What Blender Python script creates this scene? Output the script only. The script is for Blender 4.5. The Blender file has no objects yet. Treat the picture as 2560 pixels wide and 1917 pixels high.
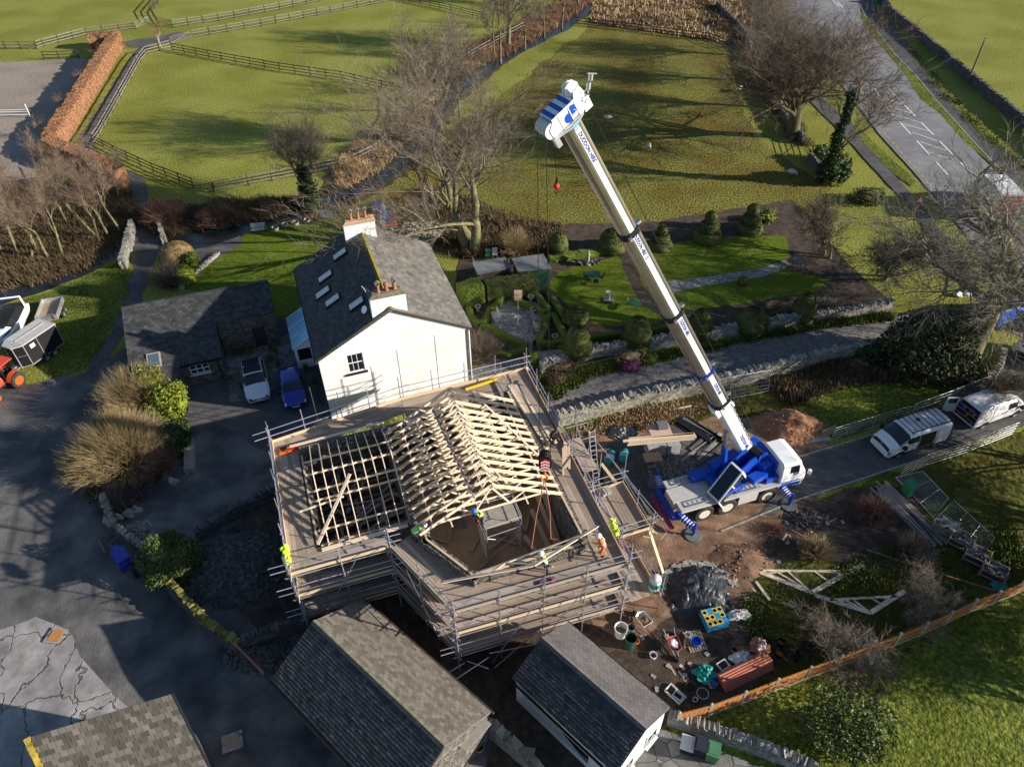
import bpy, math, random
import numpy as np
from mathutils import Vector, Matrix, noise
from mathutils.geometry import tessellate_polygon
from math import sin, cos, pi, radians as R_
random.seed(7)
C = bpy.context.scene.collection
sc = bpy.context.scene
# ---------------- camera, sky, sun, exposure ----------------
CAM_H = 37.5; FOC = 1830.0; PITCH = R_(41.87); ROLL = R_(-0.80); CX, CY = 1280.0, 958.5
F_ = Vector((0, cos(PITCH), -sin(PITCH))); R0 = Vector((1, 0, 0)); U0 = R0.cross(F_)
RV = R0*cos(ROLL) + U0*sin(ROLL); UV_ = U0*cos(ROLL) - R0*sin(ROLL)
cam = bpy.data.cameras.new('camera'); co = bpy.data.objects.new('camera', cam); C.objects.link(co)
m = Matrix((RV, UV_, -F_)).transposed().to_4x4(); m.translation = Vector((0, 0, CAM_H)); co.matrix_world = m
cam.sensor_width = 36; cam.lens = FOC*36/2560; cam.clip_end = 2000; cam.clip_start = 0.5
sc.camera = co
SUN_EL, SUN_AZ = R_(18.6), R_(101)
sd = Vector((sin(SUN_AZ)*cos(SUN_EL), cos(SUN_AZ)*cos(SUN_EL), sin(SUN_EL)))
sl = bpy.data.lights.new('sun', 'SUN'); sl.energy = 5.0; sl.angle = R_(0.5); sl.color = (1.0, 0.93, 0.83)
so = bpy.data.objects.new('sun', sl); C.objects.link(so); so.rotation_euler = (-sd).to_track_quat('-Z', 'Y').to_euler()
w = bpy.data.worlds.new('World'); sc.world = w; w.use_nodes = True
nt = w.node_tree; sky = nt.nodes.new('ShaderNodeTexSky'); sky.sky_type = 'NISHITA'; sky.sun_disc = False
sky.sun_elevation = SUN_EL; sky.sun_rotation = SUN_AZ; sky.air_density = 1.0; sky.dust_density = 0.6; sky.ozone_density = 3.0
bg = nt.nodes['Background']; bg.inputs['Strength'].default_value = 0.075
nt.links.new(sky.outputs[0], bg.inputs[0])
sc.view_settings.view_transform = 'Standard'; sc.view_settings.look = 'None'; sc.view_settings.exposure = 0.88; sc.view_settings.gamma = 1

def P(x, y, z=0.0):
    v = RV*(x-CX) - UV_*(y-CY) + F_*FOC
    t = (z-CAM_H)/v.z
    return Vector((v.x*t, v.y*t, z))

# ---------------- materials ----------------
MATS = {}
def mat(name, c1, c2=None, c3=None, scale=2.0, rough=0.85, bump=0.0, bscale=None, metal=0.0, island=0.0, spec=0.3,
        detail=5, coat=0.0, c4=None, patch=None, pscale=0.08, stretch=None, alpha=None, trans=0.0, lo=0.3, hi=0.7, bdist=0.05, emit=None):
    m = bpy.data.materials.new(name); m.use_nodes = True; n = m.node_tree; N = n.nodes; L = n.links
    b = N['Principled BSDF']
    b.inputs['Roughness'].default_value = rough; b.inputs['Metallic'].default_value = metal
    b.inputs['Specular IOR Level'].default_value = spec; b.inputs['Coat Weight'].default_value = coat
    b.inputs['Transmission Weight'].default_value = trans
    c4_ = lambda c: (c[0], c[1], c[2], 1)
    if c2 is None:
        b.inputs['Base Color'].default_value = c4_(c1)
    geo = N.new('ShaderNodeNewGeometry'); pos = geo.outputs['Position']
    if stretch:
        mp = N.new('ShaderNodeMapping'); mp.inputs['Scale'].default_value = stretch[:3]
        if len(stretch) > 3: mp.inputs['Rotation'].default_value = (0, 0, stretch[3])
        L.new(pos, mp.inputs[0]); pos = mp.outputs[0]
    out = None
    if c2 is not None:
        nz = N.new('ShaderNodeTexNoise'); nz.inputs['Scale'].default_value = scale; nz.inputs['Detail'].default_value = detail
        nz.inputs['Roughness'].default_value = 0.62
        L.new(pos, nz.inputs[0]); fac = nz.outputs[0]
        if island > 0:
            mr = N.new('ShaderNodeMapRange'); mr.inputs['To Min'].default_value = lo; mr.inputs['To Max'].default_value = hi
            L.new(geo.outputs['Random Per Island'], mr.inputs[0])
            mx = N.new('ShaderNodeMix'); mx.inputs[0].default_value = island
            L.new(fac, mx.inputs[2]); L.new(mr.outputs[0], mx.inputs[3]); fac = mx.outputs[0]
        rp = N.new('ShaderNodeValToRGB'); L.new(fac, rp.inputs[0]); e = rp.color_ramp.elements
        e[0].position = lo; e[0].color = c4_(c1); e[1].position = hi; e[1].color = c4_(c2)
        if c3: k = e.new((lo+hi)/2); k.color = c4_(c3)
        if c4: k = e.new(hi+0.12); k.color = c4_(c4)
        out = rp.outputs[0]
        if patch:
            n2 = N.new('ShaderNodeTexNoise'); n2.inputs['Scale'].default_value = pscale; n2.inputs['Detail'].default_value = 4
            L.new(geo.outputs['Position'], n2.inputs[0])
            m2 = N.new('ShaderNodeMapRange'); m2.inputs['From Min'].default_value = 0.42; m2.inputs['From Max'].default_value = 0.6
            L.new(n2.outputs[0], m2.inputs[0])
            x2 = N.new('ShaderNodeMix'); x2.data_type = 'RGBA'; x2.blend_type = 'MULTIPLY'
            L.new(m2.outputs[0], x2.inputs[0]); L.new(out, x2.inputs[6]); x2.inputs[7].default_value = c4_(patch); out = x2.outputs[2]
        L.new(out, b.inputs['Base Color'])
    if bump > 0:
        nb = N.new('ShaderNodeTexNoise'); nb.inputs['Scale'].default_value = bscale or scale*2; nb.inputs['Detail'].default_value = 4
        L.new(pos, nb.inputs[0]); bp = N.new('ShaderNodeBump'); bp.inputs['Strength'].default_value = bump; bp.inputs['Distance'].default_value = bdist
        L.new(nb.outputs[0], bp.inputs['Height']); L.new(bp.outputs[0], b.inputs['Normal'])
    if emit: b.inputs['Emission Color'].default_value = c4_(emit[:3]); b.inputs['Emission Strength'].default_value = emit[3]
    MATS[name] = m
    return m

def vor(m, scale, c_edge, width=0.05, depth=1.0, stretch=None, bumpd=0.03, dist='DISTANCE_TO_EDGE', patchy=0.0):
    """adds a stone / crack pattern (voronoi joints) to a material"""
    n = m.node_tree; N = n.nodes; L = n.links; b = N['Principled BSDF']
    geo = N.new('ShaderNodeNewGeometry'); mp = N.new('ShaderNodeMapping'); mp.inputs['Scale'].default_value = stretch or (1, 1, 1)
    nz = N.new('ShaderNodeTexNoise'); nz.inputs['Scale'].default_value = 0.9; nz.inputs['Detail'].default_value = 3
    ad = N.new('ShaderNodeMix'); ad.data_type = 'VECTOR'; ad.inputs[0].default_value = 0.12*patchy
    L.new(geo.outputs['Position'], nz.inputs[0]); L.new(geo.outputs['Position'], ad.inputs[4])
    sc_ = N.new('ShaderNodeVectorMath'); sc_.operation = 'SCALE'; sc_.inputs['Scale'].default_value = 12
    L.new(nz.outputs['Color'], sc_.inputs[0]); 
    av = N.new('ShaderNodeVectorMath'); av.operation = 'ADD'; L.new(sc_.outputs[0], av.inputs[0]); L.new(geo.outputs['Position'], av.inputs[1])
    L.new(av.outputs[0], ad.inputs[5])
    L.new(ad.outputs[1], mp.inputs[0])
    v = N.new('ShaderNodeTexVoronoi'); v.feature = dist; v.inputs['Scale'].default_value = scale; L.new(mp.outputs[0], v.inputs[0])
    mr = N.new('ShaderNodeMapRange'); mr.inputs['From Max'].default_value = width; L.new(v.outputs['Distance'], mr.inputs[0])
    mx = N.new('ShaderNodeMix'); mx.data_type = 'RGBA'; L.new(mr.outputs[0], mx.inputs[0]); mx.inputs[6].default_value = (*c_edge, 1)
    src = b.inputs['Base Color'].links[0].from_socket if b.inputs['Base Color'].links else None
    if src: L.new(src, mx.inputs[7])
    else: mx.inputs[7].default_value = b.inputs['Base Color'].default_value
    if patchy == 0:
        v2 = N.new('ShaderNodeTexVoronoi'); v2.inputs['Scale'].default_value = scale; L.new(mp.outputs[0], v2.inputs[0])
        h = N.new('ShaderNodeMix'); h.data_type = 'RGBA'; h.blend_type = 'MULTIPLY'; h.inputs[0].default_value = 0.8
        s2 = N.new('ShaderNodeSeparateColor'); L.new(v2.outputs['Color'], s2.inputs[0])
        r2 = N.new('ShaderNodeMapRange'); r2.inputs['To Min'].default_value = 0.5; r2.inputs['To Max'].default_value = 1.35; L.new(s2.outputs[0], r2.inputs[0])
        L.new(mx.outputs[2], h.inputs[6]); L.new(r2.outputs[0], h.inputs[7]); L.new(h.outputs[2], b.inputs['Base Color'])
    else: L.new(mx.outputs[2], b.inputs['Base Color'])
    bp = N.new('ShaderNodeBump'); bp.inputs['Strength'].default_value = depth; bp.inputs['Distance'].default_value = bumpd
    L.new(mr.outputs[0], bp.inputs['Height'])
    if b.inputs['Normal'].links: L.new(b.inputs['Normal'].links[0].from_socket, bp.inputs['Normal'])
    L.new(bp.outputs[0], b.inputs['Normal'])
    return m

# ---------------- mesh builder ----------------
def tag(o, label=None, cat=None, group=None, kind=None):
    if label: o['label'] = label
    if cat: o['category'] = cat
    if group: o['group'] = group
    if kind: o['kind'] = kind
    return o
def thing(name, label, cat, loc=(0, 0, 0), rotz=0.0, group=None):
    o = bpy.data.objects.new(name, None); C.objects.link(o); o.location = loc; o.rotation_euler = (0, 0, rotz)
    o.empty_display_size = 0.2
    return tag(o, label, cat, group)
def dup(root, loc=None, rotz=None, label=None, scale=None):
    r = root.copy(); C.objects.link(r)
    if loc is not None: r.location = loc
    if rotz is not None: r.rotation_euler = (0, 0, rotz)
    if scale is not None: r.scale = scale if hasattr(scale, '__len__') else (scale,)*3
    if label: r['label'] = label
    for ch in list(root.children):
        c = ch.copy(); C.objects.link(c); c.parent = r
        for g in list(ch.children):
            d = g.copy(); C.objects.link(d); d.parent = c
    return r
V = Vector
class MB:
    def __init__(s, off=(0, 0, 0)): s.v = []; s.f = []; s.mi = []; s.k = 0; s.off = V(off)
    def add(s, vs, fs, k=None):
        o = len(s.v); s.v.extend([tuple(q) for q in vs]); s.f.extend([tuple(i+o for i in f) for f in fs]); s.mi.extend([s.k if k is None else k]*len(fs)); return s
    def poly(s, pts, k=None): return s.add(pts, [tuple(range(len(pts)))], k)
    def obox(s, c, ax, ay, az, k=None):
        c = V(c); ax, ay, az = V(ax), V(ay), V(az)
        vs = [c+ax*i+ay*j+az*l for l in (-1, 1) for j in (-1, 1) for i in (-1, 1)]
        return s.add(vs, [(0, 2, 3, 1), (4, 5, 7, 6), (0, 1, 5, 4), (2, 6, 7, 3), (0, 4, 6, 2), (1, 3, 7, 5)], k)
    def box(s, x0, x1, y0, y1, z0, z1, k=None):
        return s.obox(((x0+x1)/2, (y0+y1)/2, (z0+z1)/2), ((x1-x0)/2, 0, 0), (0, (y1-y0)/2, 0), (0, 0, (z1-z0)/2), k)
    def beam(s, a, b, w=0.1, h=0.1, up=(0, 0, 1), k=None):
        a, b = V(a), V(b); d = b-a; L = d.length
        if L < 1e-6: return s
        d /= L; up = V(up)
        if abs(d.dot(up)) > 0.98: up = V((1, 0, 0))
        sx = d.cross(up).normalized(); uz = sx.cross(d)
        return s.obox((a+b)/2, d*L/2, sx*w/2, uz*h/2, k)
    def tube(s, a, b, r=0.024, r2=None, n=6, k=None, cap=True):
        a, b = V(a), V(b); d = b-a
        if d.length < 1e-6: return s
        d.normalize(); up = V((0, 0, 1)) if abs(d.z) < .9 else V((1, 0, 0)); x = d.cross(up).normalized(); y = d.cross(x)
        r2 = r if r2 is None else r2
        vs = [a+(x*cos(2*pi*i/n)+y*sin(2*pi*i/n))*r for i in range(n)]+[b+(x*cos(2*pi*i/n)+y*sin(2*pi*i/n))*r2 for i in range(n)]
        fs = [(i, (i+1) % n, n+(i+1) % n, n+i) for i in range(n)]
        if cap: fs += [tuple(range(n))[::-1], tuple(range(n, 2*n))]
        return s.add(vs, fs, k)
    def path(s, pts, r, n=6, k=None):
        """tube through points; r a number or list"""
        pts = [V(p) for p in pts]; m = len(pts); rr = r if hasattr(r, '__len__') else [r]*m
        vs = []; px = None
        for i, p in enumerate(pts):
            d = (pts[min(i+1, m-1)]-pts[max(i-1, 0)]).normalized()
            if px is None: px = d.cross(V((0, 0, 1)) if abs(d.z) < .9 else V((1, 0, 0))).normalized()
            x = (px-d*px.dot(d)).normalized(); px = x; y = d.cross(x)
            vs += [p+(x*cos(2*pi*j/n)+y*sin(2*pi*j/n))*rr[i] for j in range(n)]
        fs = [(i*n+j, i*n+(j+1) % n, (i+1)*n+(j+1) % n, (i+1)*n+j) for i in range(m-1) for j in range(n)]
        fs += [tuple(range(n))[::-1], tuple(range((m-1)*n, m*n))]
        return s.add(vs, fs, k)
    def lathe(s, c, prof, n=16, k=None, axis=(0, 0, 1), sx=1, sy=1, rot=0, nj=0):
        c = V(c); ax = V(axis).normalized(); x = ax.cross(V((0, 1, 0)) if abs(ax.y) < .9 else V((1, 0, 0))).normalized(); y = ax.cross(x)
        vs = []
        for r, h in prof:
            for j in range(n):
                t = 2*pi*j/n+rot; rr = r*(1+nj*(noise.noise(V((cos(t)*2, sin(t)*2, h*1.5))+c)))
                vs.append(c+x*cos(t)*rr*sx+y*sin(t)*rr*sy+ax*h)
        m = len(prof); fs = [(i*n+j, i*n+(j+1) % n, (i+1)*n+(j+1) % n, (i+1)*n+j) for i in range(m-1) for j in range(n)]
        if prof[0][0] > 1e-3: fs.append(tuple(range(n))[::-1])
        if prof[-1][0] > 1e-3: fs.append(tuple(range((m-1)*n, m*n)))
        return s.add(vs, fs, k)
    def prism(s, poly, z0, z1, k=None, ktop=None):
        n = len(poly); b = [V((p[0], p[1], z0)) for p in poly]; t = [V((p[0], p[1], z1)) for p in poly]
        s.add(b+t, [(i, (i+1) % n, n+(i+1) % n, n+i) for i in range(n)], k)
        tr = tessellate_polygon([t]); s.add(t, [tuple(q) for q in tr], ktop if ktop is not None else k); s.add(b, [tuple(q)[::-1] for q in tr], k)
        return s
    def blob(s, c, r, seed=0, amp=0.25, sub=1, k=None, fq=1.3):
        c = V(c); rx, ry, rz = r if hasattr(r, '__len__') else (r, r, r)
        vs, fs = ICO[sub]; o = V((seed*7.3, seed*3.1, seed*1.7)); out = []
        for q in vs:
            d = 1+amp*noise.noise(q*fq+o)*2; out.append(c+V((q.x*rx*d, q.y*ry*d, q.z*rz*d)))
        return s.add(out, fs, k)
    def leaf(s, c, size, k=None, up=0.3):
        c = V(c); a = V((random.gauss(0, 1), random.gauss(0, 1), random.gauss(0, 1)*(1-up))).normalized()
        b = a.cross(V((random.gauss(0, 1), random.gauss(0, 1), random.gauss(0, 1)))).normalized(); a *= size; b *= size*0.6
        return s.add([c-a, c-b*.9, c+a, c+b*.9], [(0, 1, 2, 3)], k)
    def build(s, name, mats, parent=None, smooth=False, local=False, parts=False):
        me = bpy.data.meshes.new(name)
        off = V((0, 0, 0))
        if parent is not None and not local:
            q = parent
            while q is not None: off = off+q.location; q = q.parent
        v = np.array(s.v, dtype=float).reshape(-1, 3) - np.array(off)
        me.from_pydata(v.tolist(), [], s.f)
        if not isinstance(mats, (list, tuple)): mats = [mats]
        for q in mats: me.materials.append(MATS[q] if isinstance(q, str) else q)
        if len(mats) > 1: me.polygons.foreach_set('material_index', s.mi)
        if smooth: me.polygons.foreach_set('use_smooth', [True]*len(s.f))
        me.update()
        o = bpy.data.objects.new(name, me); C.objects.link(o)
        if parent is not None: o.parent = parent
        return o
def buildeach(mb, name, mats, parent=None):
    """every connected piece of the builder becomes an object of its own"""
    n = len(mb.v); par = list(range(n))
    def find(i):
        while par[i] != i: par[i] = par[par[i]]; i = par[i]
        return i
    for f in mb.f:
        a = find(f[0])
        for j in f[1:]: par[find(j)] = a
    groups = {}
    for fi, f in enumerate(mb.f): groups.setdefault(find(f[0]), []).append(fi)
    out = []
    for fs in groups.values():
        m2 = MB(); idx = {}
        for fi in fs:
            for j in mb.f[fi]:
                if j not in idx: idx[j] = len(m2.v); m2.v.append(mb.v[j])
            m2.f.append(tuple(idx[j] for j in mb.f[fi])); m2.mi.append(mb.mi[fi])
        out.append(m2.build(name, mats, parent))
    return out
def _ico():
    t = (1+5**.5)/2
    v = [V(q).normalized() for q in [(-1, t, 0), (1, t, 0), (-1, -t, 0), (1, -t, 0), (0, -1, t), (0, 1, t), (0, -1, -t), (0, 1, -t), (t, 0, -1), (t, 0, 1), (-t, 0, -1), (-t, 0, 1)]]
    f = [(0, 11, 5), (0, 5, 1), (0, 1, 7), (0, 7, 10), (0, 10, 11), (1, 5, 9), (5, 11, 4), (11, 10, 2), (10, 7, 6), (7, 1, 8), (3, 9, 4), (3, 4, 2), (3, 2, 6), (3, 6, 8), (3, 8, 9), (4, 9, 5), (2, 4, 11), (6, 2, 10), (8, 6, 7), (9, 8, 1)]
    out = [(v, f)]
    for _ in range(3):
        v, f = list(out[-1][0]), out[-1][1]; cch = {}; nf = []
        def mid(a, b):
            key = (min(a, b), max(a, b))
            if key not in cch: cch[key] = len(v); v.append(((v[a]+v[b])/2).normalized())
            return cch[key]
        for a, b, c in f:
            x, y, z = mid(a, b), mid(b, c), mid(c, a); nf += [(a, x, z), (b, y, x), (c, z, y), (x, y, z)]
        out.append((v, nf))
    return out
ICO = _ico()

ZC = [0.0]; ZB = []
def polypts(px, jit=0.0, step=1.0, world=False):
    pts = [V(p) if world else P(*p) for p in px]; out = []
    for i, a in enumerate(pts):
        b = pts[(i+1) % len(pts)]; L = (b-a).length; k = max(1, int(L/step)) if jit > 0 else 1
        for j in range(k):
            q = a.lerp(b, j/k)
            if jit > 0 and j: q = q+V((random.gauss(0, jit), random.gauss(0, jit), 0))
            out.append(q)
    return out
def zone(name, px, m, jit=0.0, step=1.0, kind='structure', world=False, dz=None, label=None):
    pts = polypts(px, jit, step, world); bb = (min(p.x for p in pts), max(p.x for p in pts), min(p.y for p in pts), max(p.y for p in pts))
    lv = 1+max([l for (a, b, c, d, l) in ZB if a < bb[1] and bb[0] < b and c < bb[3] and bb[2] < d] or [0]); ZB.append(bb+(lv,)); z = lv*.004; ZC[0] = max(ZC[0], z)
    mb = MB(); t = [V((p.x, p.y, z)) for p in pts]; mb.add(t, [tuple(q) for q in tessellate_polygon([t])])
    o = mb.build(name, m); 
    # make all faces look up
    me = o.data
    fl = [p for p in me.polygons if p.normal.z < 0]
    if fl: me.flip_normals() if len(fl) == len(me.polygons) else None
    return tag(o, label, None, None, kind)
def inpoly(x, y, poly):
    c = False; n = len(poly); j = n-1
    for i in range(n):
        xi, yi = poly[i][0], poly[i][1]; xj, yj = poly[j][0], poly[j][1]
        if (yi > y) != (yj > y) and x < (xj-xi)*(y-yi)/(yj-yi)+xi: c = not c
        j = i
    return c
def scatter_pts(px, n, world=False):
    poly = [V(p) if world else P(*p) for p in px]; xs = [p.x for p in poly]; ys = [p.y for p in poly]; out = []
    tries = 0
    while len(out) < n and tries < n*20:
        tries += 1; x = random.uniform(min(xs), max(xs)); y = random.uniform(min(ys), max(ys))
        if inpoly(x, y, poly): out.append(V((x, y, 0)))
    return out
def tufts(name, px, n, m, h=0.35, label=None, w=0.05, blades=5, spread=0.15, cls=None):
    """rough vegetation nobody could count: blades and leaves in clumps"""
    mb = MB()
    for p in scatter_pts(px, n):
        s = random.uniform(.5, 1.3)*(0.6+0.8*max(0, noise.noise(p*0.35)+.4))
        for _ in range(blades):
            a = random.uniform(0, 2*pi); q = p+V((random.gauss(0, spread), random.gauss(0, spread), 0)); d = V((cos(a), sin(a), 0))
            t = V((-d.y, d.x, 0))*w*s
            mb.add([q-t, q+t, q+d*h*s*.5+V((0, 0, h*s))+t*.3], [(0, 1, 2)])
    o = mb.build(name, m); return tag(o, label, None, None, 'stuff')
# local frame of the unfinished house and the farmhouse (n across, u away from camera)
HA = R_(-18.9); UH = V((sin(HA), cos(HA), 0)); NH = V((UH.y, -UH.x, 0)); O0 = V((-1.148, 24.245, 0))
def E(n, u, z=0.0): return O0+NH*n+UH*u+V((0, 0, z))
# ---------------- materials ----------------
mat('grass', (.11, .135, .018), (.38, .365, .095), (.235, .24, .046), scale=5, rough=.95, bump=1, bscale=6, bdist=.1, patch=(.8, .8, .66), pscale=.11, detail=6, spec=.1, lo=.33, hi=.66)
mat('grass_olive', (.045, .045, .012), (.31, .28, .07), (.155, .15, .03), scale=4, rough=.95, bump=1, bscale=5, bdist=.14, patch=(.8, .66, .6), pscale=.14, detail=5, spec=.1, lo=.33, hi=.66)
mat('grass_rough', (.05, .06, .012), (.13, .13, .03), (.09, .1, .018), scale=1.6, rough=.95, bump=1, bscale=3, bdist=.2, patch=(.8, .62, .6), pscale=.25, detail=9, spec=.1)
mat('lawn', (.06, .095, .008), (.15, .185, .018), (.1, .135, .01), scale=3, rough=.9, bump=.7, bscale=9, bdist=.05, detail=6, spec=.1)
mat('lawn_near', (.05, .075, .012), (.24, .26, .05), (.13, .155, .022), scale=4, rough=.95, bump=1, bscale=5.5, bdist=.14, patch=(.72, .72, .6), pscale=.22, detail=7, spec=.1, lo=.33, hi=.66)
mat('leaf_litter', (.045, .028, .014), (.14, .085, .045), (.085, .055, .028), scale=3, rough=.95, bump=1, bscale=5, bdist=.12, patch=(.5, .55, .5), pscale=.3, detail=9)
mat('arena_sand', (.24, .195, .15), (.36, .3, .24), scale=2.5, rough=.95, bump=.9, bscale=3.5, bdist=.08, detail=9, patch=(.85, .85, .85), pscale=.2)
mat('asphalt', (.07, .066, .066), (.125, .118, .115), scale=1.2, rough=.85, bump=.5, bscale=14, bdist=.02, detail=10, patch=(.75, .75, .78), pscale=.12)
mat('yard', (.08, .076, .072), (.21, .195, .175), scale=.55, rough=.88, bump=.7, bscale=9, bdist=.04, detail=12, patch=(.52, .54, .6), pscale=.33)
mat('road', (.19, .185, .185), (.27, .262, .26), scale=.8, rough=.8, bump=.3, bscale=20, bdist=.01, detail=10, patch=(.82, .82, .84), pscale=.15)
mat('gravel', (.1, .09, .08), (.27, .245, .22), (.17, .155, .14), scale=3, rough=.95, bump=1, bscale=9, bdist=.06, detail=10)
mat('gravel_dark', (.07, .065, .06), (.16, .15, .14), scale=4, rough=.95, bump=.8, bscale=8, bdist=.05, detail=10, patch=(.7, .7, .7), pscale=.4)
mat('concrete', (.2, .185, .17), (.46, .425, .4), scale=.9, rough=.85, bump=.5, bscale=10, bdist=.02, detail=12, patch=(.75, .74, .76), pscale=.35)
vor(MATS['concrete'], .36, (.07, .06, .045), width=.02, depth=.8, patchy=1.0, bumpd=.03)
mat('soil', (.13, .075, .042), (.37, .225, .13), (.25, .15, .09), scale=1.3, rough=.95, bump=.6, bscale=9, bdist=.05, detail=10, patch=(.62, .6, .62), pscale=.3)
mat('soil_dark', (.035, .024, .016), (.12, .085, .06), scale=2, rough=.95, bump=.7, bscale=9, bdist=.05, detail=10, patch=(.6, .62, .65), pscale=.35)
mat('sand', (.24, .11, .055), (.42, .21, .115), scale=2, rough=.95, bump=1, bscale=3, bdist=.15, detail=9)
mat('paving', (.2, .2, .19), (.32, .31, .29), scale=2, rough=.9, bump=.3, bscale=8, detail=8)
vor(MATS['paving'], 4.6, (.07, .07, .055), width=.06, depth=.5)
mat('slabs', (.15, .145, .135), (.25, .24, .22), scale=1.2, rough=.9, bump=.3, bscale=8, detail=8)
vor(MATS['slabs'], 1.0, (.05, .045, .04), width=.03, depth=.5, stretch=(1, 1, 1))
mat('water', (.008, .01, .011), (.02, .024, .024), scale=1.5, rough=.12, bump=.6, bscale=3.5, bdist=.06, spec=.5)
mat('marking', (.55, .55, .53), (.7, .7, .67), scale=6, rough=.7)
mat('marking_yellow', (.5, .38, .07), (.6, .47, .12), scale=6, rough=.7)
mat('kerb', (.25, .24, .22), (.36, .35, .32), scale=3, rough=.9)
mat('slate', (.022, .024, .025), (.1, .098, .09), (.05, .051, .05), scale=1.4, rough=.7, island=.6, bump=.4, bscale=12, bdist=.01, spec=.35, detail=7, lo=.25, hi=.75)  # tone lowered so that slopes turned from the sun look shaded
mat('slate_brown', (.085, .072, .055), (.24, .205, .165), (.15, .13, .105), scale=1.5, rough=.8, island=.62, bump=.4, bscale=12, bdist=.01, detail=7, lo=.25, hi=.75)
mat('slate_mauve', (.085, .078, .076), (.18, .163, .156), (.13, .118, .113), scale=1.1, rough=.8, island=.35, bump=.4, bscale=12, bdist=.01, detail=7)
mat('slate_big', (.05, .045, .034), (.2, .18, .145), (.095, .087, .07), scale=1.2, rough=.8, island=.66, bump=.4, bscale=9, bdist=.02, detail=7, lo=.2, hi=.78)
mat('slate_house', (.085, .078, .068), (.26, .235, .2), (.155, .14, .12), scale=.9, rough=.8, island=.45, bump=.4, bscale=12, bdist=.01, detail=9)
mat('ridge_tile', (.09, .085, .06), (.21, .19, .13), scale=3, rough=.85, bump=.3)
mat('moss', (.1, .09, .012), (.26, .22, .02), scale=4, rough=.95, bump=1, bscale=9)
mat('moss_green', (.06, .075, .01), (.16, .17, .02), scale=4, rough=.95, bump=1, bscale=9)
mat('lichen', (.12, .1, .02), (.5, .36, .04), scale=2.5, rough=.95, bump=.6)
mat('whitewash', (.7, .69, .67), (.82, .81, .79), scale=.9, rough=.9, bump=.7, bscale=4, bdist=.03, detail=12, patch=(.93, .92, .9), pscale=.4)
mat('white_paint', (.78, .78, .77), rough=.4)
mat('rubblestone', (.11, .1, .085), (.24, .215, .18), scale=2, rough=.95, bump=.6, bscale=8, detail=8)
vor(MATS['rubblestone'], 3.2, (.05, .045, .04), width=.09, depth=1, stretch=(1, 1, 2.6), bumpd=.05)
mat('stone', (.16, .15, .125), (.42, .4, .35), (.28, .265, .225), scale=2.2, rough=.95, island=.5, bump=.8, bscale=7, bdist=.04, detail=7, lo=.2, hi=.8)
mat('stone_mossy', (.12, .115, .05), (.42, .39, .32), (.27, .25, .19), scale=1.1, rough=.95, island=.35, bump=.8, bscale=7, bdist=.04, detail=7, lo=.25, hi=.75)
mat('stone_moss2', (.12, .1, .03), (.34, .29, .07), (.19, .17, .04), scale=1.6, rough=.95, island=.5, bump=.8, bscale=7, bdist=.04, lo=.2, hi=.8)
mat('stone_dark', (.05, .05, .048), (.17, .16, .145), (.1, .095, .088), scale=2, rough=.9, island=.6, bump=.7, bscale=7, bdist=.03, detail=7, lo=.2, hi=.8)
mat('block_grey', (.3, .3, .29), (.42, .41, .39), scale=3, rough=.95, bump=.3, island=.3)
mat('timber', (.66, .5, .34), (.82, .68, .5), (.74, .59, .42), scale=2, rough=.7, island=.5, stretch=(1, 1, 1), bump=.1, detail=4)
mat('timber_old', (.24, .17, .11), (.42, .31, .2), scale=2.5, rough=.85, island=.6, bump=.3, bscale=12, bdist=.01)
mat('board', (.22, .165, .12), (.5, .4, .31), (.34, .265, .2), scale=1.6, rough=.9, island=.65, bump=.3, bscale=14, bdist=.01, detail=8, lo=.2, hi=.8)
mat('board_new', (.5, .36, .22), (.66, .5, .33), scale=2, rough=.85, island=.5)
mat('ply', (.34, .22, .12), (.46, .31, .19), scale=1, rough=.8)
mat('ply_pink', (.5, .33, .25), (.6, .42, .33), scale=1, rough=.8)
mat('steel', (.48, .49, .5), (.62, .63, .65), scale=5, rough=.38, metal=.85, island=.5)
mat('steel_mauve', (.38, .32, .42), (.5, .45, .55), scale=5, rough=.5, metal=.5)
mat('galv', (.55, .57, .6), (.66, .68, .7), scale=4, rough=.42, metal=.8)
mat('polished', (.4, .385, .365), (.55, .53, .505), scale=1.0, rough=.3, metal=.92, stretch=(1, 1, 1))
mat('dark_metal', (.03, .03, .032), rough=.5, metal=.6)
mat('black', (.012, .012, .013), rough=.5)
mat('dark_void', (.008, .007, .006), rough=.9)
mat('rubber', (.02, .02, .02), (.045, .043, .04), scale=4, rough=.85)
mat('glass_dark', (.012, .016, .02), rough=.06, spec=.8)
mat('glass_sky', (.1, .16, .2), rough=.05, spec=.9, metal=.35)
mat('poly_roof', (.2, .42, .6), (.3, .55, .72), scale=1, rough=.15, spec=.6)
mat('car_white', (.72, .73, .74), rough=.28, coat=.6, spec=.5)
mat('car_blue', (.012, .03, .3), rough=.25, coat=.8, spec=.5)
mat('crane_blue', (.006, .06, .42), rough=.35, coat=.4)
mat('crane_white', (.76, .76, .75), rough=.35, coat=.3)
mat('crane_grey', (.42, .4, .37), (.5, .48, .44), scale=3, rough=.55)
mat('red', (.6, .02, .015), rough=.45)
mat('orange', (.75, .13, .015), (.8, .18, .03), scale=8, rough=.8)
mat('tractor_orange', (.75, .09, .01), rough=.35, coat=.4)
mat('kub_red', (.6, .06, .03), rough=.4, coat=.3)
mat('yellow', (.8, .5, .01), rough=.5)
mat('hivis', (.55, .85, .02), (.65, .92, .06), scale=9, rough=.8)
mat('hivis_green', (.22, .75, .02), (.3, .85, .05), scale=9, rough=.8)
mat('reflective', (.6, .62, .62), rough=.4)
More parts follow.
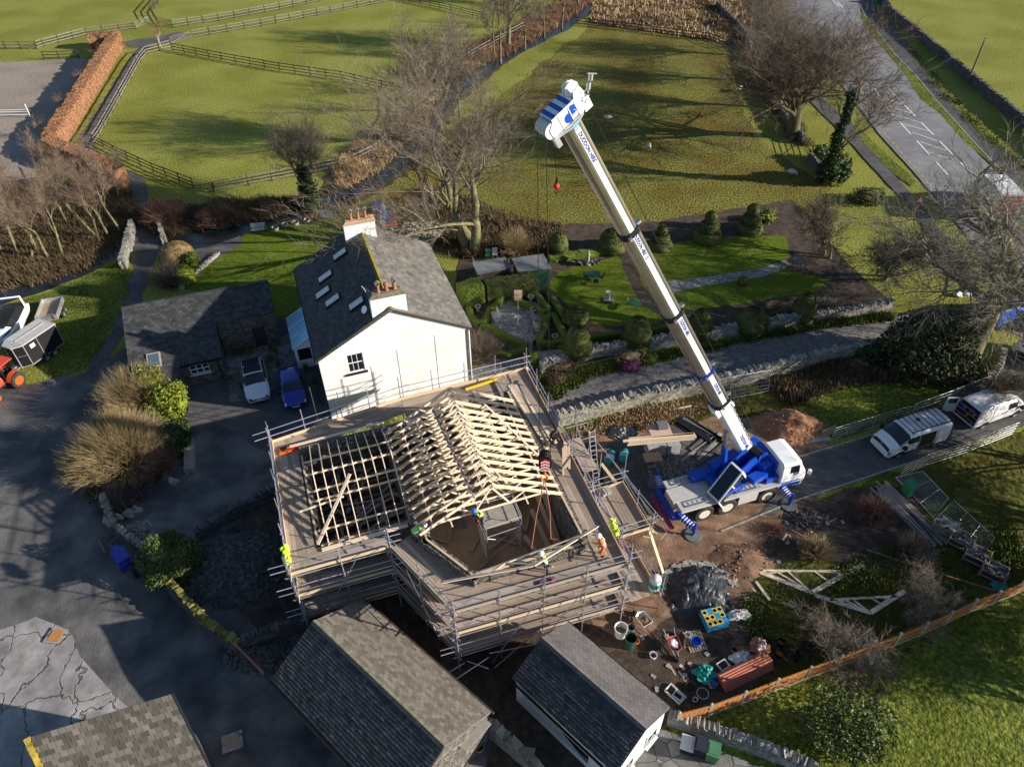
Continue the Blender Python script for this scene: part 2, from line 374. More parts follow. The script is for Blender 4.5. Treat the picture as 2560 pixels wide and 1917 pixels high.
mat('navy', (.012, .016, .03), (.03, .035, .055), scale=8, rough=.9)
mat('skin', (.5, .28, .19), rough=.6, spec=.3)
mat('hair', (.05, .03, .02), rough=.8)
mat('helmet_white', (.8, .8, .79), rough=.3)
mat('helmet_blue', (.01, .16, .6), rough=.3)
mat('terracotta', (.27, .1, .055), (.38, .16, .09), scale=4, rough=.85, island=.3)
mat('pipe_orange', (.42, .13, .075), (.5, .18, .11), scale=2, rough=.5, island=.3)
mat('fence_brown', (.36, .15, .04), (.52, .24, .075), (.44, .19, .055), scale=3, rough=.85, bump=.3, bscale=20, bdist=.01, stretch=(1, 1, 4), island=.3)
mat('fence_post', (.42, .38, .34), (.56, .52, .47), scale=3, rough=.9)
mat('dark_wood', (.03, .024, .018), (.075, .06, .045), scale=5, rough=.9)
mat('grey_wood', (.2, .18, .155), (.36, .33, .28), scale=4, rough=.9, island=.4)
mat('felt', (.1, .11, .115), (.16, .17, .175), scale=2, rough=.9, bump=.3)
mat('plastic_black', (.02, .022, .026), (.045, .05, .058), scale=2, rough=.42, spec=.35)
mat('wire', (.1, .1, .1), rough=.8)
mat('tarp_green', (.01, .2, .17), (.03, .33, .28), scale=2, rough=.4)
mat('plastic_white', (.6, .6, .58), (.7, .7, .68), scale=2, rough=.5)
mat('plastic_blue', (.01, .1, .5), rough=.4)
mat('plastic_green', (.03, .16, .07), (.06, .25, .11), scale=2, rough=.5)
mat('bin_green', (.05, .17, .08), (.08, .22, .11), scale=2, rough=.5)
mat('bark', (.09, .078, .055), (.23, .205, .15), (.15, .135, .085), scale=3, rough=.95, bump=.8, bscale=12, bdist=.03)
mat('bark_moss', (.08, .072, .04), (.24, .215, .12), (.15, .138, .065), scale=2.5, rough=.95, bump=.8, bscale=12, bdist=.03)
mat('bark_dark', (.055, .045, .028), (.16, .135, .08), (.1, .09, .045), scale=3, rough=.95, bump=.8, bscale=12, bdist=.03)
mat('birch', (.4, .36, .33), (.6, .55, .5), scale=4, rough=.9)
mat('twig', (.1, .078, .055), (.25, .205, .15), scale=.8, rough=.95)
mat('twig_wood', (.11, .075, .052), (.28, .2, .14), scale=.8, rough=.95)
mat('twig_dark', (.065, .048, .03), (.2, .155, .1), scale=.8, rough=.95)
mat('twig_gold', (.19, .14, .06), (.38, .29, .15), scale=.6, rough=.95)
mat('twig_red', (.14, .07, .05), (.27, .15, .1), scale=.8, rough=.95)
mat('twig_grey', (.11, .095, .065), (.3, .265, .19), scale=1.2, rough=.95)
mat('beech', (.15, .07, .034), (.44, .24, .125), (.28, .142, .07), scale=2, rough=.9, island=.55, bump=.6, bscale=9, bdist=.1, lo=.2, hi=.8)
mat('rail_wood', (.13, .115, .1), (.25, .225, .19), scale=4, rough=.9, island=.4)
mat('box_green', (.045, .075, .008), (.13, .17, .018), (.08, .115, .012), scale=2.5, rough=.85, island=.65, bump=.8, bscale=12, bdist=.06, lo=.2, hi=.8)
mat('yew', (.02, .03, .008), (.11, .12, .028), (.055, .068, .015), scale=2, rough=.9, island=.65, bump=.8, bscale=11, bdist=.06, lo=.2, hi=.8)
mat('laurel', (.05, .08, .01), (.24, .26, .02), (.12, .15, .014), scale=1, rough=.5, island=.6, lo=.2, hi=.8)
mat('holly', (.03, .05, .015), (.14, .17, .045), (.07, .1, .025), scale=2, rough=.55, island=.6, lo=.2, hi=.8, spec=.25)
mat('conifer', (.02, .03, .012), (.11, .12, .045), (.05, .062, .024), scale=1, rough=.8, island=.6, lo=.2, hi=.8)
mat('ivy', (.012, .03, .008), (.06, .1, .02), (.03, .06, .012), scale=1.4, rough=.6, island=.6, lo=.2, hi=.8)
mat('heather', (.14, .045, .09), (.24, .08, .16), scale=3, rough=.9, island=.6)
mat('dry_reed', (.26, .17, .08), (.46, .33, .18), (.35, .24, .12), scale=1.5, rough=.95, island=.6)
mat('bramble', (.07, .045, .025), (.2, .14, .08), (.12, .085, .04), scale=1.3, rough=.95, island=.6)
mat('rough_green', (.05, .07, .01), (.15, .17, .03), (.09, .12, .018), scale=1.5, rough=.95, island=.5)
mat('hedge_tan', (.13, .085, .03), (.34, .23, .1), (.22, .15, .06), scale=3, rough=.9, island=.5, bump=.8, bscale=14, bdist=.05)
mat('lime_leaf', (.1, .14, .008), (.24, .28, .02), scale=3, rough=.8, island=.5, bump=.8, bscale=14, bdist=.05)
mat('dark_green', (.012, .06, .035), (.025, .09, .055), scale=3, rough=.6)
mat('print_blue', (.02, .22, .42), (.05, .35, .6), scale=5, rough=.5)
mat('barrow_red', (.42, .1, .08), rough=.6)
mat('wool', (.5, .46, .38), (.64, .6, .52), scale=6, rough=.95, bump=.8, bscale=16)
mat('chevron', (.75, .02, .02), rough=.4)

# ---------------- ground ----------------
g = MB(); g.add([(-260, -30, 0), (260, -30, 0), (260, 330, 0), (-260, 330, 0)], [(0, 1, 2, 3)]); tag(g.build('ground', 'grass'), kind='structure')
zone('field', [(1480, 60), (1860, 110), (1830, 200), (1900, 360), (2080, 470), (2040, 600), (1500, 640), (1050, 640), (830, 560), (830, 500), (1240, 250)], 'grass_olive', .3, 2)
zone('rough_ground', [(1470, -20), (1860, -20), (1900, 60), (1860, 120), (1480, 60)], 'leaf_litter', .4, 2)
zone('riding_arena', [(-60, 158), (0, 157), (205, 147), (232, 152), (222, 215), (150, 330), (112, 390), (95, 410), (105, 450), (60, 470), (-80, 470)], 'arena_sand', .08, 1)
zone('woodland_floor', [(-120, 470), (110, 440), (330, 500), (345, 560), (330, 600), (240, 650), (170, 690), (0, 740), (-160, 760)], 'leaf_litter', .3, 1)
zone('bank', [(330, 540), (400, 500), (560, 520), (700, 500), (790, 480), (830, 420), (960, 330), (1010, 300), (1060, 240), (1110, 150), (1160, 120), (1300, 60), (1420, -10), (1560, -20), (1440, 60), (1300, 130), (1240, 180), (1140, 270), (1060, 400), (960, 470), (860, 530), (760, 590), (640, 610), (430, 640)], 'leaf_litter', .3, 1)
zone('beck', [(-150, 770), (0, 728), (130, 690), (200, 660), (310, 600), (320, 560), (400, 590), (520, 575), (620, 560), (700, 530), (790, 495), (860, 475), (940, 430), (1010, 370), (1060, 300), (1120, 200), (1200, 165), (1290, 115), (1400, 60), (1500, -15), (1520, -15), (1420, 75), (1300, 135), (1220, 185), (1150, 240), (1090, 330), (1040, 400), (960, 455), (860, 500), (800, 525), (700, 560), (640, 590), (520, 615), (400, 640), (330, 625), (210, 690), (120, 725), (0, 765), (-150, 810)], 'water', .12, 1)
zone('grass_verge', [(-150, 850), (0, 772), (120, 732), (215, 695), (320, 640), (330, 760), (310, 800), (235, 905), (140, 955), (80, 880)], 'lawn_near', .15, 1)
zone('track', [(345, 98), (405, 92), (440, 80), (480, 85), (430, 105), (375, 115), (367, 126), (302, 235), (236, 350), (233, 369), (311, 420), (361, 447), (369, 486), (396, 540), (400, 600), (385, 660), (350, 770), (300, 850), (235, 950), (215, 930), (280, 830), (320, 720), (338, 640), (325, 521), (319, 467), (303, 428), (190, 358), (262, 245), (332, 136), (350, 118), (310, 115), (300, 108)], 'gravel_dark', .1, 1)
zone('yard', [(225, 930), (330, 860), (470, 950), (700, 900), (870, 860), (900, 1030), (700, 1150), (700, 1300), (620, 1480), (900, 1560), (1300, 1880), (1300, 2300), (-400, 2300), (-400, 960), (80, 960)], 'yard', .15, 1)
zone('concrete_slab', [(-200, 1500), (0, 1575), (60, 1555), (90, 1542), (150, 1565), (180, 1585), (200, 1640), (245, 1690), (300, 1750), (360, 1800), (520, 2000), (-200, 2300)], 'concrete', .1, 1)
zone('courtyard', [(455, 1010), (560, 820), (760, 780), (840, 1050), (700, 1150)], 'asphalt', .1, 1)
zone('slab_path', [(565, 905), (562, 865), (740, 835), (742, 900), (660, 1000), (575, 1005)], 'slabs')
zone('garden_lawn', [(462, 722), (500, 690), (545, 640), (590, 605), (612, 585), (680, 562), (760, 548), (835, 552), (900, 600), (860, 720), (700, 800), (640, 760), (560, 740)], 'lawn', .08, 1)
zone('stream_bank', [(400, 640), (520, 620), (600, 590), (608, 610), (560, 640), (520, 660), (480, 690), (430, 690)], 'gravel_dark', .1, 1)
zone('garden_bed', [(1150, 640), (1350, 560), (1600, 560), (1980, 500), (2100, 640), (2230, 760), (2080, 800), (1900, 830), (1700, 860), (1500, 900), (1300, 950), (1200, 900), (1120, 780)], 'soil_dark', .1, 1)
zone('lawn', [(1385, 690), (1400, 680), (1545, 640), (1570, 700), (1600, 755), (1660, 800), (1640, 810), (1500, 815), (1440, 790), (1400, 745), (1370, 715)], 'lawn', .05, 1)
zone('lawn', [(1600, 635), (1700, 605), (1860, 590), (1965, 590), (1975, 640), (1960, 660), (1980, 680), (2080, 700), (2040, 730), (1860, 760), (1700, 780), (1640, 760), (1600, 700)], 'lawn', .05, 1)
zone('garden_path', [(1655, 720), (1640, 708), (1760, 694), (1900, 672), (1960, 652), (1980, 662), (1910, 692), (1760, 715), (1670, 735)], 'paving', .02, 1)
zone('garden_path', [(1330, 880), (1500, 868), (1700, 838), (1860, 810), (1870, 822), (1700, 855), (1480, 890), (1340, 905)], 'paving', .02, 1)
zone('patio', [(1225, 795), (1262, 742), (1350, 760), (1370, 800), (1360, 835), (1335, 860), (1330, 885), (1300, 870), (1240, 835)], 'paving')
zone('patio', [(1175, 925), (1235, 900), (1320, 885), (1340, 905), (1290, 940), (1180, 980)], 'paving')
zone('driveway', [(1380, 975), (1480, 935), (1700, 885), (1850, 850), (2050, 810), (2180, 797), (2300, 780), (2420, 760), (2700, 700), (2700, 900), (2560, 845), (2450, 790), (2330, 830), (2150, 870), (2000, 905), (1800, 960), (1550, 1012), (1400, 1045), (1350, 1060)], 'gravel', .1, 1)
zone('bank_garden', [(1350, 950), (1500, 905), (1700, 870), (1900, 838), (2080, 800), (2200, 775), (2240, 797), (2060, 818), (1850, 856), (1700, 890), (1480, 940), (1390, 985)], 'grass_rough', .15, 1)
zone('garden_ground', [(1400, 1040), (1550, 1015), (1800, 965), (2000, 910), (2150, 880), (2330, 840), (2420, 870), (2480, 960), (2350, 1000), (2200, 1060), (2050, 1110), (1950, 1160), (1700, 1100), (1430, 1110)], 'grass_rough', .2, 1)
zone('lawn', [(1980, 1000), (2120, 960), (2250, 940), (2400, 985), (2340, 1010), (2200, 1055), (2070, 1100), (2000, 1060)], 'lawn_near', .2, 1)
zone('building_site', [(1380, 1095), (1500, 1075), (1700, 1060), (1820, 1040), (1960, 1040), (2060, 1090), (2080, 1180), (2020, 1260), (2060, 1330), (1980, 1400), (1900, 1440), (1960, 1560), (1860, 1780), (1700, 1800), (1560, 1700), (1400, 1500)], 'soil', .2, 1)
zone('building_site', [(560, 1330), (700, 1230), (1000, 1150), (1300, 1090), (1480, 1080), (1560, 1420), (1560, 1620), (1700, 1760), (1680, 1810), (1560, 1900), (1500, 2200), (1150, 2200), (1240, 1800), (900, 1560), (640, 1570), (560, 1480)], 'soil_dark', .15, 1)
zone('rough_ground', [(2020, 1265), (2280, 1165), (2560, 1080), (2900, 1000), (2900, 1300), (2560, 1470), (2300, 1580), (2000, 1690), (1700, 1800), (1650, 1700), (1900, 1560), (1880, 1440), (1980, 1390)], 'grass_rough', .2, 1)
zone('bare_earth', [(1960, 1260), (2150, 1220), (2300, 1240), (2330, 1400), (2150, 1420), (1990, 1400), (1900, 1400)], 'soil_dark', .3, 1)
zone('work_area', [(1540, 1560), (1640, 1500), (1800, 1480), (1920, 1560), (1960, 1640), (1860, 1760), (1700, 1800), (1620, 1700)], 'soil_dark', .2, 1)
zone('building_site', [(1480, 1400), (1640, 1330), (1880, 1380), (1850, 1460), (1820, 1520), (1700, 1530), (1580, 1600), (1480, 1560)], 'soil', .2, 1)
zone('gravel_patch', [(1520, 1110), (1700, 1060), (1800, 1090), (1780, 1250), (1640, 1280), (1540, 1200)], 'gravel_dark', .3, 1)
zone('site_road', [(1900, 1285), (1990, 1150), (2100, 1120), (2200, 1085), (2350, 1020), (2460, 950), (2520, 880), (2800, 800), (2800, 1000), (2560, 1065), (2450, 1100), (2260, 1165), (1990, 1248), (1935, 1290)], 'asphalt', .08, 1)
zone('lawn', [(1680, 1800), (1900, 1730), (2200, 1600), (2560, 1480), (2900, 1350), (2900, 2300), (1700, 2300), (1640, 1830)], 'lawn_near', .1, 1)
zone('patio', [(1480, 2200), (1560, 1900), (1620, 1820), (1680, 1830), (1880, 1910), (2100, 2000), (2000, 2200)], 'slabs')
zone('main_road', [(1800, -40), (1860, 0), (1960, 60), (2050, 150), (2140, 260), (2200, 340), (2300, 450), (2400, 570), (2500, 700), (2620, 860), (3100, 1500), (3300, 1000), (2760, 620), (2560, 500), (2480, 425), (2410, 350), (2340, 262), (2280, 190), (2235, 155), (2180, 90), (2150, 30), (2150, -40)], 'road', .03, 1)
zone('pavement', [(2160, -30), (2150, 12), (2163, 40), (2240, 140), (2290, 190), (2350, 262), (2420, 340), (2490, 415), (2560, 480), (2760, 620), (2760, 570), (2560, 428), (2440, 330), (2340, 210), (2300, 165), (2270, 110), (2230, 60), (2180, 10), (2185, -30)], 'asphalt', .02, 1)
zone('verge', [(2262, 188), (2300, 250), (2345, 282), (2420, 365), (2500, 430), (2560, 490), (2560, 478), (2490, 412), (2420, 338), (2350, 260), (2290, 190), (2240, 140), (2180, 60), (2155, 30), (2150, 45), (2180, 92)], 'lawn_near', .04, 1)
zone('pavement', [(1790, -30), (1840, 10), (1870, 40), (1905, 75), (1940, 110), (2000, 180), (2060, 250), (2120, 300), (2200, 400), (2290, 500), (2400, 640), (2450, 740), (2420, 740), (2370, 650), (2265, 510), (2180, 420), (2100, 330), (2040, 270), (1960, 190), (1850, 65), (1770, -10)], 'asphalt', .03, 1)
zone('verge', [(2140, 315), (2200, 372), (2290, 455), (2280, 468), (2230, 435), (2170, 370), (2135, 330)], 'lawn_near', .04, 1)
zone('verge', [(1860, 10), (1905, 45), (1940, 90), (1930, 95), (1880, 40), (1850, 15)], 'lawn_near', .04, 1)
# road markings: each painted line laid just above the road
mk = MB()
def stripe(a, b, w=.12, m_=None):
    A, B = P(*a), P(*b); ZZ = ZC[0]+.01; d = (B-A).normalized(); t = V((-d.y, d.x, 0))*w/2
    (m_ or mk).add([(q.x, q.y, ZZ) for q in (A-t, A+t, B+t, B-t)], [(0, 1, 2, 3)])
s3 = lambda x, y: (1700+x/2.572, y/2.572)
for a, b in [((1340, 575), (1405, 645)), ((1440, 680), (1513, 755)), ((1548, 792), (1628, 873)), ((1668, 915), (1757, 1005)), ((1800, 1050), (1880, 1130)),
             ((1310, 680), (1375, 750)), ((1408, 788), (1482, 868)), ((1520, 910), (1603, 1003)), ((1645, 1048), (1720, 1130)), ((1250, 575), (1280, 630)),
             ((975, 0), (1025, 50)), ((1020, 50), (1045, 40)), ((1010, 15), (1050, 60)), ((1020, 70), (1110, 78))]: stripe(s3(*a), s3(*b), .22)
for a, b in [((1310, 638), (1415, 674)), ((1315, 680), (1478, 732)), ((1345, 735), (1540, 793)), ((1425, 800), (1600, 850)), ((1490, 855), (1652, 913)), ((1545, 918), (1710, 975)), ((1600, 985), (1757, 1035))]: stripe(s3(*a), s3(*b), .17)
tag(mk.build('road_markings', 'marking'), kind='structure')
my = MB()
for i in range(12):
    t = i/11; x = 1307+(1600-1307)*t; y = 855+(1190-855)*t; stripe(s3(x, y), s3(x+14, y+18), .12, my)
tag(my.build('yellow_road_line', 'marking_yellow'), kind='structure')
# ---------------- building helpers ----------------
def panel(mb, loops, off, k=None):
    """flat wall with openings: loops = outer then holes (3D), thickened by vector off"""
    loops = [[V(p) for p in l] for l in loops]; off = V(off); flat = [p for l in loops for p in l]
    tr = [tuple(t) for t in tessellate_polygon(loops)]
    mb.add(flat, tr, k); mb.add([p+off for p in flat], [t[::-1] for t in tr], k)
    for l in loops:
        n = len(l); mb.add(l+[p+off for p in l], [(i, (i+1) % n, n+(i+1) % n, n+i) for i in range(n)], k)
def slates(mb, a, b, c, d, w=.3, h=.22, th=.014, jit=.012, k=None):
    """slated slope: a-b the eave (left to right), d-c the top; every slate its own piece"""
    a, b, c, d = V(a), V(b), V(c), V(d); nrm = (b-a).cross(d-a).normalized()
    if nrm.z < 0: nrm = -nrm
    rows = max(1, int(((d-a).length+(c-b).length)/2/h))
    for r in range(rows):
        t0, t1 = r/rows, (r+1.15)/rows; l0, r0 = a.lerp(d, t0), b.lerp(c, t0); l1, r1 = a.lerp(d, min(1, t1)), b.lerp(c, min(1, t1))
        L = (r0-l0).length; cnt = max(1, int(L/w)); o = (r % 2)*.5
        for i in range(cnt+1):
            s0, s1 = max(0, (i-o)/cnt), min(1, (i+1-o)/cnt)
            if s1 <= s0+1e-4: continue
            s1 -= .02/L*1.0; e = nrm*(th*2.2+random.uniform(0, jit)); f = nrm*(th*.6)
            dn = (l0-l1).normalized()*random.uniform(-.01, .012)
            p0, p1, p2, p3 = l0.lerp(r0, s0)+dn, l0.lerp(r0, s1)+dn, l1.lerp(r1, s1), l1.lerp(r1, s0)
            mb.add([p0+e, p1+e, p2+f, p3+f, p0, p1], [(0, 1, 2, 3), (4, 5, 1, 0), (4, 0, 3), (1, 5, 2)], k)
def slab(mb, a, b, c, d, th=.08, k=None):
    a, b, c, d = V(a), V(b), V(c), V(d); nrm = (b-a).cross(d-a).normalized()
    if nrm.z < 0: nrm = -nrm
    o = -nrm*th; mb.add([a, b, c, d, a+o, b+o, c+o, d+o], [(0, 1, 2, 3), (7, 6, 5, 4), (0, 4, 5, 1), (1, 5, 6, 2), (2, 6, 7, 3), (3, 7, 4, 0)], k)
def gabled(root, n0, n1, u0, u1, ze, zr, wallm, slm, fr=E, over=.15, eave=.15, w=.3, h=.24, ridge_m='ridge_tile', holes=None, wall_t=.4, base=0, nr=None):
    """a gabled building: ridge runs along u; walls as one part, each roof slope a part with ridge tiles"""
    nm = (n0+n1)/2 if nr is None else nr; mb = MB(); s1 = (zr-ze)/(nm-n0); s2 = (zr-ze)/(n1-nm)
    hl = holes or {}
    panel(mb, [[fr(n0, u0, base), fr(n1, u0, base), fr(n1, u0, ze), fr(nm, u0, zr-.05), fr(n0, u0, ze)]]+hl.get('front', []), (fr(0, 1)-fr(0, 0))*wall_t)
    panel(mb, [[fr(n0, u1, base), fr(n1, u1, base), fr(n1, u1, ze), fr(nm, u1, zr-.05), fr(n0, u1, ze)]], (fr(0, -1)-fr(0, 0))*wall_t)
    panel(mb, [[fr(n0, u0+wall_t, base), fr(n0, u1-wall_t, base), fr(n0, u1-wall_t, ze-.01), fr(n0, u0+wall_t, ze-.01)]]+hl.get('left', []), (fr(1, 0)-fr(0, 0))*wall_t)
    panel(mb, [[fr(n1, u0+wall_t, base), fr(n1, u1-wall_t, base), fr(n1, u1-wall_t, ze-.01), fr(n1, u0+wall_t, ze-.01)]]+hl.get('right', []), (fr(-1, 0)-fr(0, 0))*wall_t)
    mb.build('wall', wallm, root)
    for sgn, nn, s in ((-1, n0-eave, s1), (1, n1+eave, s2)):
        lo = ze-eave*s; mb = MB()
        a, b, c, d = fr(nn, u0-over, lo+.1), fr(nn, u1+over, lo+.1), fr(nm, u1+over, zr+.1), fr(nm, u0-over, zr+.1)
        slab(mb, a, b, c, d, .1); slates(mb, a, b, c, d, w, h)
        mb.build('roof_slope', slm[0] if sgn < 0 else slm[1], root)  # left slope takes the shade-darkened slates, right slope the lighter sunlit tone
    mb = MB(); L = u1-u0+2*over; k = int(L/.45)
    for i in range(k):
        a = fr(nm, u0-over+L*i/k, zr+.1); b = fr(nm, u0-over+L*(i+1)/k-.015, zr+.1)
        x = (fr(1, 0)-fr(0, 0))*.16; z = V((0, 0, random.uniform(-.008, .008)))
        mb.add([a-x+z-V((0,0,.03)), a+z+V((0, 0, .085)), a+x+z-V((0,0,.03)), b-x+z-V((0,0,.03)), b+z+V((0, 0, .085)), b+x+z-V((0,0,.03))], [(0, 3, 4, 1), (1, 4, 5, 2), (0, 1, 2), (5, 4, 3)])
    mb.build('ridge', ridge_m, root)
def pot(root, p, h=.6, m='terracotta', cowl=0):
    mb = MB(); mb.lathe(p, [(.15, 0), (.16, .05), (.12, .12), (.11, h-.12), (.15, h-.08), (.15, h), (.1, h), (.09, h-.1)], 12, 0)
    if cowl == 1:
        mb.box(p.x-.16, p.x+.16, p.y-.12, p.y+.12, p.z+h+.12, p.z+h+.15, 1)
        for a in (-1, 1):
            for b in (-1, 1): mb.box(p.x+a*.11-.02, p.x+a*.11+.02, p.y+b*.08-.02, p.y+b*.08+.02, p.z+h, p.z+h+.12, 1)
        mb.add([p+V((-.18, -.14, h+.15)), p+V((.18, -.14, h+.15)), p+V((.18, .14, h+.15)), p+V((-.18, .14, h+.15)), p+V((0, 0, h+.36))], [(0, 1, 4), (1, 2, 4), (2, 3, 4), (3, 0, 4)], 1)
    if cowl == 2: mb.lathe(p+V((0, 0, h)), [(.15, 0), (.17, .06), (.14, .14), (.0, .2)], 12, 0)
    return mb.build('chimney_pot', [m, 'felt'], root, smooth=False)
# ---------------- white farmhouse ----------------
hs = thing('farmhouse', 'white rendered farmhouse with a dark slate roof, two chimneys and five skylights', 'house', E(-1.48, 17))
win = [E(-4.99, 17.07, 3.9), E(-3.85, 17.07, 3.9), E(-3.85, 17.07, 5.5), E(-4.99, 17.07, 5.5)]
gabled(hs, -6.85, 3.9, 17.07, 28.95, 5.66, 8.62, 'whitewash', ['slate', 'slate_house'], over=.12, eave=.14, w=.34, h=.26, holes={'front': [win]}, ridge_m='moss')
wf = MB(); U1 = 17.12
def ebox(mb, n0, n1, u0, u1, z0, z1, k=None): return mb.obox(E((n0+n1)/2, (u0+u1)/2, (z0+z1)/2), NH*(n1-n0)/2, UH*(u1-u0)/2, (0, 0, (z1-z0)/2), k)
for a in (-4.97, -3.93): ebox(wf, a, a+.06, U1, U1+.06, 3.92, 5.5)
for z in (3.92, 4.68, 5.43): ebox(wf, -4.93, -3.93, U1, U1+.055, z, z+.06)
for a in (-4.62, -4.28): ebox(wf, a, a+.03, U1+.01, U1+.05, 3.95, 5.45)
w1 = wf.build('window', 'white_paint', hs)
pn = MB(); ebox(pn, -4.95, -3.9, U1+.03, U1+.04, 3.92, 5.48); pn.build('pane', 'glass_dark', w1)
cu = MB(); ebox(cu, -4.9, -4.7, U1+.16, U1+.2, 3.95, 5.45); ebox(cu, -4.45, -4.2, U1+.16, U1+.2, 3.95, 5.45); buildeach(cu, 'curtain', 'plastic_white', w1)
sill = MB(); ebox(sill, -5.2, -3.68, 16.93, 17.1, 3.76, 3.88); sill.build('sill', 'black', w1)
dp = MB(); ebox(dp, -7.1, -6.95, 16.95, 29.05, 5.45, 5.56); ebox(dp, 4.02, 4.16, 16.95, 29.05, 5.45, 5.56); dp.path([E(3.75, 17.0, 5.5), E(3.75, 17.0, 3), E(3.78, 17.0, .1)], .045); 
buildeach(dp, 'gutter', 'black', hs)
vg = MB()
for s in (-1, 1):
    vg = MB(); n1 = 4.04 if s > 0 else -7.0
    for i in range(44):
        t = i/44; q = E(n1+(-1.48-n1)*t, 16.94, 5.66-.08+(8.62-5.66)*t-.02); vg.obox(q, NH*.065, UH*.03, (0, 0, .045))
    vg.build('bargeboard', 'dark_wood', hs)

for cu0, lab, cw in ((17.0, 'n', (1, 2, 1)), (27.2, 'f', (1, 1, 1))):
    ch = MB(); ebox(ch, -2.72, -.33, cu0+.1, cu0+.95, 7.5, 9.55); c1 = ch.build('chimney', 'whitewash', hs)
    cp = MB(); ebox(cp, -2.78, -.27, cu0+.04, cu0+1.01, 9.55, 9.62)
    vs = [E(-2.78, cu0+.04, 9.62), E(-.27, cu0+.04, 9.62), E(-.27, cu0+1.01, 9.62), E(-2.78, cu0+1.01, 9.62), E(-2.5, cu0+.25, 9.8), E(-.55, cu0+.25, 9.8), E(-.55, cu0+.8, 9.8), E(-2.5, cu0+.8, 9.8)]
    cp.add(vs, [(0, 1, 5, 4), (1, 2, 6, 5), (2, 3, 7, 6), (3, 0, 4, 7), (4, 5, 6, 7)])
    cp.build('chimney_cap', 'ridge_tile' if cu0 < 20 else 'ply', c1)
    for n_, c_ in zip((-2.05, -1.5, -.95), cw): pot(c1, E(n_, cu0+.52, 9.74), .62 if c_ != 2 else .5, 'terracotta', c_)
ssl = 3/5.4
for n_, u_ in ((-3.4, 26.5), (-4.87, 25.1), (-5.35, 23.45), (-4.85, 21.8), (-3.4, 19.65)):
    d = (NH+V((0, 0, ssl))).normalized(); q = E(n_, u_, 8.72-abs(n_+1.48)*ssl+.06); up = d.cross(UH); up = up if up.z > 0 else -up
    fr_ = MB(); fr_.obox(q+up*.03, d*.66, UH*.4, up*.07); f1 = fr_.build('skylight', 'car_blue' if 0 else 'dark_metal', hs)
    pa = MB(); pa.obox(q+up*.104, d*.56, UH*.31, up*.006); pa.build('pane', 'plastic_white', f1)  # white colour stands in for bright sky mirrored in the glass
ae = MB(); ae.tube(E(-2.3, 18.6, 8.2), E(-2.9, 19.4, 9.3), .015); ae.tube(E(-2.3, 18.6, 8.2), E(-2.5, 18.7, 9.2), .015); ae.tube(E(-2.9, 19.4, 9.3), E(-2.5, 18.7, 9.2), .012)
ae.lathe(E(-3.0, 18.2, 8.1), [(.0, 0), (.2, .06), (.28, .14)], 12, axis=(-.6, -.5, .6)); ae.build('aerial', 'galv', hs)
# lean-to conservatory
cv = MB(); ebox(cv, -8.42, -6.9, 23.62-0, 23.8, 0, .75); ebox(cv, -8.42, -8.3, 23.8, 27.7, 0, .75)
for u_ in (23.64, 24.9, 26.2, 27.5): ebox(cv, -8.42, -8.34, u_, u_+.08, .75, 1.98)
ebox(cv, -8.42, -8.3, 23.62, 27.7, 1.95, 2.05); ebox(cv, -8.42, -6.9, 23.63, 23.73, 1.5+.4, 2.02); ebox(cv, -8.42, -8.2, 23.62, 23.74, .75, 1.95); ebox(cv, -7.2, -6.9, 23.62, 23.74, .75, 1.95)
panel(cv, [[E(-8.42, 23.64, 2.0), E(-6.9, 23.64, 2.0), E(-6.9, 23.64, 2.85)]], UH*.08)
c1 = cv.build('conservatory', 'white_paint', hs)
cr = MB(); slab(cr, E(-8.52, 23.5, 2.08), E(-8.52, 27.8, 2.08), E(-6.87, 27.8, 3.0), E(-6.87, 23.5, 3.0), .03); cr.build('roof_glazing', 'poly_roof', c1)
cb = MB()
for u_ in (23.52, 24.9, 26.2, 27.7): cb.beam(E(-8.52, u_, 2.11), E(-6.9, u_, 3.02), .05, .05)
buildeach(cb, 'glazing_bar', 'white_paint', c1)
cg = MB(); ebox(cg, -8.38, -8.36, 23.75, 27.6, .8, 1.93); ebox(cg, -8.2, -7.2, 23.68, 23.7, .78, 1.9); cg.build('pane', 'glass_dark', c1)

# ---------------- long stone outbuilding across the courtyard ----------------
ob = thing('stone_outbuilding', 'L-shaped stone outbuilding with a big dark slate roof beside the courtyard', 'outbuilding', E(-15, 27))
zo = lambda u_: 4.5-(30-u_)*.42
wl = MB()
panel(wl, [[E(-20, 22.75, 0), E(-20, 31.6, 0), E(-20, 31.6, 2.9), E(-20, 30, 4.4), E(-20, 22.75, zo(22.75)-.1)]], NH*.4)
panel(wl, [[E(-9.35, 27.4, 0), E(-9.35, 31.6, 0), E(-9.35, 31.6, 2.9), E(-9.35, 30, 4.4), E(-9.35, 27.4, zo(27.4)-.1)]], NH*-.4)
panel(wl, [[E(-13.7, 27.4, 0), E(-9.75, 27.4, 0), E(-9.75, 27.4, zo(27.4)-.1), E(-13.7, 27.4, zo(27.4)-.1)], [E(-11.3, 27.4, .02), E(-10.35, 27.4, .02), E(-10.35, 27.4, 2.05), E(-11.3, 27.4, 2.05)]], UH*.4)
panel(wl, [[E(-13.8, 24.6, 0), E(-13.8, 27.8, 0), E(-13.8, 27.8, zo(27.8)-.1), E(-13.8, 24.6, zo(24.6)-.1)]], NH*-.4)
panel(wl, [[E(-16.8, 24.6, 0), E(-14.2, 24.6, 0), E(-14.2, 24.6, zo(24.6)-.1), E(-16.8, 24.6, zo(24.6)-.1)], [E(-16.2, 24.6, .9), E(-14.8, 24.6, .9), E(-14.8, 24.6, 1.75), E(-16.2, 24.6, 1.75)]], UH*.4)
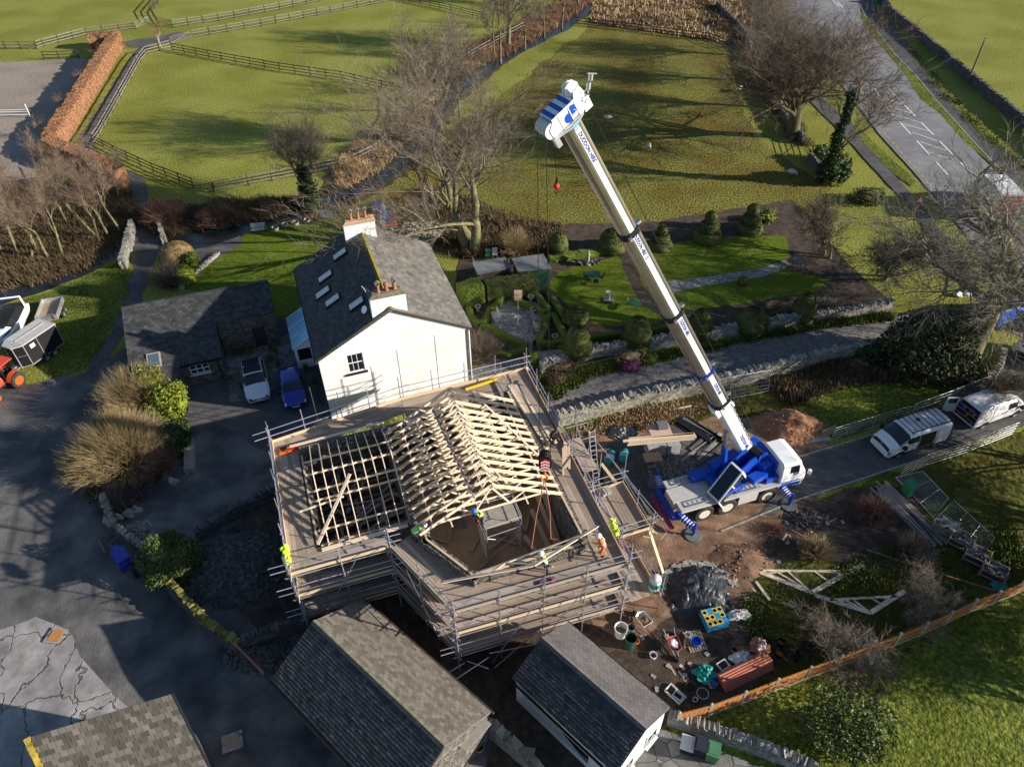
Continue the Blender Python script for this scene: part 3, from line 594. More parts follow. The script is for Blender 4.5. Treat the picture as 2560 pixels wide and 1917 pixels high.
panel(wl, [[E(-16.8, 22.75, 0), E(-16.8, 24.6, 0), E(-16.8, 24.6, zo(24.6)-.1), E(-16.8, 22.75, zo(22.75)-.1)]], NH*-.4)
panel(wl, [[E(-20, 22.75, 0), E(-17.2, 22.75, 0), E(-17.2, 22.75, zo(22.75)-.1), E(-20, 22.75, zo(22.75)-.1)]], UH*.4)
panel(wl, [[E(-20, 31.6, 0), E(-9.35, 31.6, 0), E(-9.35, 31.6, 2.9), E(-20, 31.6, 2.9)]], UH*-.4)
wl.build('wall', 'rubblestone', ob)
rf = MB()
for n0, n1, u0 in ((-20.2, -16.72, 22.55), (-16.72, -13.68, 24.4), (-13.68, -9.2, 27.2)):
    a, b, c, d = E(n0, u0, zo(u0)), E(n1, u0, zo(u0)), E(n1, 30, 4.5), E(n0, 30, 4.5)
    slab(rf, a, b, c, d, .09); slates(rf, a, b, c, d, .32, .24)
rf.build('roof_slope', 'slate', ob)
r2 = MB(); a, b, c, d = E(-9.2, 31.9, 2.85), E(-20.2, 31.9, 2.85), E(-20.2, 30, 4.5), E(-9.2, 30, 4.5); slab(r2, a, b, c, d, .09); slates(r2, a, b, c, d, .32, .24); r2.build('roof_slope', 'slate', ob)
rg = MB()
for i in range(24): rg.beam(E(-20.2+i*.458, 30, 4.53), E(-20.2+i*.458+.44, 30, 4.53), .24, .1)
rg.build('ridge', 'slate', ob)
sk = MB(); q = E(-18.4, 25.2, zo(25.2)+.08); d = (UH+V((0, 0, .42))).normalized(); up = V((0, 0, 1))-d*d.z; up.normalize()
sk.obox(q, NH*.48, d*.62, up*.07); s1 = sk.build('skylight', 'grey_wood', ob); sp = MB(); sp.obox(q+up*.075, NH*.38, d*.52, up*.006); sp.build('pane', 'glass_sky', s1)
dr = MB(); ebox(dr, -11.3, -10.35, 27.62, 27.68, .02, 2.05); dr.build('door', 'dark_wood', ob)
ww = MB()
for a in (-16.2, -15.75, -15.3, -14.86): ebox(ww, a, a+.06, 24.66, 24.72, .9, 1.75)
for z in (.9, 1.3, 1.69): ebox(ww, -16.2, -14.8, 24.66, 24.71, z, z+.06)
ebox(ww, -16.3, -14.7, 24.5, 24.66, .84, .9)
w1 = ww.build('window', 'white_paint', ob); pp = MB(); ebox(pp, -16.2, -14.8, 24.73, 24.75, .9, 1.75); pp.build('pane', 'glass_dark', w1)
gt = MB(); ebox(gt, -16.72, -13.7, 24.3, 24.4, zo(24.4)-.14, zo(24.4)-.05); gt.path([E(-14.1, 24.5, zo(24.4)-.1), E(-14.1, 24.52, .1)], .045); buildeach(gt, 'gutter', 'black', ob)

# ---------------- barns at the bottom of the frame ----------------
def frame(origin, az):
    a = R_(az); uu = V((sin(a), cos(a), 0)); nn = V((uu.y, -uu.x, 0)); return lambda n, u, z=0.0: origin+nn*n+uu*u+V((0, 0, z))
bA0 = P(1112, 1866, 4.6); bA0.z = 0
FA = frame(bA0, -48.5)
ba = thing('slate_barn', 'long stone barn with a brown and grey slate roof, lower middle of the photo', 'barn', FA(0, 4.5))
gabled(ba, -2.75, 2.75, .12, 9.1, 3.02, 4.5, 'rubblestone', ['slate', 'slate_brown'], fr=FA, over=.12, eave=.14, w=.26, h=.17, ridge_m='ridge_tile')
g_ = MB(); g_.obox(FA(-2.98, 4.6, 2.92), (FA(1, 0)-FA(0, 0))*.06, (FA(0, 1)-FA(0, 0))*5.2, (0, 0, .05)); g_.obox(FA(2.98, 4.6, 2.92), (FA(1, 0)-FA(0, 0))*.06, (FA(0, 1)-FA(0, 0))*4.7, (0, 0, .05)); buildeach(g_, 'gutter', 'dark_wood', ba)
g_ = MB(); g_.beam(FA(-2.95, 9.8, 2.9), FA(-2.95, 12.6, 2.5), .09, .09); tag(g_.build('iron_beam', 'terracotta'), 'rusty red beam running on from the slate barn gutter across the yard', 'beam')
g_ = MB(); g_.obox(FA(1.75, .0, 2.75), (FA(1, 0)-FA(0, 0))*.85, (FA(0, 1)-FA(0, 0))*.3, (0, 0, .03)); g_.build('door_canopy', 'grey_wood', ba)
g_ = MB(); g_.obox(FA(-.9, .08, 1.6), (FA(1, 0)-FA(0, 0))*.5, (FA(0, 1)-FA(0, 0))*.06, (0, 0, .5)); g_.build('shutter', 'timber_old', ba)
bB0 = P(1614, 1825, 3.75); bB0.z = 0
FB = frame(bB0, -45.2)
bb = thing('white_outhouse', 'white-walled outhouse with a slate roof in the bottom right, dark slope towards the yard', 'outhouse', FB(0, 3))
hB = {'left': [[FB(-1.85, 1.6, .5), FB(-1.85, 6.0, .5), FB(-1.85, 6.0, 1.4), FB(-1.85, 1.6, 1.4)]]}
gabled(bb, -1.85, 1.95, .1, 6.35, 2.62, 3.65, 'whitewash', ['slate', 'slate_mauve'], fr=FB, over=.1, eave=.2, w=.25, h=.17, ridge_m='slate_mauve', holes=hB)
pp = MB(); pp.obox(FB(-1.7, 3.8, .95), (FB(1, 0)-FB(0, 0))*.02, (FB(0, 1)-FB(0, 0))*2.2, (0, 0, .45)); pp.build('window', 'glass_dark', bb)
for q in (-.9, .95):
    pp = MB(); pp.obox(FB(q, .06, 1.35), (FB(1, 0)-FB(0, 0))*.38, (FB(0, 1)-FB(0, 0))*.05, (0, 0, .55)); w1 = pp.build('window', 'white_paint', bb)
    for s in (-.19, .19):
        p2 = MB(); p2.obox(FB(q+s, .0, 1.35), (FB(1, 0)-FB(0, 0))*.15, (FB(0, 1)-FB(0, 0))*.006, (0, 0, .46)); p2.build('pane', 'glass_dark', w1)
    p3 = MB(); p3.obox(FB(q, -.02, .76), (FB(1, 0)-FB(0, 0))*.45, (FB(0, 1)-FB(0, 0))*.1, (0, 0, .04)); p3.build('sill', 'whitewash', w1)
g_ = MB(); g_.obox(FB(2.22, 3.2, 2.5), (FB(1, 0)-FB(0, 0))*.05, (FB(0, 1)-FB(0, 0))*3.3, (0, 0, .05)); g_.obox(FB(-2.12, 3.2, 2.45), (FB(1, 0)-FB(0, 0))*.05, (FB(0, 1)-FB(0, 0))*3.3, (0, 0, .05)); buildeach(g_, 'gutter', 'black', bb)
# low store between the outhouse and the yard
q = [P(1360, 1800), P(1500, 1895), P(1560, 1960), P(1430, 2010), P(1330, 1890)]
# slated roof in the bottom left corner
bc = thing('corner_barn', 'stone barn in the bottom left corner with large pale slates and yellow lichen', 'barn', V((-18, 13, 0)))
Ct, Cl = P(428, 1734, 5.2), P(58, 1847, 5.2); dirn = (Ct-Cl).normalized(); pr = V((dirn.y, -dirn.x, 0))
Cb = P(521, 1917, 3.2); e_ = (Cb-Ct); e_ = e_*1.9; Cb2 = Ct+e_; Cl2 = Cl+e_
Lf = Cl+dirn*.42
rf = MB(); slab(rf, Cl2, Cb2, Ct, Cl, .1); slates(rf, Cl2+dirn*.3, Cb2, Ct, Cl+dirn*.3, .3, .24, th=.02, jit=.03); rf.build('roof_slope', 'slate_big', bc)
li = MB(); 
for i in range(26):
    t = i/26; jb_ = Cl.lerp(Cl2, t)+dirn*.14; li.beam(jb_+V((0, 0, random.uniform(0, .02))), Cl.lerp(Cl2, t+.037)+dirn*.14, .27+random.uniform(-.03, .03), .07)
li.build('lichen_edge', 'lichen', bc)
wl = MB(); wt = [Ct-dirn*.15-V((0, 0, .14)), Cb2-dirn*.15-V((0, 0, .14))]
panel(wl, [[V((wt[0].x, wt[0].y, 0)), V((wt[1].x, wt[1].y, 0)), wt[1], wt[0]]], -dirn*.4)
wf_ = Ct+e_.normalized()*.12; panel(wl, [[V((Cl.x, Cl.y, 0))+e_.normalized()*.1, V((Ct.x, Ct.y, 0))-dirn*.16+e_.normalized()*.1, Ct-dirn*.16+e_.normalized()*.1-V((0, 0, .25)), Cl+e_.normalized()*.1-V((0, 0, .25))]], V((e_.x, e_.y, 0)).normalized()*.4)
wl.build('wall', 'rubblestone', bc)
g_ = MB(); g_.beam(Ct+dirn*.06-V((0, 0, .05)), Cb2+dirn*.06-V((0, 0, .05)), .09, .12); buildeach(g_, 'gutter', 'black', bc)

# ---------------- unfinished house: stone walls, floors, trusses ----------------
uh = thing('unfinished_house', 'roofless stone house being rebuilt, pale timber trusses and rafters on its walls', 'house', E(-2, 4))
wl = MB()
def wall(mb, pts, z0, z1, t=.45, k=None):
    for i in range(len(pts)-1):
        a, b = V(pts[i]), V(pts[i+1]); d = (b-a).normalized(); nn = V((-d.y, d.x, 0))
        mb.obox((a+b)/2+V((0, 0, (z0+z1)/2)), (b-a)/2+d*t*.49, nn*t/2, (0, 0, (z1-z0)/2), k)
wall(wl, [E(-3.62, .9), E(-3.62, -.1), E(-1.95, -3.0), E(3.75, -3.05)], 0, 6.05)
wall(wl, [E(3.98, -2.8), E(3.98, 8.9)], 0, 6.35)
wall(wl, [E(3.7, 9.0), E(-8.9, 9.0)], 0, 5.75)
wall(wl, [E(-9.05, 8.6), E(-9.05, 2.2)], 0, 5.45)
wall(wl, [E(-8.7, 1.85), E(-4.2, 1.85)], 0, 5.45)
wall(wl, [E(-3.95, 1.3), E(-3.95, 8.6)], 0, 6.2, .3)
wl.build('wall', 'rubblestone', uh)
cpng = MB()
for a, b, z in ((E(-3.62, .9), E(-3.62, -.1), 6.06), (E(-3.62, -.1), E(-1.95, -3.0), 6.07), (E(-1.95, -3.0), E(3.75, -3.05), 6.06), (E(3.98, -2.8), E(3.98, 8.9), 6.36), (E(-9.05, 8.8), E(-9.05, 2.0), 5.47), (E(-8.9, 1.85), E(-4.2, 1.85), 5.475)):
    cpng.beam(a+V((0, 0, z+.02)), b+V((0, 0, z+.02)), .11, .07)
buildeach(cpng, 'wall_plate', 'board_new', uh)
fl = MB()
for i in range(58):
    n0 = -3.7+i*.135
    if n0 > 3.6: break
    ebox(fl, n0, n0+.13, -2.7+(.0 if n0 > -1.9 else (-1.9-n0)*1.7), 8.8, 3.0, 3.03+random.uniform(0, .006))
fl.build('floor', 'leaf_litter' if 0 else 'ply', uh)
f2 = MB(); ebox(f2, -8.8, -4.1, 2.1, 8.8, 2.6, 2.64); f2.build('floor', 'dark_wood', uh)
jn = MB()
for k_ in range(11): ebox(jn, -8.8, -4.1, 2.4+k_*.6, 2.45+k_*.6, 2.65, 2.85)
buildeach(jn, 'floor_joist', 'timber_old', uh)
for a_, b_, z0_, z1_ in ((E(3.4, -2.2), E(3.1, 1.6), 3.1, 5.2), (E(3.0, -2.3), E(2.6, 1.0), 3.1, 4.6), (E(2.5, -2.4), E(1.9, .2), 3.1, 3.5), (E(3.5, -1.6), E(3.55, 2.6), 3.3, 5.6)):
    q = MB(); q.beam(a_+V((0, 0, z0_)), b_+V((0, 0, z1_)), .24, .04); q.build('leaning_board', 'board_new', uh)
for n_ in (-1.0, 1.7):
    q = MB(); wall(q, [E(n_, 2.2), E(n_, 8.7)], 3.03, 5.2, .12); q.build('partition', 'block_grey', uh)
for i in range(9):
    q = MB(); q.beam(E(-3.4, 2.3+i*.75, 5.5), E(3.7, 2.3+i*.75, 5.5), .06, .2); q.build('joist', 'timber_old', uh)
clut = MB()
for i in range(46):
    a = E(random.uniform(-3.4, 3.4), random.uniform(-2.2, 8.4), 3.06+random.uniform(0, .25)); t = random.uniform(0, pi)
    clut.beam(a, a+V((cos(t), sin(t), random.uniform(-.03, .05)))*random.uniform(.4, 2.2), random.uniform(.08, .25), .04)
for i in range(40):
    a = E(random.uniform(-8.6, -4.4), random.uniform(2.3, 8.5), 2.9+random.uniform(0, .35)); t = random.uniform(0, pi)
    clut.beam(a, a+V((cos(t), sin(t), random.uniform(-.03, .05)))*random.uniform(.4, 2.4), random.uniform(.08, .22), .04)
buildeach(clut, 'loose_board', 'board', uh)[:0]
# raised-tie roof truss in its own plane: x across, z up, thickness along y
def truss_mb(rise=2.3, half=3.95, tie=.62, w=.045, only=None):
    mb = MB(); s = rise/half
    zt = lambda x: rise-abs(x)*s
    A = V((0, 0, rise))
    for sg in (-1, 1):
        mb.beam((0, 0, rise-.1), (sg*half, 0, -.1), w, .2, (0, 0, 1))
    xt = half*(1-tie*.42); zt_ = rise-xt*s-.16
    mb.beam((-xt, 0, zt_), (xt, 0, zt_), w, .12)
    for sg in (-1, 1):
        x1, x2 = xt*.33*sg, xt*.62*sg
        mb.beam((0, 0, rise-.25), (x1, 0, zt_), w*.9, .09); mb.beam((x1, 0, zt_), (x2, 0, rise-abs(x2)*s-.2), w*.9, .09)
    return mb
def plates(rise=2.3, half=3.95):
    mb = MB(); s = rise/half
    for sg in (-1, 1): mb.box(-.1, .1, sg*.024, sg*.026, rise-.3, rise-.08)
    for x in (-2.9, 2.9):
        for sg in (-1, 1): mb.box(x-.09, x+.09, sg*.024, sg*.026, rise-abs(x)*s-.26, rise-abs(x)*s-.1)
    return mb
t0 = truss_mb(); t0.mi = [0]*len(t0.f); pl_ = plates(); t0.add(pl_.v, pl_.f, 1); tm = t0.build('roof_truss', ['timber', 'galv'])
for i in range(14):
    o = tm if i == 0 else tm.copy()
    if i: C.objects.link(o)
    o.parent = uh; q = E(random.uniform(-.03, .03), i*.6, 6.63) - uh.location; o.location = q; o.rotation_euler = (random.uniform(-.006, .006), 0, -HA+random.uniform(-.006, .006))
# binders and temporary braces over the trusses
br = MB()
s_ = 2.3/3.95; top = lambda n_: 8.93-abs(n_)*s_+.08
br.beam(E(-1.25, 7.0, top(-1.25)), E(-.95, -.2, top(-.95)), .1, .04); br.build('brace', 'grey_wood', uh)
br = MB(); br.beam(E(1.2, 7.7, top(1.0)), E(3.75, 2.6, top(3.75)+.02), .1, .04); br.beam(E(3.7, 2.6, top(3.7)), E(4.5, 3.4, 6.6), .1, .04); br.build('brace', 'timber', uh)
br = MB()
for n_, dz in ((-2.2, -1.2), (-.2, -1.25), (2.0, -1.2), (-3.2, -.25), (3.2, -.25)): br.beam(E(n_, -.1, top(n_)+dz), E(n_+.1, 7.9, top(n_)+dz), .08, .035)
for a, b in (((-.2, 1.6), (.4, .4)), ((.5, 1.0), (.9, .1))): br.beam(E(a[0], a[1], top(a[0])+.05), E(b[0], b[1], top(b[0])+.05), .08, .035)
buildeach(br, 'binder', 'timber', uh)
# left block: rafters
for i in range(9):
    n_ = -8.5+i*.545; rm = MB(); rm.beam(E(n_, 9.05, 5.72), E(n_, 5.45, 7.35), .05, .15); rm.beam(E(n_, 5.45, 7.35), E(n_, 1.6, 5.5), .05, .15)
    rm.build('rafter', 'timber', uh)
pu = MB()
for u_, z_ in ((7.3, 6.3), (5.45, 7.2), (4.6, 6.75), (4.1, 6.5), (2.6, 5.82)): pu.beam(E(-8.9, u_, z_), E(-3.9, u_, z_), .06, .11)
pu.beam(E(-9.6, 3.7, 6.45), E(-7.2, 3.9, 6.5), .06, .09); buildeach(pu, 'purlin', 'timber', uh)
pb = MB(); pb.beam(E(-6.6, 4.8, 7.15), E(-9.05, 1.8, 5.75), .16, .05); pb.build('brace', 'timber', uh)
ln = MB(); ln.beam(E(-9.6, 9.35, 5.85), E(-3.9, 9.35, 5.95), .16, .05); ln.beam(E(-8.9, 1.5, 5.6), E(-4.3, 1.5, 5.65), .2, .06); buildeach(ln, 'fascia_board', 'timber', uh)
# ---------------- plants ----------------
def rotv(d, ang, az):
    d = d.normalized(); x = d.cross(V((0, 0, 1)) if abs(d.z) < .95 else V((1, 0, 0))).normalized(); y = d.cross(x)
    return (d*cos(ang)+(x*cos(az)+y*sin(az))*sin(ang)).normalized()
def grow(seed, H=14, trunk=3.5, r0=.35, limbs=6, kids=(5, 5, 5), twigs=7, spread=.75, up=.25, wob=.18, tw_len=.9, tw_r=.012, lean=(0, 0), multi=1, split=.62, droop=0):
    rs = random.Random(seed); T = MB(); K = MB()
    def g3(): return V((rs.gauss(0, 1), rs.gauss(0, 1), rs.gauss(0, 1)))
    def twig(p, d, L, r):
        m = p+d*L*.5+g3()*L*.05; e = m+(d+g3()*.25+V((0, 0, up*.3-droop))).normalized()*L*.55
        x = d.cross(g3()).normalized()*r; y = d.cross(x).normalized()*r
        K.add([p+x, p-x*.5+y, p-x*.5-y, m+x*.7, m-x*.35+y*.7, m-x*.35-y*.7, e], [(0, 1, 4, 3), (1, 2, 5, 4), (2, 0, 3, 5), (3, 4, 6), (4, 5, 6), (5, 3, 6)])
    def br(p, d, L, r, lev):
        ns = 5 if lev < 2 else 3; pts = [p]; dd = d
        for i in range(ns):
            dd = (dd+g3()*wob+V((0, 0, up*.25-droop*.5*(lev > 1)))).normalized(); pts.append(pts[-1]+dd*L/ns)
        re = r*(.5 if lev < 3 else .4); rr = [r+(re-r)*i/ns for i in range(ns+1)]
        (T if lev <= 1 else K).path(pts, rr, [8, 6, 4, 3, 3][min(lev, 4)])
        def at(t):
            f = t*ns; i = min(ns-1, int(f)); return pts[i].lerp(pts[i+1], f-i), (pts[i+1]-pts[i]).normalized(), r+(re-r)*t
        if lev <= len(kids):
            k = kids[lev-1]
            for i in range(k):
                t = .28+.72*(i+rs.random()*.7)/k if i < k-1 else 1.0
                q, qd, qr = at(min(1, t)); an = (rs.uniform(.35, .95)*spread if i < k-1 else rs.uniform(.05, .3))
                nd = rotv(qd, an, rs.uniform(0, 2*pi)); nd = (nd+V((0, 0, up*.3))).normalized()
                br(q, nd, L*rs.uniform(split-.12, split+.1), qr*rs.uniform(.42, .62), lev+1)
        else:
            for i in range(twigs):
                q, qd, qr = at(rs.uniform(.15, 1)); twig(q, rotv(qd, rs.uniform(.2, .9), rs.uniform(0, 2*pi)), tw_len*rs.uniform(.5, 1.2), tw_r)
    for mI in range(multi):
        base = V((rs.uniform(-.3, .3)*(multi > 1)*2, rs.uniform(-.3, .3)*(multi > 1)*2, 0)); r_ = r0 if multi == 1 else r0*rs.uniform(.6, 1)
        d = (V((lean[0], lean[1], 1))+(g3()*.16 if multi > 1 else g3()*.03)).normalized(); pts = [base-V((0, 0, .2))]; L = trunk
        for i in range(4): d = (d+g3()*wob*.3).normalized(); pts.append(pts[-1]+d*L/4)
        T.path(pts, [r_*1.35, r_*1.05, r_, r_*.92, r_*.85], 9)
        n_ = max(2, limbs//multi)
        for i in range(n_):
            t = rs.uniform(.55, 1) if i < n_-1 else 1; q = pts[2].lerp(pts[4], (t-.5)*2) if t > .5 else pts[2]
            nd = rotv(d, rs.uniform(.4, 1.0)*spread if i < n_-1 else .12, i*2*pi/n_+rs.uniform(-.4, .4))
            br(q, (nd+V((0, 0, up*.4))).normalized(), (H-trunk)*rs.uniform(.42, .58), r_*rs.uniform(.36, .52) if i < n_-1 else r_*.75, 1)
    return T, K
def tree_proto(name, label, seed, bark, twig, **kw):
    root = thing(name, label, 'tree'); T, K = grow(seed, **kw); T.build('trunk', bark, root, local=True, smooth=True); K.build('crown', twig, root, local=True)
    return root
def put(root, px, s=1.0, rz=None, label=None, first=False, group=None):
    p = P(*px); rz = random.uniform(0, 6) if rz is None else rz
    if first: root.location = p; root.rotation_euler = (0, 0, rz); root.scale = s if hasattr(s, '__len__') else (s, s, s); o = root
    else: o = dup(root, p, rz, label, s)
    if label: o['label'] = label
    if group: o['group'] = group
    return o
G1 = 'bare trees beside the beck'
tb = tree_proto('bare_tree', 'x', 3, 'bark_moss', 'twig', H=17.5, trunk=4.2, r0=.34, limbs=10, kids=(6, 6, 5), twigs=8, spread=.85, up=.24, tw_len=1.0, tw_r=.0075, multi=3)
put(tb, (1180, 622), (1.55, 1.55, 1.0), .5, 'tallest bare multi-stemmed tree, in the middle of the photo behind the farmhouse', True, G1)
tm1 = tree_proto('bare_tree', 'x', 11, 'bark_moss', 'twig', H=13, trunk=4.6, r0=.26, limbs=8, kids=(6, 6, 4), twigs=8, spread=.95, up=.2, tw_len=1.0, tw_r=.0075)
put(tm1, (1103, 367), (1.6, 1.6, 1.15), 1, 'round-crowned bare tree left of the tallest one, its trunk rising from the beck bank', True, G1)
tsl = tree_proto('bare_tree', 'x', 21, 'bark_moss', 'twig', H=10, trunk=4, r0=.15, limbs=4, kids=(4, 4, 3), twigs=6, spread=.5, up=.35, tw_len=.8)
put(tsl, (1252, 160), 1.1, 2, 'slim pale bare tree just left of the thick dark trunk near the top', True, G1)
put(tm1, (1272, 117), (1.2, 1.2, 1.1), 2.4, 'bare tree with a thick dark trunk at the top of the beck', False, G1)
for px, s, lab in (((1312, 124), .8, 'thin bare tree right of the thick dark trunk on the beck bank'), ((1361, 97), .75, 'small bare tree between two others along the upper beck'), ((1404, 74), .9, 'forked bare tree by the end of the dark paddock fence'), ((1235, 140), .85, 'slender bare tree leaning at the left of the upper beck group'), ((1445, 22), 1.3, 'bare trunk cut by the top edge of the photo beside the beck'), ((1150, 290), .95, 'thin bare tree behind the round-crowned one'), ((1120, 240), .9, 'thin bare tree among the red-brown scrub of the beck')):
    put(tsl, px, s, None, lab, False, G1)
ivt = put(tm1, (778, 521), (.85, .85, .82), 4.0, 'bare tree with a thick dark ivy jacket by the paddock rails', False, G1)
G2 = 'bare trees in the wood on the left'
wt = tree_proto('bare_tree', 'x', 31, 'bark_moss', 'twig_wood', H=8.0, trunk=2.8, r0=.15, limbs=5, kids=(5, 5, 3), twigs=6, spread=.7, up=.3, tw_len=.8, tw_r=.007, multi=2)
wl_ = [((292, 587), 1.0, 'pale bare tree of the left wood nearest the bridge'), ((249, 599), 1.05, 'bare tree just left of the one nearest the bridge'), ((134, 638), 1.1, 'bare tree in the middle of the left wood at the stream edge'), ((84, 640), 1.0, 'leaning pale trunk left of the middle of the left wood'), ((27, 640), 1.15, 'bare tree at the left photo edge above the stream'), ((190, 560), .95, 'bare tree deep in the left wood, right of centre'), ((60, 560), 1.0, 'bare tree deep in the left wood, far left'), ((225, 490), .9, 'reddish bare tree in front of the lower beech hedge'), ((130, 480), .85, 'bare tree at the back of the left wood beside the arena'), ((290, 500), .8, 'bare tree between the beech hedge and the dark track')]
for i, (px, s, lab) in enumerate(wl_): put(wt, px, s, i*1.3, lab, i == 0, G2)
# big trees on the road side
G3 = 'large bare trees along the road'
for px, s, lab in (((1885, 140), (1.3, 1.3, .85), 'dark bare tree at the top of the paddock wall, first from the plot'), ((1915, 205), (1.2, 1.2, .85), 'bare tree second along the paddock wall, left of the road'), ((1945, 270), (1.3, 1.3, .9), 'bare tree third along the paddock wall, behind the broad one')): put(tm1, px, s, None, lab, False, G3)
tR = tree_proto('bare_tree', 'x', 45, 'bark_dark', 'twig_dark', H=15, trunk=4.6, r0=.5, limbs=9, kids=(7, 6, 5), twigs=8, spread=1.1, up=.12, tw_len=1.1, split=.68, tw_r=.009)
put(tR, (1980, 344), (1.45, 1.45, 1.05), 2.0, 'broad bare tree with a pale trunk on the paddock wall by the road', True, G3)
tX = tree_proto('bare_tree', 'x', 52, 'bark_moss', 'twig_grey', H=17, trunk=7.5, r0=.55, limbs=9, kids=(7, 6, 5), twigs=7, spread=1.1, up=.08, tw_len=1.1, split=.7, tw_r=.009)
put(tX, (2412, 893), (1.45, 1.45, 1.08), 1.2, 'huge spreading mossy tree above the vans at the right photo edge', True, G3)
iv2 = put(tsl, (2062, 463), (2.0, 2.0, 1.45), 1.0, 'tall ivy-clad tree standing between the paddock and the road', False, G3)
put(tsl, (1918, 74), (1.6, 1.6, 1.1), 3.0, 'pale multi-branched tree at the top beside the road junction', False, G3)
gt_ = tree_proto('bare_tree', 'x', 61, 'bark_moss', 'twig_dark', H=6.2, trunk=1.2, r0=.16, limbs=6, kids=(5, 5, 5), twigs=6, spread=1.0, up=.12, tw_len=.8, multi=2)
put(gt_, (2062, 640), 1.05, 0, 'mossy-stemmed bare garden tree at the end of the lawn path', True)
put(gt_, (2210, 700), (1.3, 1.3, 1.1), 2, 'bare tree overhanging the gravel drive behind the evergreen'); put(gt_, (2480, 1000), .7, 2, 'bare brown shrub tree behind the rear van near the wall end')
for px, s, l_ in (((2860, 1500), .8, 'nearer'), ((3150, 1350), .9, 'farther')): put(tsl, px, s, None, l_+' bare tree out of frame on the right, shading the lawn')
for px, s, l_ in (((2720, 1170), 1.3, 'first'), ((2800, 1330), 1.5, 'second'), ((2840, 1570), 1.2, 'third'), ((2860, 1800), 1.3, 'fourth')): put(gt_, px, s, None, l_+' dense bare tree out of frame right of the lawn')
ap = tree_proto('apple_tree', 'x', 71, 'bark_moss', 'twig', H=4.2, trunk=.8, r0=.11, limbs=7, kids=(5, 4, 4), twigs=5, spread=1.1, up=.02, wob=.3, tw_len=.6, tw_r=.007)
put(ap, (2075, 1625), (1.15, 1.15, .85), 0, 'lichened bare apple tree beside the brown board fence, the larger and nearer one', True)
put(ap, (2290, 1540), (.95, .95, .9), 2, 'smaller bare apple tree near the stacked roof trusses, right of the other')
# saplings along the beech hedge
bp_ = tree_proto('birch_sapling', 'x', 81, 'birch', 'twig_red', H=3.6, trunk=1.2, r0=.04, limbs=5, kids=(4, 3), twigs=4, spread=.5, up=.4, tw_len=.5, tw_r=.008)
put(bp_, (406, 122), (1.5, 1.5, 1.35), 0, 'white-stemmed birch by the gates at the paddock corner', True)
for px, lab in (((255, 163), 'red-twigged sapling at the top of the beech hedge'), ((212, 224), 'red-twigged sapling second down the beech hedge'), ((163, 286), 'red-twigged sapling third down the beech hedge'), ((109, 346), 'red-twigged sapling at the lower corner of the beech hedge'), ((290, 118), 'tiny sapling by the turn of the hedge near the gate')):
    put(bp_, px, .9, None, lab, False, 'saplings in the beech hedge')
def leafmass(mb, c, r, n, size, seed=0, shell=.55, flat=0):
    c = V(c); rx, ry, rz = r if hasattr(r, '__len__') else (r, r, r)
    for _ in range(n):
        d = V((random.gauss(0, 1), random.gauss(0, 1), random.gauss(0, 1))).normalized()
        if flat and d.z < -.2: d.z = -d.z
        k = (shell+(1-shell)*random.random()**.5)*(1+.5*noise.noise(d*1.7+V((seed, seed, seed))))
        mb.leaf(c+V((d.x*rx*k, d.y*ry*k, d.z*rz*k)), size*random.uniform(.6, 1.3))
def bush(name, label, cat, px, r, m, n=900, size=.09, h=None, group=None, core=True, z=None, seed=0, lumps=0):
    base = P(*px); rr = r if hasattr(r, '__len__') else (r, r, r*.9); root = thing(name, label, cat, base, 0, group); zc = rr[2]*.85 if z is None else z
    mb = MB(); c = base+V((0, 0, zc))
    if core: mb.blob(c, (rr[0]*.66, rr[1]*.66, rr[2]*.7), seed, .2, 3)
    leafmass(mb, c, rr, n, size, seed, .8 if core else .3)
    for i in range(lumps):
        a = random.uniform(0, 2*pi); q = c+V((cos(a)*rr[0]*.6, sin(a)*rr[1]*.6, random.uniform(-.3, .5)*rr[2])); k = random.uniform(.35, .6)
        if core: mb.blob(q, (rr[0]*k*.8, rr[1]*k*.8, rr[2]*k*.8), seed+i, .3, 2)
        leafmass(mb, q, (rr[0]*k, rr[1]*k, rr[2]*k), n//5, size, seed+i, .8)
    mb.build('foliage', m, root)
    s = MB(); s.path([base-V((0, 0, .1)), base+V((.02, 0, zc*.5)), c], [.09, .07, .03], 6); s.build('stem', 'bark', root)
    return root
def twiggy(name, label, px, R, H, n, m, kids=3, r=.012, lean=.9, group=None, cat='shrub', curve=.4):
    base = P(*px); root = thing(name, label, cat, base, 0, group); mb = MB()
    for i in range(n):
        a = random.uniform(0, 2*pi); t = random.random()**.6; b = base+V((cos(a), sin(a), 0))*R*.25*random.random()
        th = t*1.42; L = random.uniform(.78, 1.06); e = base+V((cos(a)*sin(th)*R*L, sin(a)*sin(th)*R*L, max(.15, cos(th)**.8*H*L+.12*H)))
        L = H; mid = b.lerp(e, .5)+V((random.gauss(0, .08), random.gauss(0, .08), curve*.3*H*(1-cos(th)*.6))); pts = [b, b.lerp(mid, .5), mid, mid.lerp(e, .5)+V((0, 0, .03*L)), e]
        mb.path(pts, [r*1.6, r*1.4, r*1.1, r*.8, r*.4], 3)
        for k in range(kids):
            j = random.choice((1, 2, 2, 3, 3)); q = pts[j]; dd = rotv((pts[j+1]-pts[j]).normalized(), random.uniform(.2, .6), random.uniform(0, 6.3)); l2 = L*random.uniform(.2, .4)
            mb.path([q, q+dd*l2*.5+V((0, 0, .02)), q+(dd+V((0, 0, .2))).normalized()*l2], [r*.8, r*.6, r*.3], 3)
    mb.build('stem', m, root); return root
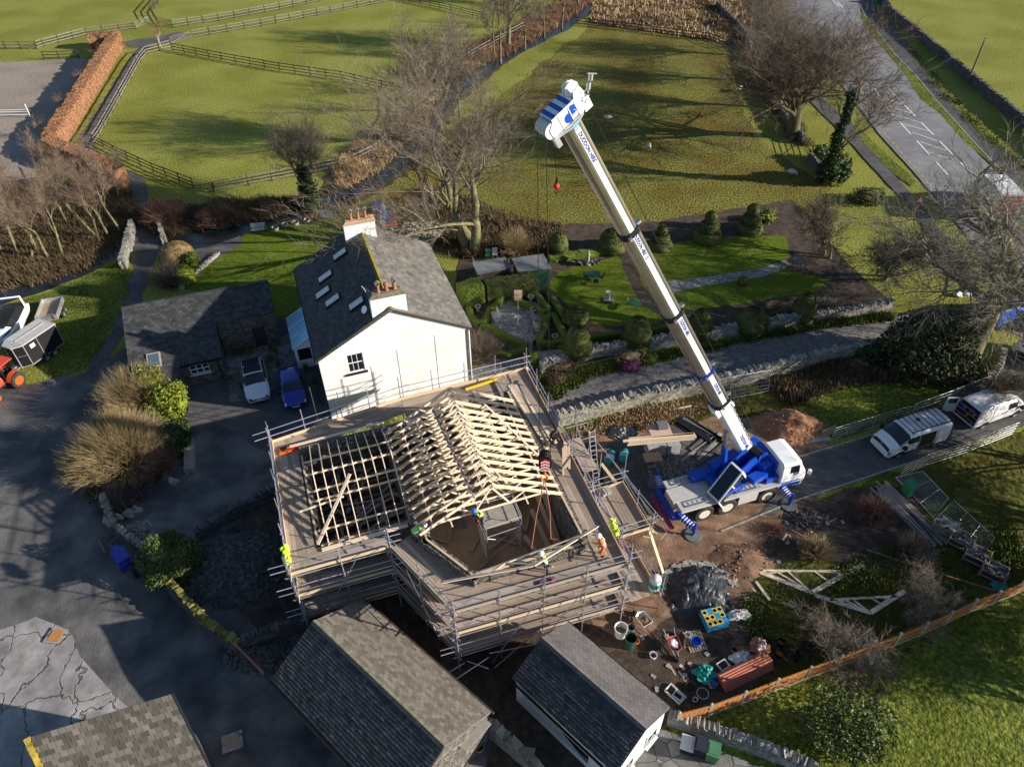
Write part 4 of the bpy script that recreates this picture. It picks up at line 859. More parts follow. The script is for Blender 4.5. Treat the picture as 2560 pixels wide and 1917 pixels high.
# ivy jackets
for root, hh, rr_ in ((ivt, 4.2, 1.0), (iv2, 10, .75)):
    mb = MB(); b = V((0, 0, 0))
    for i in range(26):
        z = hh*i/26; a = random.uniform(0, 6.3); r = rr_*(1-.5*i/26); leafmass(mb, (cos(a)*r*.35, sin(a)*r*.35, z+.3), (r, r, .55), 220, .13, i, .5)
    o = mb.build('ivy', 'ivy', root, local=True); s_ = root.scale; o.scale = (1/s_[0], 1/s_[1], 1/s_[2])
bush('holly_bush', 'dense glossy dark evergreen bush at the foot of the ivy-clad roadside tree', 'bush', (2080, 455), (1.7, 1.5, 1.7), 'ivy', 1800, .14, lumps=3)
bush('bush', 'small green bush on the wall top left of the ivy-clad tree', 'bush', (2045, 400), (1, .9, 1), 'ivy', 600, .13)
ev = bush('evergreen_tree', 'dark bushy evergreen tree overhanging the drive and the small lawn', 'tree', (2310, 925), (3.3, 3.0, 2.9), 'conifer', 4200, .16, core=False, lumps=9)
bush('bush', 'ivy-covered mound of dark foliage on the drive side of the evergreen', 'bush', (2200, 905), (1.9, 1.2, 1.0), 'ivy', 1500, .12, lumps=3)
bush('bush', 'flat dark clipped bush on the verge beside the garden tree', 'bush', (2168, 505), (1.9, 1.3, .8), 'yew', 1400, .1)
# big bush island in the yard
twiggy('twiggy_shrub', 'big golden-brown bare shrub with upright twigs in the yard, the lower one', (318, 1165), 3.7, 3.4, 1300, 'twig_gold', 5, .009)
twiggy('twiggy_shrub', 'golden-brown bare shrub at the upper end of the yard island', (352, 1030), 2.9, 3.2, 800, 'twig_gold', 5, .009)
twiggy('twiggy_shrub', 'dark reddish bare shrub under the golden ones at the right of the island', (400, 1190), 1.8, 2.0, 260, 'twig_red', 4, .011)
twiggy('twiggy_shrub', 'low pale bare shrub at the left tip of the yard island', (215, 1190), 2.0, 1.6, 200, 'twig_gold', 4, .011)
for px, r, lab in (((390, 990), (1.5, 1.3, 1.6), 'bright yellow-green laurel at the top of the yard island'), ((438, 1040), (1.3, 1.4, 1.6), 'yellow-green laurel on the right of the yard island'), ((452, 1120), (.9, 1.4, 1.2), 'dark green ivy bush below the laurels, beside the leaning boards')):
    bush('laurel_bush', lab, 'bush', px, r, 'laurel' if 'laurel' in lab[:26] else 'ivy', 1700, .12, lumps=3)
tufts('island_undergrowth', [(200, 1220), (260, 1300), (330, 1280), (470, 1170), (460, 960), (330, 960), (230, 1080)], 900, 'bramble', .35, 'brown undergrowth of the yard island')
hb = bush('holly_bush', 'round glossy evergreen bush behind the mossy wall in the yard', 'bush', (447, 1432), (1.62, 1.62, 1.75), 'holly', 9000, .085, seed=3)
# topiary
def topiary(label, px, prof, m='yew', n=18, group='clipped yew topiary', nl=1700, cat='topiary', sc_=1.0, sq=1):
    base = P(*px); root = thing('topiary_bush', label, cat, base, 0, group); mb = MB(); out = []
    sc_ *= (1.12 if px[1] > 700 else .98); prof = [(r*sc_, h*sc_) for r, h in prof]
    for i in range(len(prof)-1):
        (r0, h0), (r1, h1) = prof[i], prof[i+1]
        for j in range(3): out.append((r0+(r1-r0)*j/3, h0+(h1-h0)*j/3))
    out.append(prof[-1]); mb.lathe(base, out, 28, nj=.1)
    hm = prof[-1][1]
    for _ in range(nl):
        t = random.random()*(len(out)-1); i = int(t); r = out[i][0]+(out[i+1][0]-out[i][0])*(t-i); h = out[i][1]+(out[i+1][1]-out[i][1])*(t-i); a = random.uniform(0, 6.3)
        mb.leaf(base+V((cos(a)*r, sin(a)*r, h)), .085)
    mb.build('foliage', m, root, smooth=True); return root
egg = [(.75, 0), (1.0, .25), (1.05, .7), (.98, .95), (.92, 1.0), (1.0, 1.25), (.95, 1.7), (.75, 2.2), (.45, 2.55), (0.01, 2.7)]
dome = [(.9, 0), (1.15, .4), (1.2, .9), (1.05, 1.4), (.75, 1.8), (.35, 2.05), (.01, 2.1)]
bowl = [(.45, 0), (.75, .35), (.95, .8), (1.0, 1.1), (.85, 1.15), (.78, 1.35), (.74, 1.8), (.55, 2.2), (.25, 2.42), (.01, 2.48)]
tier = [(1.15, 0), (1.2, .5), (1.0, .8), (.7, .85), (.85, 1.1), (.8, 1.45), (.6, 1.6), (.45, 1.65), (.55, 1.9), (.5, 2.3), (.3, 2.55), (.01, 2.65)]
cone = [(.9, 0), (1.0, .4), (.9, 1.1), (.65, 1.7), (.35, 2.2), (.01, 2.45)]
topiary('large clipped yew egg by the driveway wall, left of the crane boom', (1590, 868), egg, sc_=1.0)
topiary('clipped yew egg sitting in a bowl shape near the paved patio', (1441, 895), bowl, sc_=1.15)
topiary('brownish clipped yew mound behind the egg in a bowl', (1437, 810), [(.8, 0), (1, .5), (.9, 1.0), (.5, 1.35), (.01, 1.45)])
topiary('clipped yew egg just right of the crane boom by the driveway', (1745, 838), cone, sc_=1.0)
topiary('broad clipped yew dome, middle of the row right of the boom', (1875, 828), dome, sc_=1.0)
topiary('pointed dark yew cone at the right end of the driveway row', (2003, 798), cone, sc_=1.0)
topiary('clipped yew beehive at the left of the far garden row', (1395, 640), egg, sc_=.95)
topiary('clipped yew beehive left of the boom in the far garden row', (1530, 628), dome, sc_=1.15)
topiary('tiered yew cake stand in the far garden row right of the boom', (1650, 620), tier, sc_=.95)
topiary('tallest tiered yew with a knob top in the far garden row', (1768, 600), tier, sc_=1.2)
topiary('tiered yew dome beside the pale yellow shrub', (1872, 578), tier, sc_=1.15)
topiary('small clipped box ball on the edge of the garden path', (1855, 712), [(.25, 0), (.42, .3), (.35, .6), (.01, .75)], 'box_green', nl=200)
bush('golden_shrub', 'pale yellow variegated shrub at the end of the topiary row', 'shrub', (1918, 555), (.9, .8, .8), 'laurel', 900, .09)
bush('shrub', 'dark shrub between the dome and the cone in the driveway row', 'shrub', (1945, 800), (.8, .7, .8), 'yew', 700, .08)
twiggy('twiggy_shrub', 'grey bare shrub right of the pointed yew cone', (2060, 790), 1.6, 1.5, 240, 'twig_grey')
topiary('tan clipped beech dome above the green one by the track', (448, 652), [(1.35, 0), (1.6, .5), (1.5, 1.1), (1.1, 1.6), (.5, 1.85), (.01, 1.9)], 'hedge_tan', sc_=1.0, group='clipped bushes by the track', cat='bush', nl=1600)
topiary('bright green clipped dome beside the outbuilding lawn', (468, 705), [(.8, 0), (.95, .5), (.9, 1.1), (.6, 1.6), (.2, 1.8), (.01, 1.8)], 'lime_leaf', sc_=.85, group='clipped bushes by the track', cat='bush', nl=900)
twiggy('twiggy_shrub', 'bare spreading shrub left of the bright green dome', (425, 715), 2.0, 2.0, 420, 'twig')
bush('shrub', 'small leafy green shrub behind the bright green dome', 'shrub', (487, 668), (.7, .8, .9), 'box_green', 600, .09)
twiggy('twiggy_shrub', 'reddish bare thicket right of the bridge parapet', (420, 560), 2.4, 2.6, 500, 'twig_red')
twiggy('twiggy_shrub', 'brown bare thicket on the beck side, left of the ivy tree', (545, 560), 2.4, 1.8, 420, 'twig_red')
twiggy('twiggy_shrub', 'pale bare climber on the right corner of the white gable', (1205, 905), 1.5, 2.6, 420, 'twig')
twiggy('twiggy_shrub', 'tall bare bush at the beck side behind the sheds', (1290, 640), 1.7, 2.8, 220, 'twig_gold')
bush('box_bush', 'round bright green bush at the scaffold corner by the patio', 'bush', (1333, 915), (.75, .75, .75), 'box_green', 900, .06)
for px, r, m_, lab in (((1400, 925), (1.6, .7, .4), 'bramble', 'low brown shrub on the bank below the patio'), ((1580, 905), (1.3, .7, .6), 'dry_reed', 'tan shrub on the drive bank next to the purple heather'), ((1620, 905), (.8, .6, .5), 'rough_green', 'green tuft beside the purple heather'), ((1395, 960), (.8, .6, .5), 'bramble', 'rounded brown heather at the left end of the drive bank')):
    bush('shrub', lab, 'shrub', px, r, m_, 800, .07)
bush('heather', 'purple flowering heather on the drive bank', 'heather', (1578, 925), (.7, .55, .45), 'heather', 1100, .06)
# hedges
def hedge(name, label, pxs, th, h, m, cat='hedge', leaf=.08, dens=60, closed=False, group=None, bulge=.12, world=False, seg=.3, sq=0):
    pts = [V(p) if world else P(*p) for p in pxs]
    if closed: pts.append(pts[0])
    path = []
    for i in range(len(pts)-1):
        k = max(1, int((pts[i+1]-pts[i]).length/seg))
        for j in range(k): path.append(pts[i].lerp(pts[i+1], j/k))
    path.append(pts[-1])
    root = thing(name, label, cat, path[0], 0, group); mb = MB(); prof = [(-.5, 0), (-.54, .3), (-.52, .65), (-.44, .92), (-.22, 1.0), (.0, 1.02), (.22, 1.0), (.44, .92), (.52, .65), (.54, .3), (.5, 0)]; vs = []; L = len(prof); prof = [(-.5, 0), (-.5, .3), (-.5, .65), (-.49, .93), (-.42, 1.0), (.0, 1.01), (.42, 1.0), (.49, .93), (.5, .65), (.5, .3), (.5, 0)] if sq else prof
    tn = []
    for i, p in enumerate(path):
        d = (path[min(i+1, len(path)-1)]-path[max(i-1, 0)]); d.z = 0; d.normalize(); t = V((d.y, -d.x, 0)); tn.append(t)
        for a, b in prof:
            q = p+t*a*th+V((0, 0, b*h)); w_ = noise.noise(q*1.1)*bulge+noise.noise(q*4)*bulge*.5; q = q+t*(1 if a > 0 else -1)*w_*(b > .02)+V((0, 0, w_*.8*(b > .5))); vs.append(q)
    fs = [(i*L+j, i*L+j+1, (i+1)*L+j+1, (i+1)*L+j) for i in range(len(path)-1) for j in range(L-1)]
    if not closed: fs += [tuple(range(L))[::-1], tuple(range((len(path)-1)*L, len(path)*L))]
    mb.add(vs, fs)
    tot = int(dens*len(path)*seg*(h*2+th))
    for _ in range(tot):
        i = random.randrange(len(path)-1); j = random.randrange(L-1); a, b = vs[i*L+j], vs[(i+1)*L+j+1]; mb.leaf(a.lerp(b, random.random())+V((random.gauss(0, .02),)*3), leaf*random.uniform(.6, 1.2))
    mb.build('foliage', m, root, smooth=False); return root
hedge('beech_hedge', 'tall russet beech hedge running along the riding arena and turning at both ends', [(232, 122), (300, 116), (292, 128), (230, 230), (175, 322), (135, 388), (190, 415), (260, 440), (310, 470)], 1.7, 2.2, 'beech', leaf=.1, dens=130, bulge=.2, sq=1)
hedge('yew_hedge', 'tall clipped yew hedge between the garden sheds and the patio', [(1215, 748), (1338, 727)], 1.5, 1.7, 'yew', dens=120, leaf=.08, sq=1)
hedge('yew_hedge', 'blocky clipped hedge end beside the farmhouse roof', [(1150, 762), (1205, 748)], 1.7, 1.9, 'box_green', dens=120, leaf=.08, sq=1)
k4 = lambda x, y: (1180+x/4.254, 620+y/4.254)
GB = 'low box hedges around the patio'
for lab, l, cl in (('ring of box hedge round the bed left of the patio bench', [(20, 575), (200, 540), (320, 545), (290, 610), (190, 690), (150, 800), (70, 835), (0, 770), (-30, 680)], True),
        ('curved box hedge round the bed behind the bird table', [(430, 520), (600, 500), (720, 560), (810, 690), (760, 715), (640, 660), (500, 600)], True),
        ('teardrop box hedge in front of the patio', [(100, 860), (240, 890), (380, 985), (570, 1060), (540, 1130), (380, 1165), (260, 1150)], False),
        ('looped box hedge round the bed right of the patio', [(680, 1040), (750, 960), (780, 780), (860, 745), (940, 870), (990, 1010), (860, 1050)], True),
        ('long box hedge along the narrow path behind the patio', [(790, 470), (880, 610), (990, 790), (1020, 850)], False),
        ('low hedge between the lawn bed and the lower path', [(1240, 985), (1400, 965), (1560, 950)], False),
        ('low hedge right of the large yew egg', [(1880, 905), (2120, 865)], False)):
    hedge('box_hedge', lab, [k4(*q) for q in l], .5, .55, 'box_green', closed=cl, group=GB, dens=110, leaf=.045, bulge=.05, seg=.25)
hedge('box_hedge', 'low hedge along the back of the sundial lawn', [(1372, 655), (1450, 645), (1560, 628)], .7, .7, 'box_green', dens=80, leaf=.05)
# rough banks (stuff)
tufts('lawn_tufts', [(1700, 1815), (2000, 1700), (2300, 1580), (2600, 1470), (2700, 1950), (1900, 1950)], 9000, 'rough_green', .1, 'tufts in the near lawn', w=.03, blades=3, spread=.1)
tufts('lawn_tufts', [(60, 790), (215, 700), (320, 645), (325, 760), (235, 900), (130, 950)], 3000, 'rough_green', .1, 'tufts in the grass by the trailers', w=.03, blades=3, spread=.1)
tufts('beck_bank_growth', [(960, 330), (1010, 300), (1060, 240), (1110, 170), (1190, 120), (1300, 60), (1430, -10), (1500, -15), (1400, 60), (1290, 115), (1200, 165), (1120, 200), (1060, 300), (1010, 370), (950, 420), (850, 460), (870, 400)], 4200, 'dry_reed', .55, 'tan reeds and scrub along the upper beck', w=.05, blades=6, spread=.3)
tufts('scrub', [(1110, 150), (1230, 95), (1420, -10), (1500, -10), (1330, 110), (1130, 200)], 2600, 'twig_red', .9, 'red-brown scrub by the beck', w=.03, blades=6, spread=.3)
tufts('reeds', [(840, 460), (860, 400), (960, 330), (1040, 280), (1060, 320), (1000, 370), (940, 430), (860, 470)], 3000, 'dry_reed', .8, 'pale reeds where the beck bends', w=.05, blades=6, spread=.3)
tufts('brambles', [(330, 540), (560, 520), (760, 500), (760, 520), (620, 555), (520, 570), (400, 590)], 3200, 'bramble', .9, 'brown brambles beside the beck', w=.04, blades=7, spread=.35)
tufts('scrub', [(930, 520), (1100, 470), (1330, 560), (1400, 560), (1400, 640), (1300, 660), (1150, 640), (1000, 560)], 3600, 'bramble', .6, 'scrub behind the sheds', w=.05, blades=6, spread=.35)
tufts('scrub', [(960, 540), (1130, 560), (1150, 620), (1060, 600), (980, 570)], 900, 'moss_green', .4, 'mossy clumps behind the farmhouse', w=.1, blades=7, spread=.3)
tufts('woodland_scrub', [(-20, 480), (330, 480), (340, 600), (200, 680), (0, 730), (-60, 740)], 4200, 'bramble', .5, 'woodland undergrowth', w=.04, blades=6, spread=.35)
tufts('tussocks', [(1480, -20), (1850, -20), (1890, 60), (1850, 112), (1480, 58)], 3600, 'dry_reed', .5, 'tussocky straw-coloured grass in the planted plot', w=.12, blades=6, spread=.3)
tufts('bank_growth', [(1330, 960), (1500, 915), (1700, 875), (1900, 842), (2080, 805), (2230, 785), (2220, 800), (2060, 818), (1850, 856), (1700, 890), (1480, 940), (1380, 1000)], 2600, 'rough_green', .35, 'rough growth along the drive bank', w=.06, blades=6, spread=.2)
tufts('bank_growth', [(1420, 1090), (1560, 1040), (1800, 990), (1830, 1010), (1700, 1050), (1560, 1085)], 1800, 'dry_reed', .3, 'straw-coloured growth below the drive wall', w=.06, blades=6, spread=.2)
tufts('bank_growth', [(1900, 960), (2100, 890), (2280, 870), (2420, 890), (2420, 960), (2250, 950), (2100, 965), (1980, 1010)], 2600, 'bramble', .5, 'brown growth at the top of the small lawn', w=.05, blades=6, spread=.3)
tufts('long_grass', [(2100, 1420), (2500, 1250), (2560, 1400), (2300, 1560), (2050, 1660), (1900, 1600)], 5200, 'rough_green', .2, 'rough grass inside the fence', w=.05, blades=5, spread=.25)
tufts('long_grass', [(1860, 1500), (1960, 1440), (2100, 1560), (2000, 1660), (1880, 1600)], 1800, 'rough_green', .2, 'rough grass by the cut trusses', w=.05, blades=5, spread=.2)
tufts('verge_growth', [(2268, 110), (2330, 180), (2420, 280), (2500, 360), (2600, 440), (2600, 470), (2480, 385), (2390, 290), (2300, 190)], 900, 'rough_green', .22, 'grass at the foot of the road wall, coloured dark green for its shade', w=.05, blades=6, spread=.3)  # dark green stands in for the shadow lying on this grass
tufts('verge_growth', [(1720, -10), (1790, 20), (1880, 120), (1950, 220), (2030, 370), (1990, 360), (1900, 230), (1860, 130), (1780, 60)], 2400, 'bramble', .7, 'brambles along the paddock wall', w=.05, blades=6, spread=.35)
twiggy('twiggy_shrub', 'round tan bare shrub on the rough ground by the waste truss', (2035, 1390), 1.3, 1.2, 260, 'twig_gold')
twiggy('twiggy_shrub', 'reddish bare shrub on the dark earth between the timber stacks', (2180, 1290), 1.5, 1.3, 260, 'twig_red')
twiggy('twiggy_shrub', 'grey-brown bare shrub left of the slate crates', (2280, 1390), 1.5, 1.3, 260, 'twig')
twiggy('twiggy_shrub', 'small leafless bush at the bottom of the black plastic area', (1935, 1330), .8, .6, 120, 'twig_red')
bush('bush', 'leafy evergreen bush on the lawn at the bottom right', 'bush', (2095, 1835), (2.0, 1.8, 1.5), 'holly', 2600, .1, core=False, lumps=3)
# ---------------- mobile crane ----------------
def text_mesh(name, body, size, m, parent, mtx, shear=0.0, bold=0.012, extr=0.006, sx=1.0):
    """flat lettering as a mesh; mtx places text x,y,normal"""
    cu = bpy.data.curves.new('lettering', 'FONT'); cu.body = body; cu.size = size; cu.extrude = extr; cu.offset = bold*size; cu.shear = shear
    cu.align_x = 'CENTER'; cu.align_y = 'CENTER'; cu.resolution_u = 2; tmp = bpy.data.objects.new('t', cu); C.objects.link(tmp)
    dg = bpy.context.evaluated_depsgraph_get(); me = bpy.data.meshes.new_from_object(tmp.evaluated_get(dg)); bpy.data.objects.remove(tmp)
    me.name = name; me.materials.clear(); me.materials.append(MATS[m]); o = bpy.data.objects.new(name, me); C.objects.link(o)
    me.transform(mtx @ Matrix.Diagonal((sx, 1, 1, 1))); o.parent = parent; return o
mat('wheel_cream', (.55, .5, .4), (.65, .6, .5), scale=6, rough=.6)
W0 = V((11.94, 28.62, 0)); CA = R_(72.4)
crane = thing('mobile_crane', 'blue and white three-axle mobile crane with its long telescopic boom raised', 'crane', W0, pi/2-CA)
def cb(mb, s0, s1, t0, t1, z0, z1, k=None): return mb.box(s0, s1, t0, t1, z0, z1, k)
def local(px, z):  # photo point at height z in crane coordinates
    q = P(px[0], px[1], z)-W0; return V((q.x*sin(CA)+q.y*cos(CA), -q.x*cos(CA)+q.y*sin(CA), z))
def cpt(x, y, z): return local((1580+x/4.139, 980+y/4.139), z)
ch = MB()
cb(ch, -1.75, 5.2, .75, 1.8, .55, 1.05)
pr = [(-1.95, 1.05), (-1.75, .75), (5.2, .95), (5.2, 1.5), (-1.95, 1.5)]
for t0, t1 in ((-.02, .72), (1.83, 2.57)):
    cb(ch, -1.7, 5.15, t0, t1, 1.36, 1.55)
    for a, b in ((-.75, -.0), ): pass
cb(ch, -1.9, .9, .73, 1.82, 1.1, 1.62); cb(ch, .9, 5.2, .73, 1.82, 1.1, 1.5)
for s0, s1 in ((2.4, 3.75),):
    for t0, t1 in ((0, .4), (2.15, 2.55)): cb(ch, s0, s1, t0, t1, .55, 1.36)
for s in (0, 1.64, 4.49):
    for t0, t1 in ((-.02, .5), (2.05, 2.57)):
        ch.add([(s-.85, t0, 1.36), (s-.6, t0, 1.5), (s+.6, t0, 1.5), (s+.85, t0, 1.36), (s-.85, t1, 1.36), (s-.6, t1, 1.5), (s+.6, t1, 1.5), (s+.85, t1, 1.36)], [(0, 1, 5, 4), (1, 2, 6, 5), (2, 3, 7, 6)])
ch.build('carrier', 'crane_grey', crane, local=True)
lad = MB()
for s0, t0 in ((-1.2, .15), (-1.2, 2.0), (2.2, .12)):
    for t in (t0, t0+.4): lad.beam((s0, t, 1.64), (s0+1.7, t, 1.64), .05, .05)
    for i in range(6): lad.beam((s0+.05+i*.32, t0, 1.64), (s0+.05+i*.32, t0+.4, 1.64), .04, .04)
buildeach_l = 0; pieces0 = [setattr(o, 'parent', crane) for o in buildeach(lad, 'ladder_bar', 'galv', None)]
def wheel(parent, s, t, z, r=.64, w=.38, out=-1, rim='crane_grey', rr=.5, hub=True):
    mb = MB(); c = V((s, t, z)); a = V((0, out, 0))
    mb.lathe(c, [(r*rr, -w/2), (r*.93, -w/2), (r, -w*.32), (r, w*.32), (r*.93, w/2), (r*rr, w/2)], 24, axis=a); tyre = mb.build('tyre', 'rubber', parent, local=True)
    rm = MB(); rm.lathe(c, [(r*rr, w*.52), (r*rr*.94, w*.5), (r*rr*.78, w*.28), (r*rr*.45, w*.28), (r*rr*.38, w*.48), (r*rr*.1, w*.52), (.001, w*.52)], 20, axis=a)
    if hub:
        for i in range(8): an = i*pi/4; rm.lathe(c+V((cos(an)*r*rr*.58, 0, sin(an)*r*rr*.58)), [(.03, w*.28), (.03, w*.36), (.001, w*.37)], 6, axis=a)
    rm.build('rim', rim, tyre, local=True); return tyre
for s in (0, 1.64, 4.49):
    wheel(crane, s, .14, .66, r=.68, out=-1, rim='wheel_cream', rr=.56); wheel(crane, s, 2.41, .66, r=.68, out=1, rim='wheel_cream', rr=.56)
# outriggers
for s, t, z, px, sg in ((-1.75, .0, 0, (1732, 1340), -1), (5.55, .0, 0, (1971, 1265), -1), (-1.75, 2.55, 0, (1638, 1210), 1), (5.55, 2.55, 0, None, 1)):
    e = local(px, 0) if px else V((5.6, 3.6, 0)); mb = MB(); a = V((s, t-sg*.3, 1.05)); b = V((e.x, e.y, .75)); mb.beam(a, b, .3, .34, k=0)
    d = (b-a).normalized()
    for i in range(5): q = a.lerp(b, .3+.14*i); mb.beam(q-d*.03+V((0, 0, 0)), q+d*.03, .31, .35, k=1)
    mb.tube(V((e.x, e.y, .12)), V((e.x, e.y, 1.25)), .09, k=0); mb.tube(V((e.x, e.y, .1)), V((e.x, e.y, .6)), .06, k=2)
    o = mb.build('outrigger', ['crane_blue', 'crane_white', 'galv'], crane, local=True)
    pd = MB(); pd.lathe((e.x, e.y, .06), [(.52, 0), (.54, .03), (.52, .09), (.12, .1), (.1, .16), (.001, .17)], 22); pd.build('outrigger_pad', 'felt', o, local=True)
bm = MB(); cb(bm, -2.2, -1.95, .1, 2.45, .7, 1.05); cb(bm, -2.5, -2.25, -.3, 2.6, .45, .62); bm.build('rear_bumper', 'crane_blue', crane, local=True)
bm = MB()
for i in range(8): cb(bm, -2.53, -2.24, -.3+i*.36, -.12+i*.36, .46, .635)
bm.build('rear_marker_board', 'red', crane, local=True)
# driver cab at the front
class Loft:
    def __init__(s, S, mirror=True, yc=0): s.S = S; s.m = len(S[0][1]); s.mir = mirror; s.yc = yc
    def ev(s, u, v, sd=1):
        i = min(len(s.S)-2, max(0, int(u))); j = min(s.m-2, max(0, int(v))); fu, fv = u-i, v-j
        def g(a, b): x, pr = s.S[a][0], s.S[a][1]; xo = s.S[a][2][b] if len(s.S[a]) > 2 else 0; return V((x+xo, pr[b][0]*sd+s.yc, pr[b][1]))
        return g(i, j).lerp(g(i+1, j), fu).lerp(g(i, j+1).lerp(g(i+1, j+1), fu), fv)
    def mesh(s, mb, sub=2, k=None, caps=True):
        for sd in (1, -1):
            n = (len(s.S)-1)*sub+1; m = (s.m-1)*sub+1; vs = [s.ev(i/sub, j/sub, sd) for i in range(n) for j in range(m)]
            mb.add(vs, [(i*m+j, i*m+j+1, (i+1)*m+j+1, (i+1)*m+j) if sd > 0 else (i*m+j, (i+1)*m+j, (i+1)*m+j+1, i*m+j+1) for i in range(n-1) for j in range(m-1)], k)
        if caps:
            for i in (0, len(s.S)-1):
                pts = [s.ev(i, j, 1) for j in range(s.m)]+[s.ev(i, j, -1) for j in range(s.m-1, -1, -1)]; mb.add(pts, [tuple(range(len(pts)))], k)
        return mb
    def patch(s, mb, u0, u1, v0, v1, sd=1, off=.012, nu=3, nv=3, k=None, th=.0):
        vs = []
        for i in range(nu+1):
            for j in range(nv+1):
                u, v = u0+(u1-u0)*i/nu, v0+(v1-v0)*j/nv; p = s.ev(u, v, sd); e = .02
                du = s.ev(min(u+e, len(s.S)-1), v, sd)-s.ev(max(u-e, 0), v, sd); dv = s.ev(u, min(v+e, s.m-1), sd)-s.ev(u, max(v-e, 0), sd); nn = du.cross(dv)
                if nn.length > 1e-9: nn.normalize()
                cen = s.ev(u, 0, sd); cen = V((p.x, s.yc, 0.8)); 
                if nn.dot(p-cen) < 0: nn = -nn
                vs.append(p+nn*off)
        w_ = nv+1; fs = [(i*w_+j, i*w_+j+1, (i+1)*w_+j+1, (i+1)*w_+j) for i in range(nu) for j in range(nv)]; mb.add(vs, fs, k); return mb
cabL = Loft([(5.25, [(1.15, 1.05), (1.2, 1.5), (1.2, 2.2), (1.12, 3.0), (1.0, 3.15), (0, 3.2)]), (6.2, [(1.15, 1.0), (1.22, 1.5), (1.22, 2.2), (1.12, 3.0), (1.0, 3.15), (0, 3.2)]), (6.55, [(1.15, .9), (1.22, 1.5), (1.22, 2.2), (1.1, 2.9), (.98, 3.05), (0, 3.1)]),
              (7.0, [(1.12, .8), (1.2, 1.4), (1.18, 2.0), (1.1, 2.15), (.9, 2.2), (0, 2.25)]), (7.15, [(1.0, .8), (1.1, 1.3), (1.1, 1.7), (1.0, 1.8), (.8, 1.82), (0, 1.85)])], yc=1.22)
mb = MB(); cabL.mesh(mb, 2); mb.lathe((6.9, -.35, 2.3), [(.1, 0), (.12, .35)], 8); dc = mb.build('driver_cab', 'crane_white', crane, local=True)
mb = MB(); cabL.patch(mb, .55, 1.7, 2.15, 2.85, -1); cabL.patch(mb, .55, 1.7, 2.15, 2.85, 1); 
for o in buildeach(mb, 'window', 'glass_dark', None): o.parent = dc
mb = MB()
for sd in (-1, 1): cabL.patch(mb, 2.1, 2.9, 3.0, 5, sd)
mb.build('windscreen', 'glass_dark', dc, local=True)
mb = MB()
for sd in (-1, 1): cabL.patch(mb, .1, 3.9, .1, .75, sd, off=.02)
mb.build('skirt', 'crane_blue', dc, local=True)
def mtx(o, x, y): x = V(x).normalized(); y = V(y).normalized(); z = x.cross(y); M = Matrix((x, y, z)).transposed().to_4x4(); M.translation = V(o); return M
text_mesh('lettering', 'DUDDON HIRE', .2, 'car_blue', dc, mtx((6.0, -.045, 1.55), (1, 0, 0), (0, 0, 1)), .2)
# superstructure in blue, slewed with the boom
B0 = P(1862, 1120, 2.8); T0 = P(1418, 300, 27.6)
def tl(p): q = V(p)-W0; return V((q.x*sin(CA)+q.y*cos(CA), -q.x*cos(CA)+q.y*sin(CA), q.z))
b0, t0_ = tl(B0), tl(T0); AX = (t0_-b0).normalized(); HD = V((AX.x, AX.y, 0)).normalized(); SIDE = AX.cross(V((0, 0, 1))).normalized(); UPV = SIDE.cross(AX)
if (SIDE.y) > 0: SIDE = -SIDE
# SIDE faces the camera side; UPV points up and back
ct = V((2.4, 1.27, 0)); bk = -HD; lt = -SIDE
sp = MB(); sp.lathe(ct+V((0, 0, 1.5)), [(.95, 0), (.95, .22), (1.0, .24), (1.0, .34)], 28, k=0)
def ob_(mb, c, a, b, z, k=None): mb.obox(c, bk*a, lt*b, V((0, 0, z)), k)
ob_(sp, ct+bk*.2+V((0, 0, 1.92)), 1.7, .95, .09, 0)
for s_ in (-1, 1):
    q = ct+lt*.42*s_; sp.add([q+bk*-.7+lt*.05+V((0, 0, 2)), q+bk*1.75+lt*.05+V((0, 0, 2)), q+bk*1.75+lt*.05+V((0, 0, 2.5)), q+bk*1.35+lt*.05+V((0, 0, 3.35)), q+bk*.9+lt*.05+V((0, 0, 3.3)), q+bk*-.7+lt*.05+V((0, 0, 2.35)),
          q+bk*-.7-lt*.05+V((0, 0, 2)), q+bk*1.75-lt*.05+V((0, 0, 2)), q+bk*1.75-lt*.05+V((0, 0, 2.5)), q+bk*1.35-lt*.05+V((0, 0, 3.35)), q+bk*.9-lt*.05+V((0, 0, 3.3)), q+bk*-.7-lt*.05+V((0, 0, 2.35))],
         [(0, 1, 2, 3, 4, 5), (11, 10, 9, 8, 7, 6)]+[(i, (i+1) % 6, 6+(i+1) % 6, 6+i) for i in range(6)], 0)
ob_(sp, ct+bk*2.1+lt*.1+V((0, 0, 2.3)), .45, 1.15, .42, 0); ob_(sp, ct+lt*1.0+bk*.2+V((0, 0, 2.3)), 1.1, .32, .3, 0); ob_(sp, ct+bk*1.2-lt*1.0+V((0, 0, 2.15)), .6, .3, .2, 0)
sp.lathe(ct+bk*2.0-lt*.5+V((0, 0, 2.95)), [(.3, 0), (.3, 1.0)], 16, k=1, axis=lt); sp.lathe(ct+bk*2.0-lt*.5+V((0, 0, 2.95)), [(.42, 0), (.42, .05)], 16, k=0, axis=lt); sp.lathe(ct+bk*2.0+lt*.5+V((0, 0, 2.95)), [(.42, 0), (.42, .05)], 16, k=0, axis=lt)
sp.build('superstructure', ['crane_blue', 'dark_metal'], crane, local=True)
cw = MB(); ob_(cw, ct+bk*2.75+V((0, 0, 2.35)), .3, 1.25, .5, 0); cw.build('counterweight', 'crane_blue', crane, local=True)
eb = MB(); cb(eb, -.05, 1.15, 1.75, 2.45, 1.55, 2.05); eb.build('tool_box', 'crane_blue', crane, local=True)
eb = MB(); cb(eb, 4.35, 5.2, .25, .95, 1.55, 2.0); eb.build('tool_box', 'crane_blue', crane, local=True)
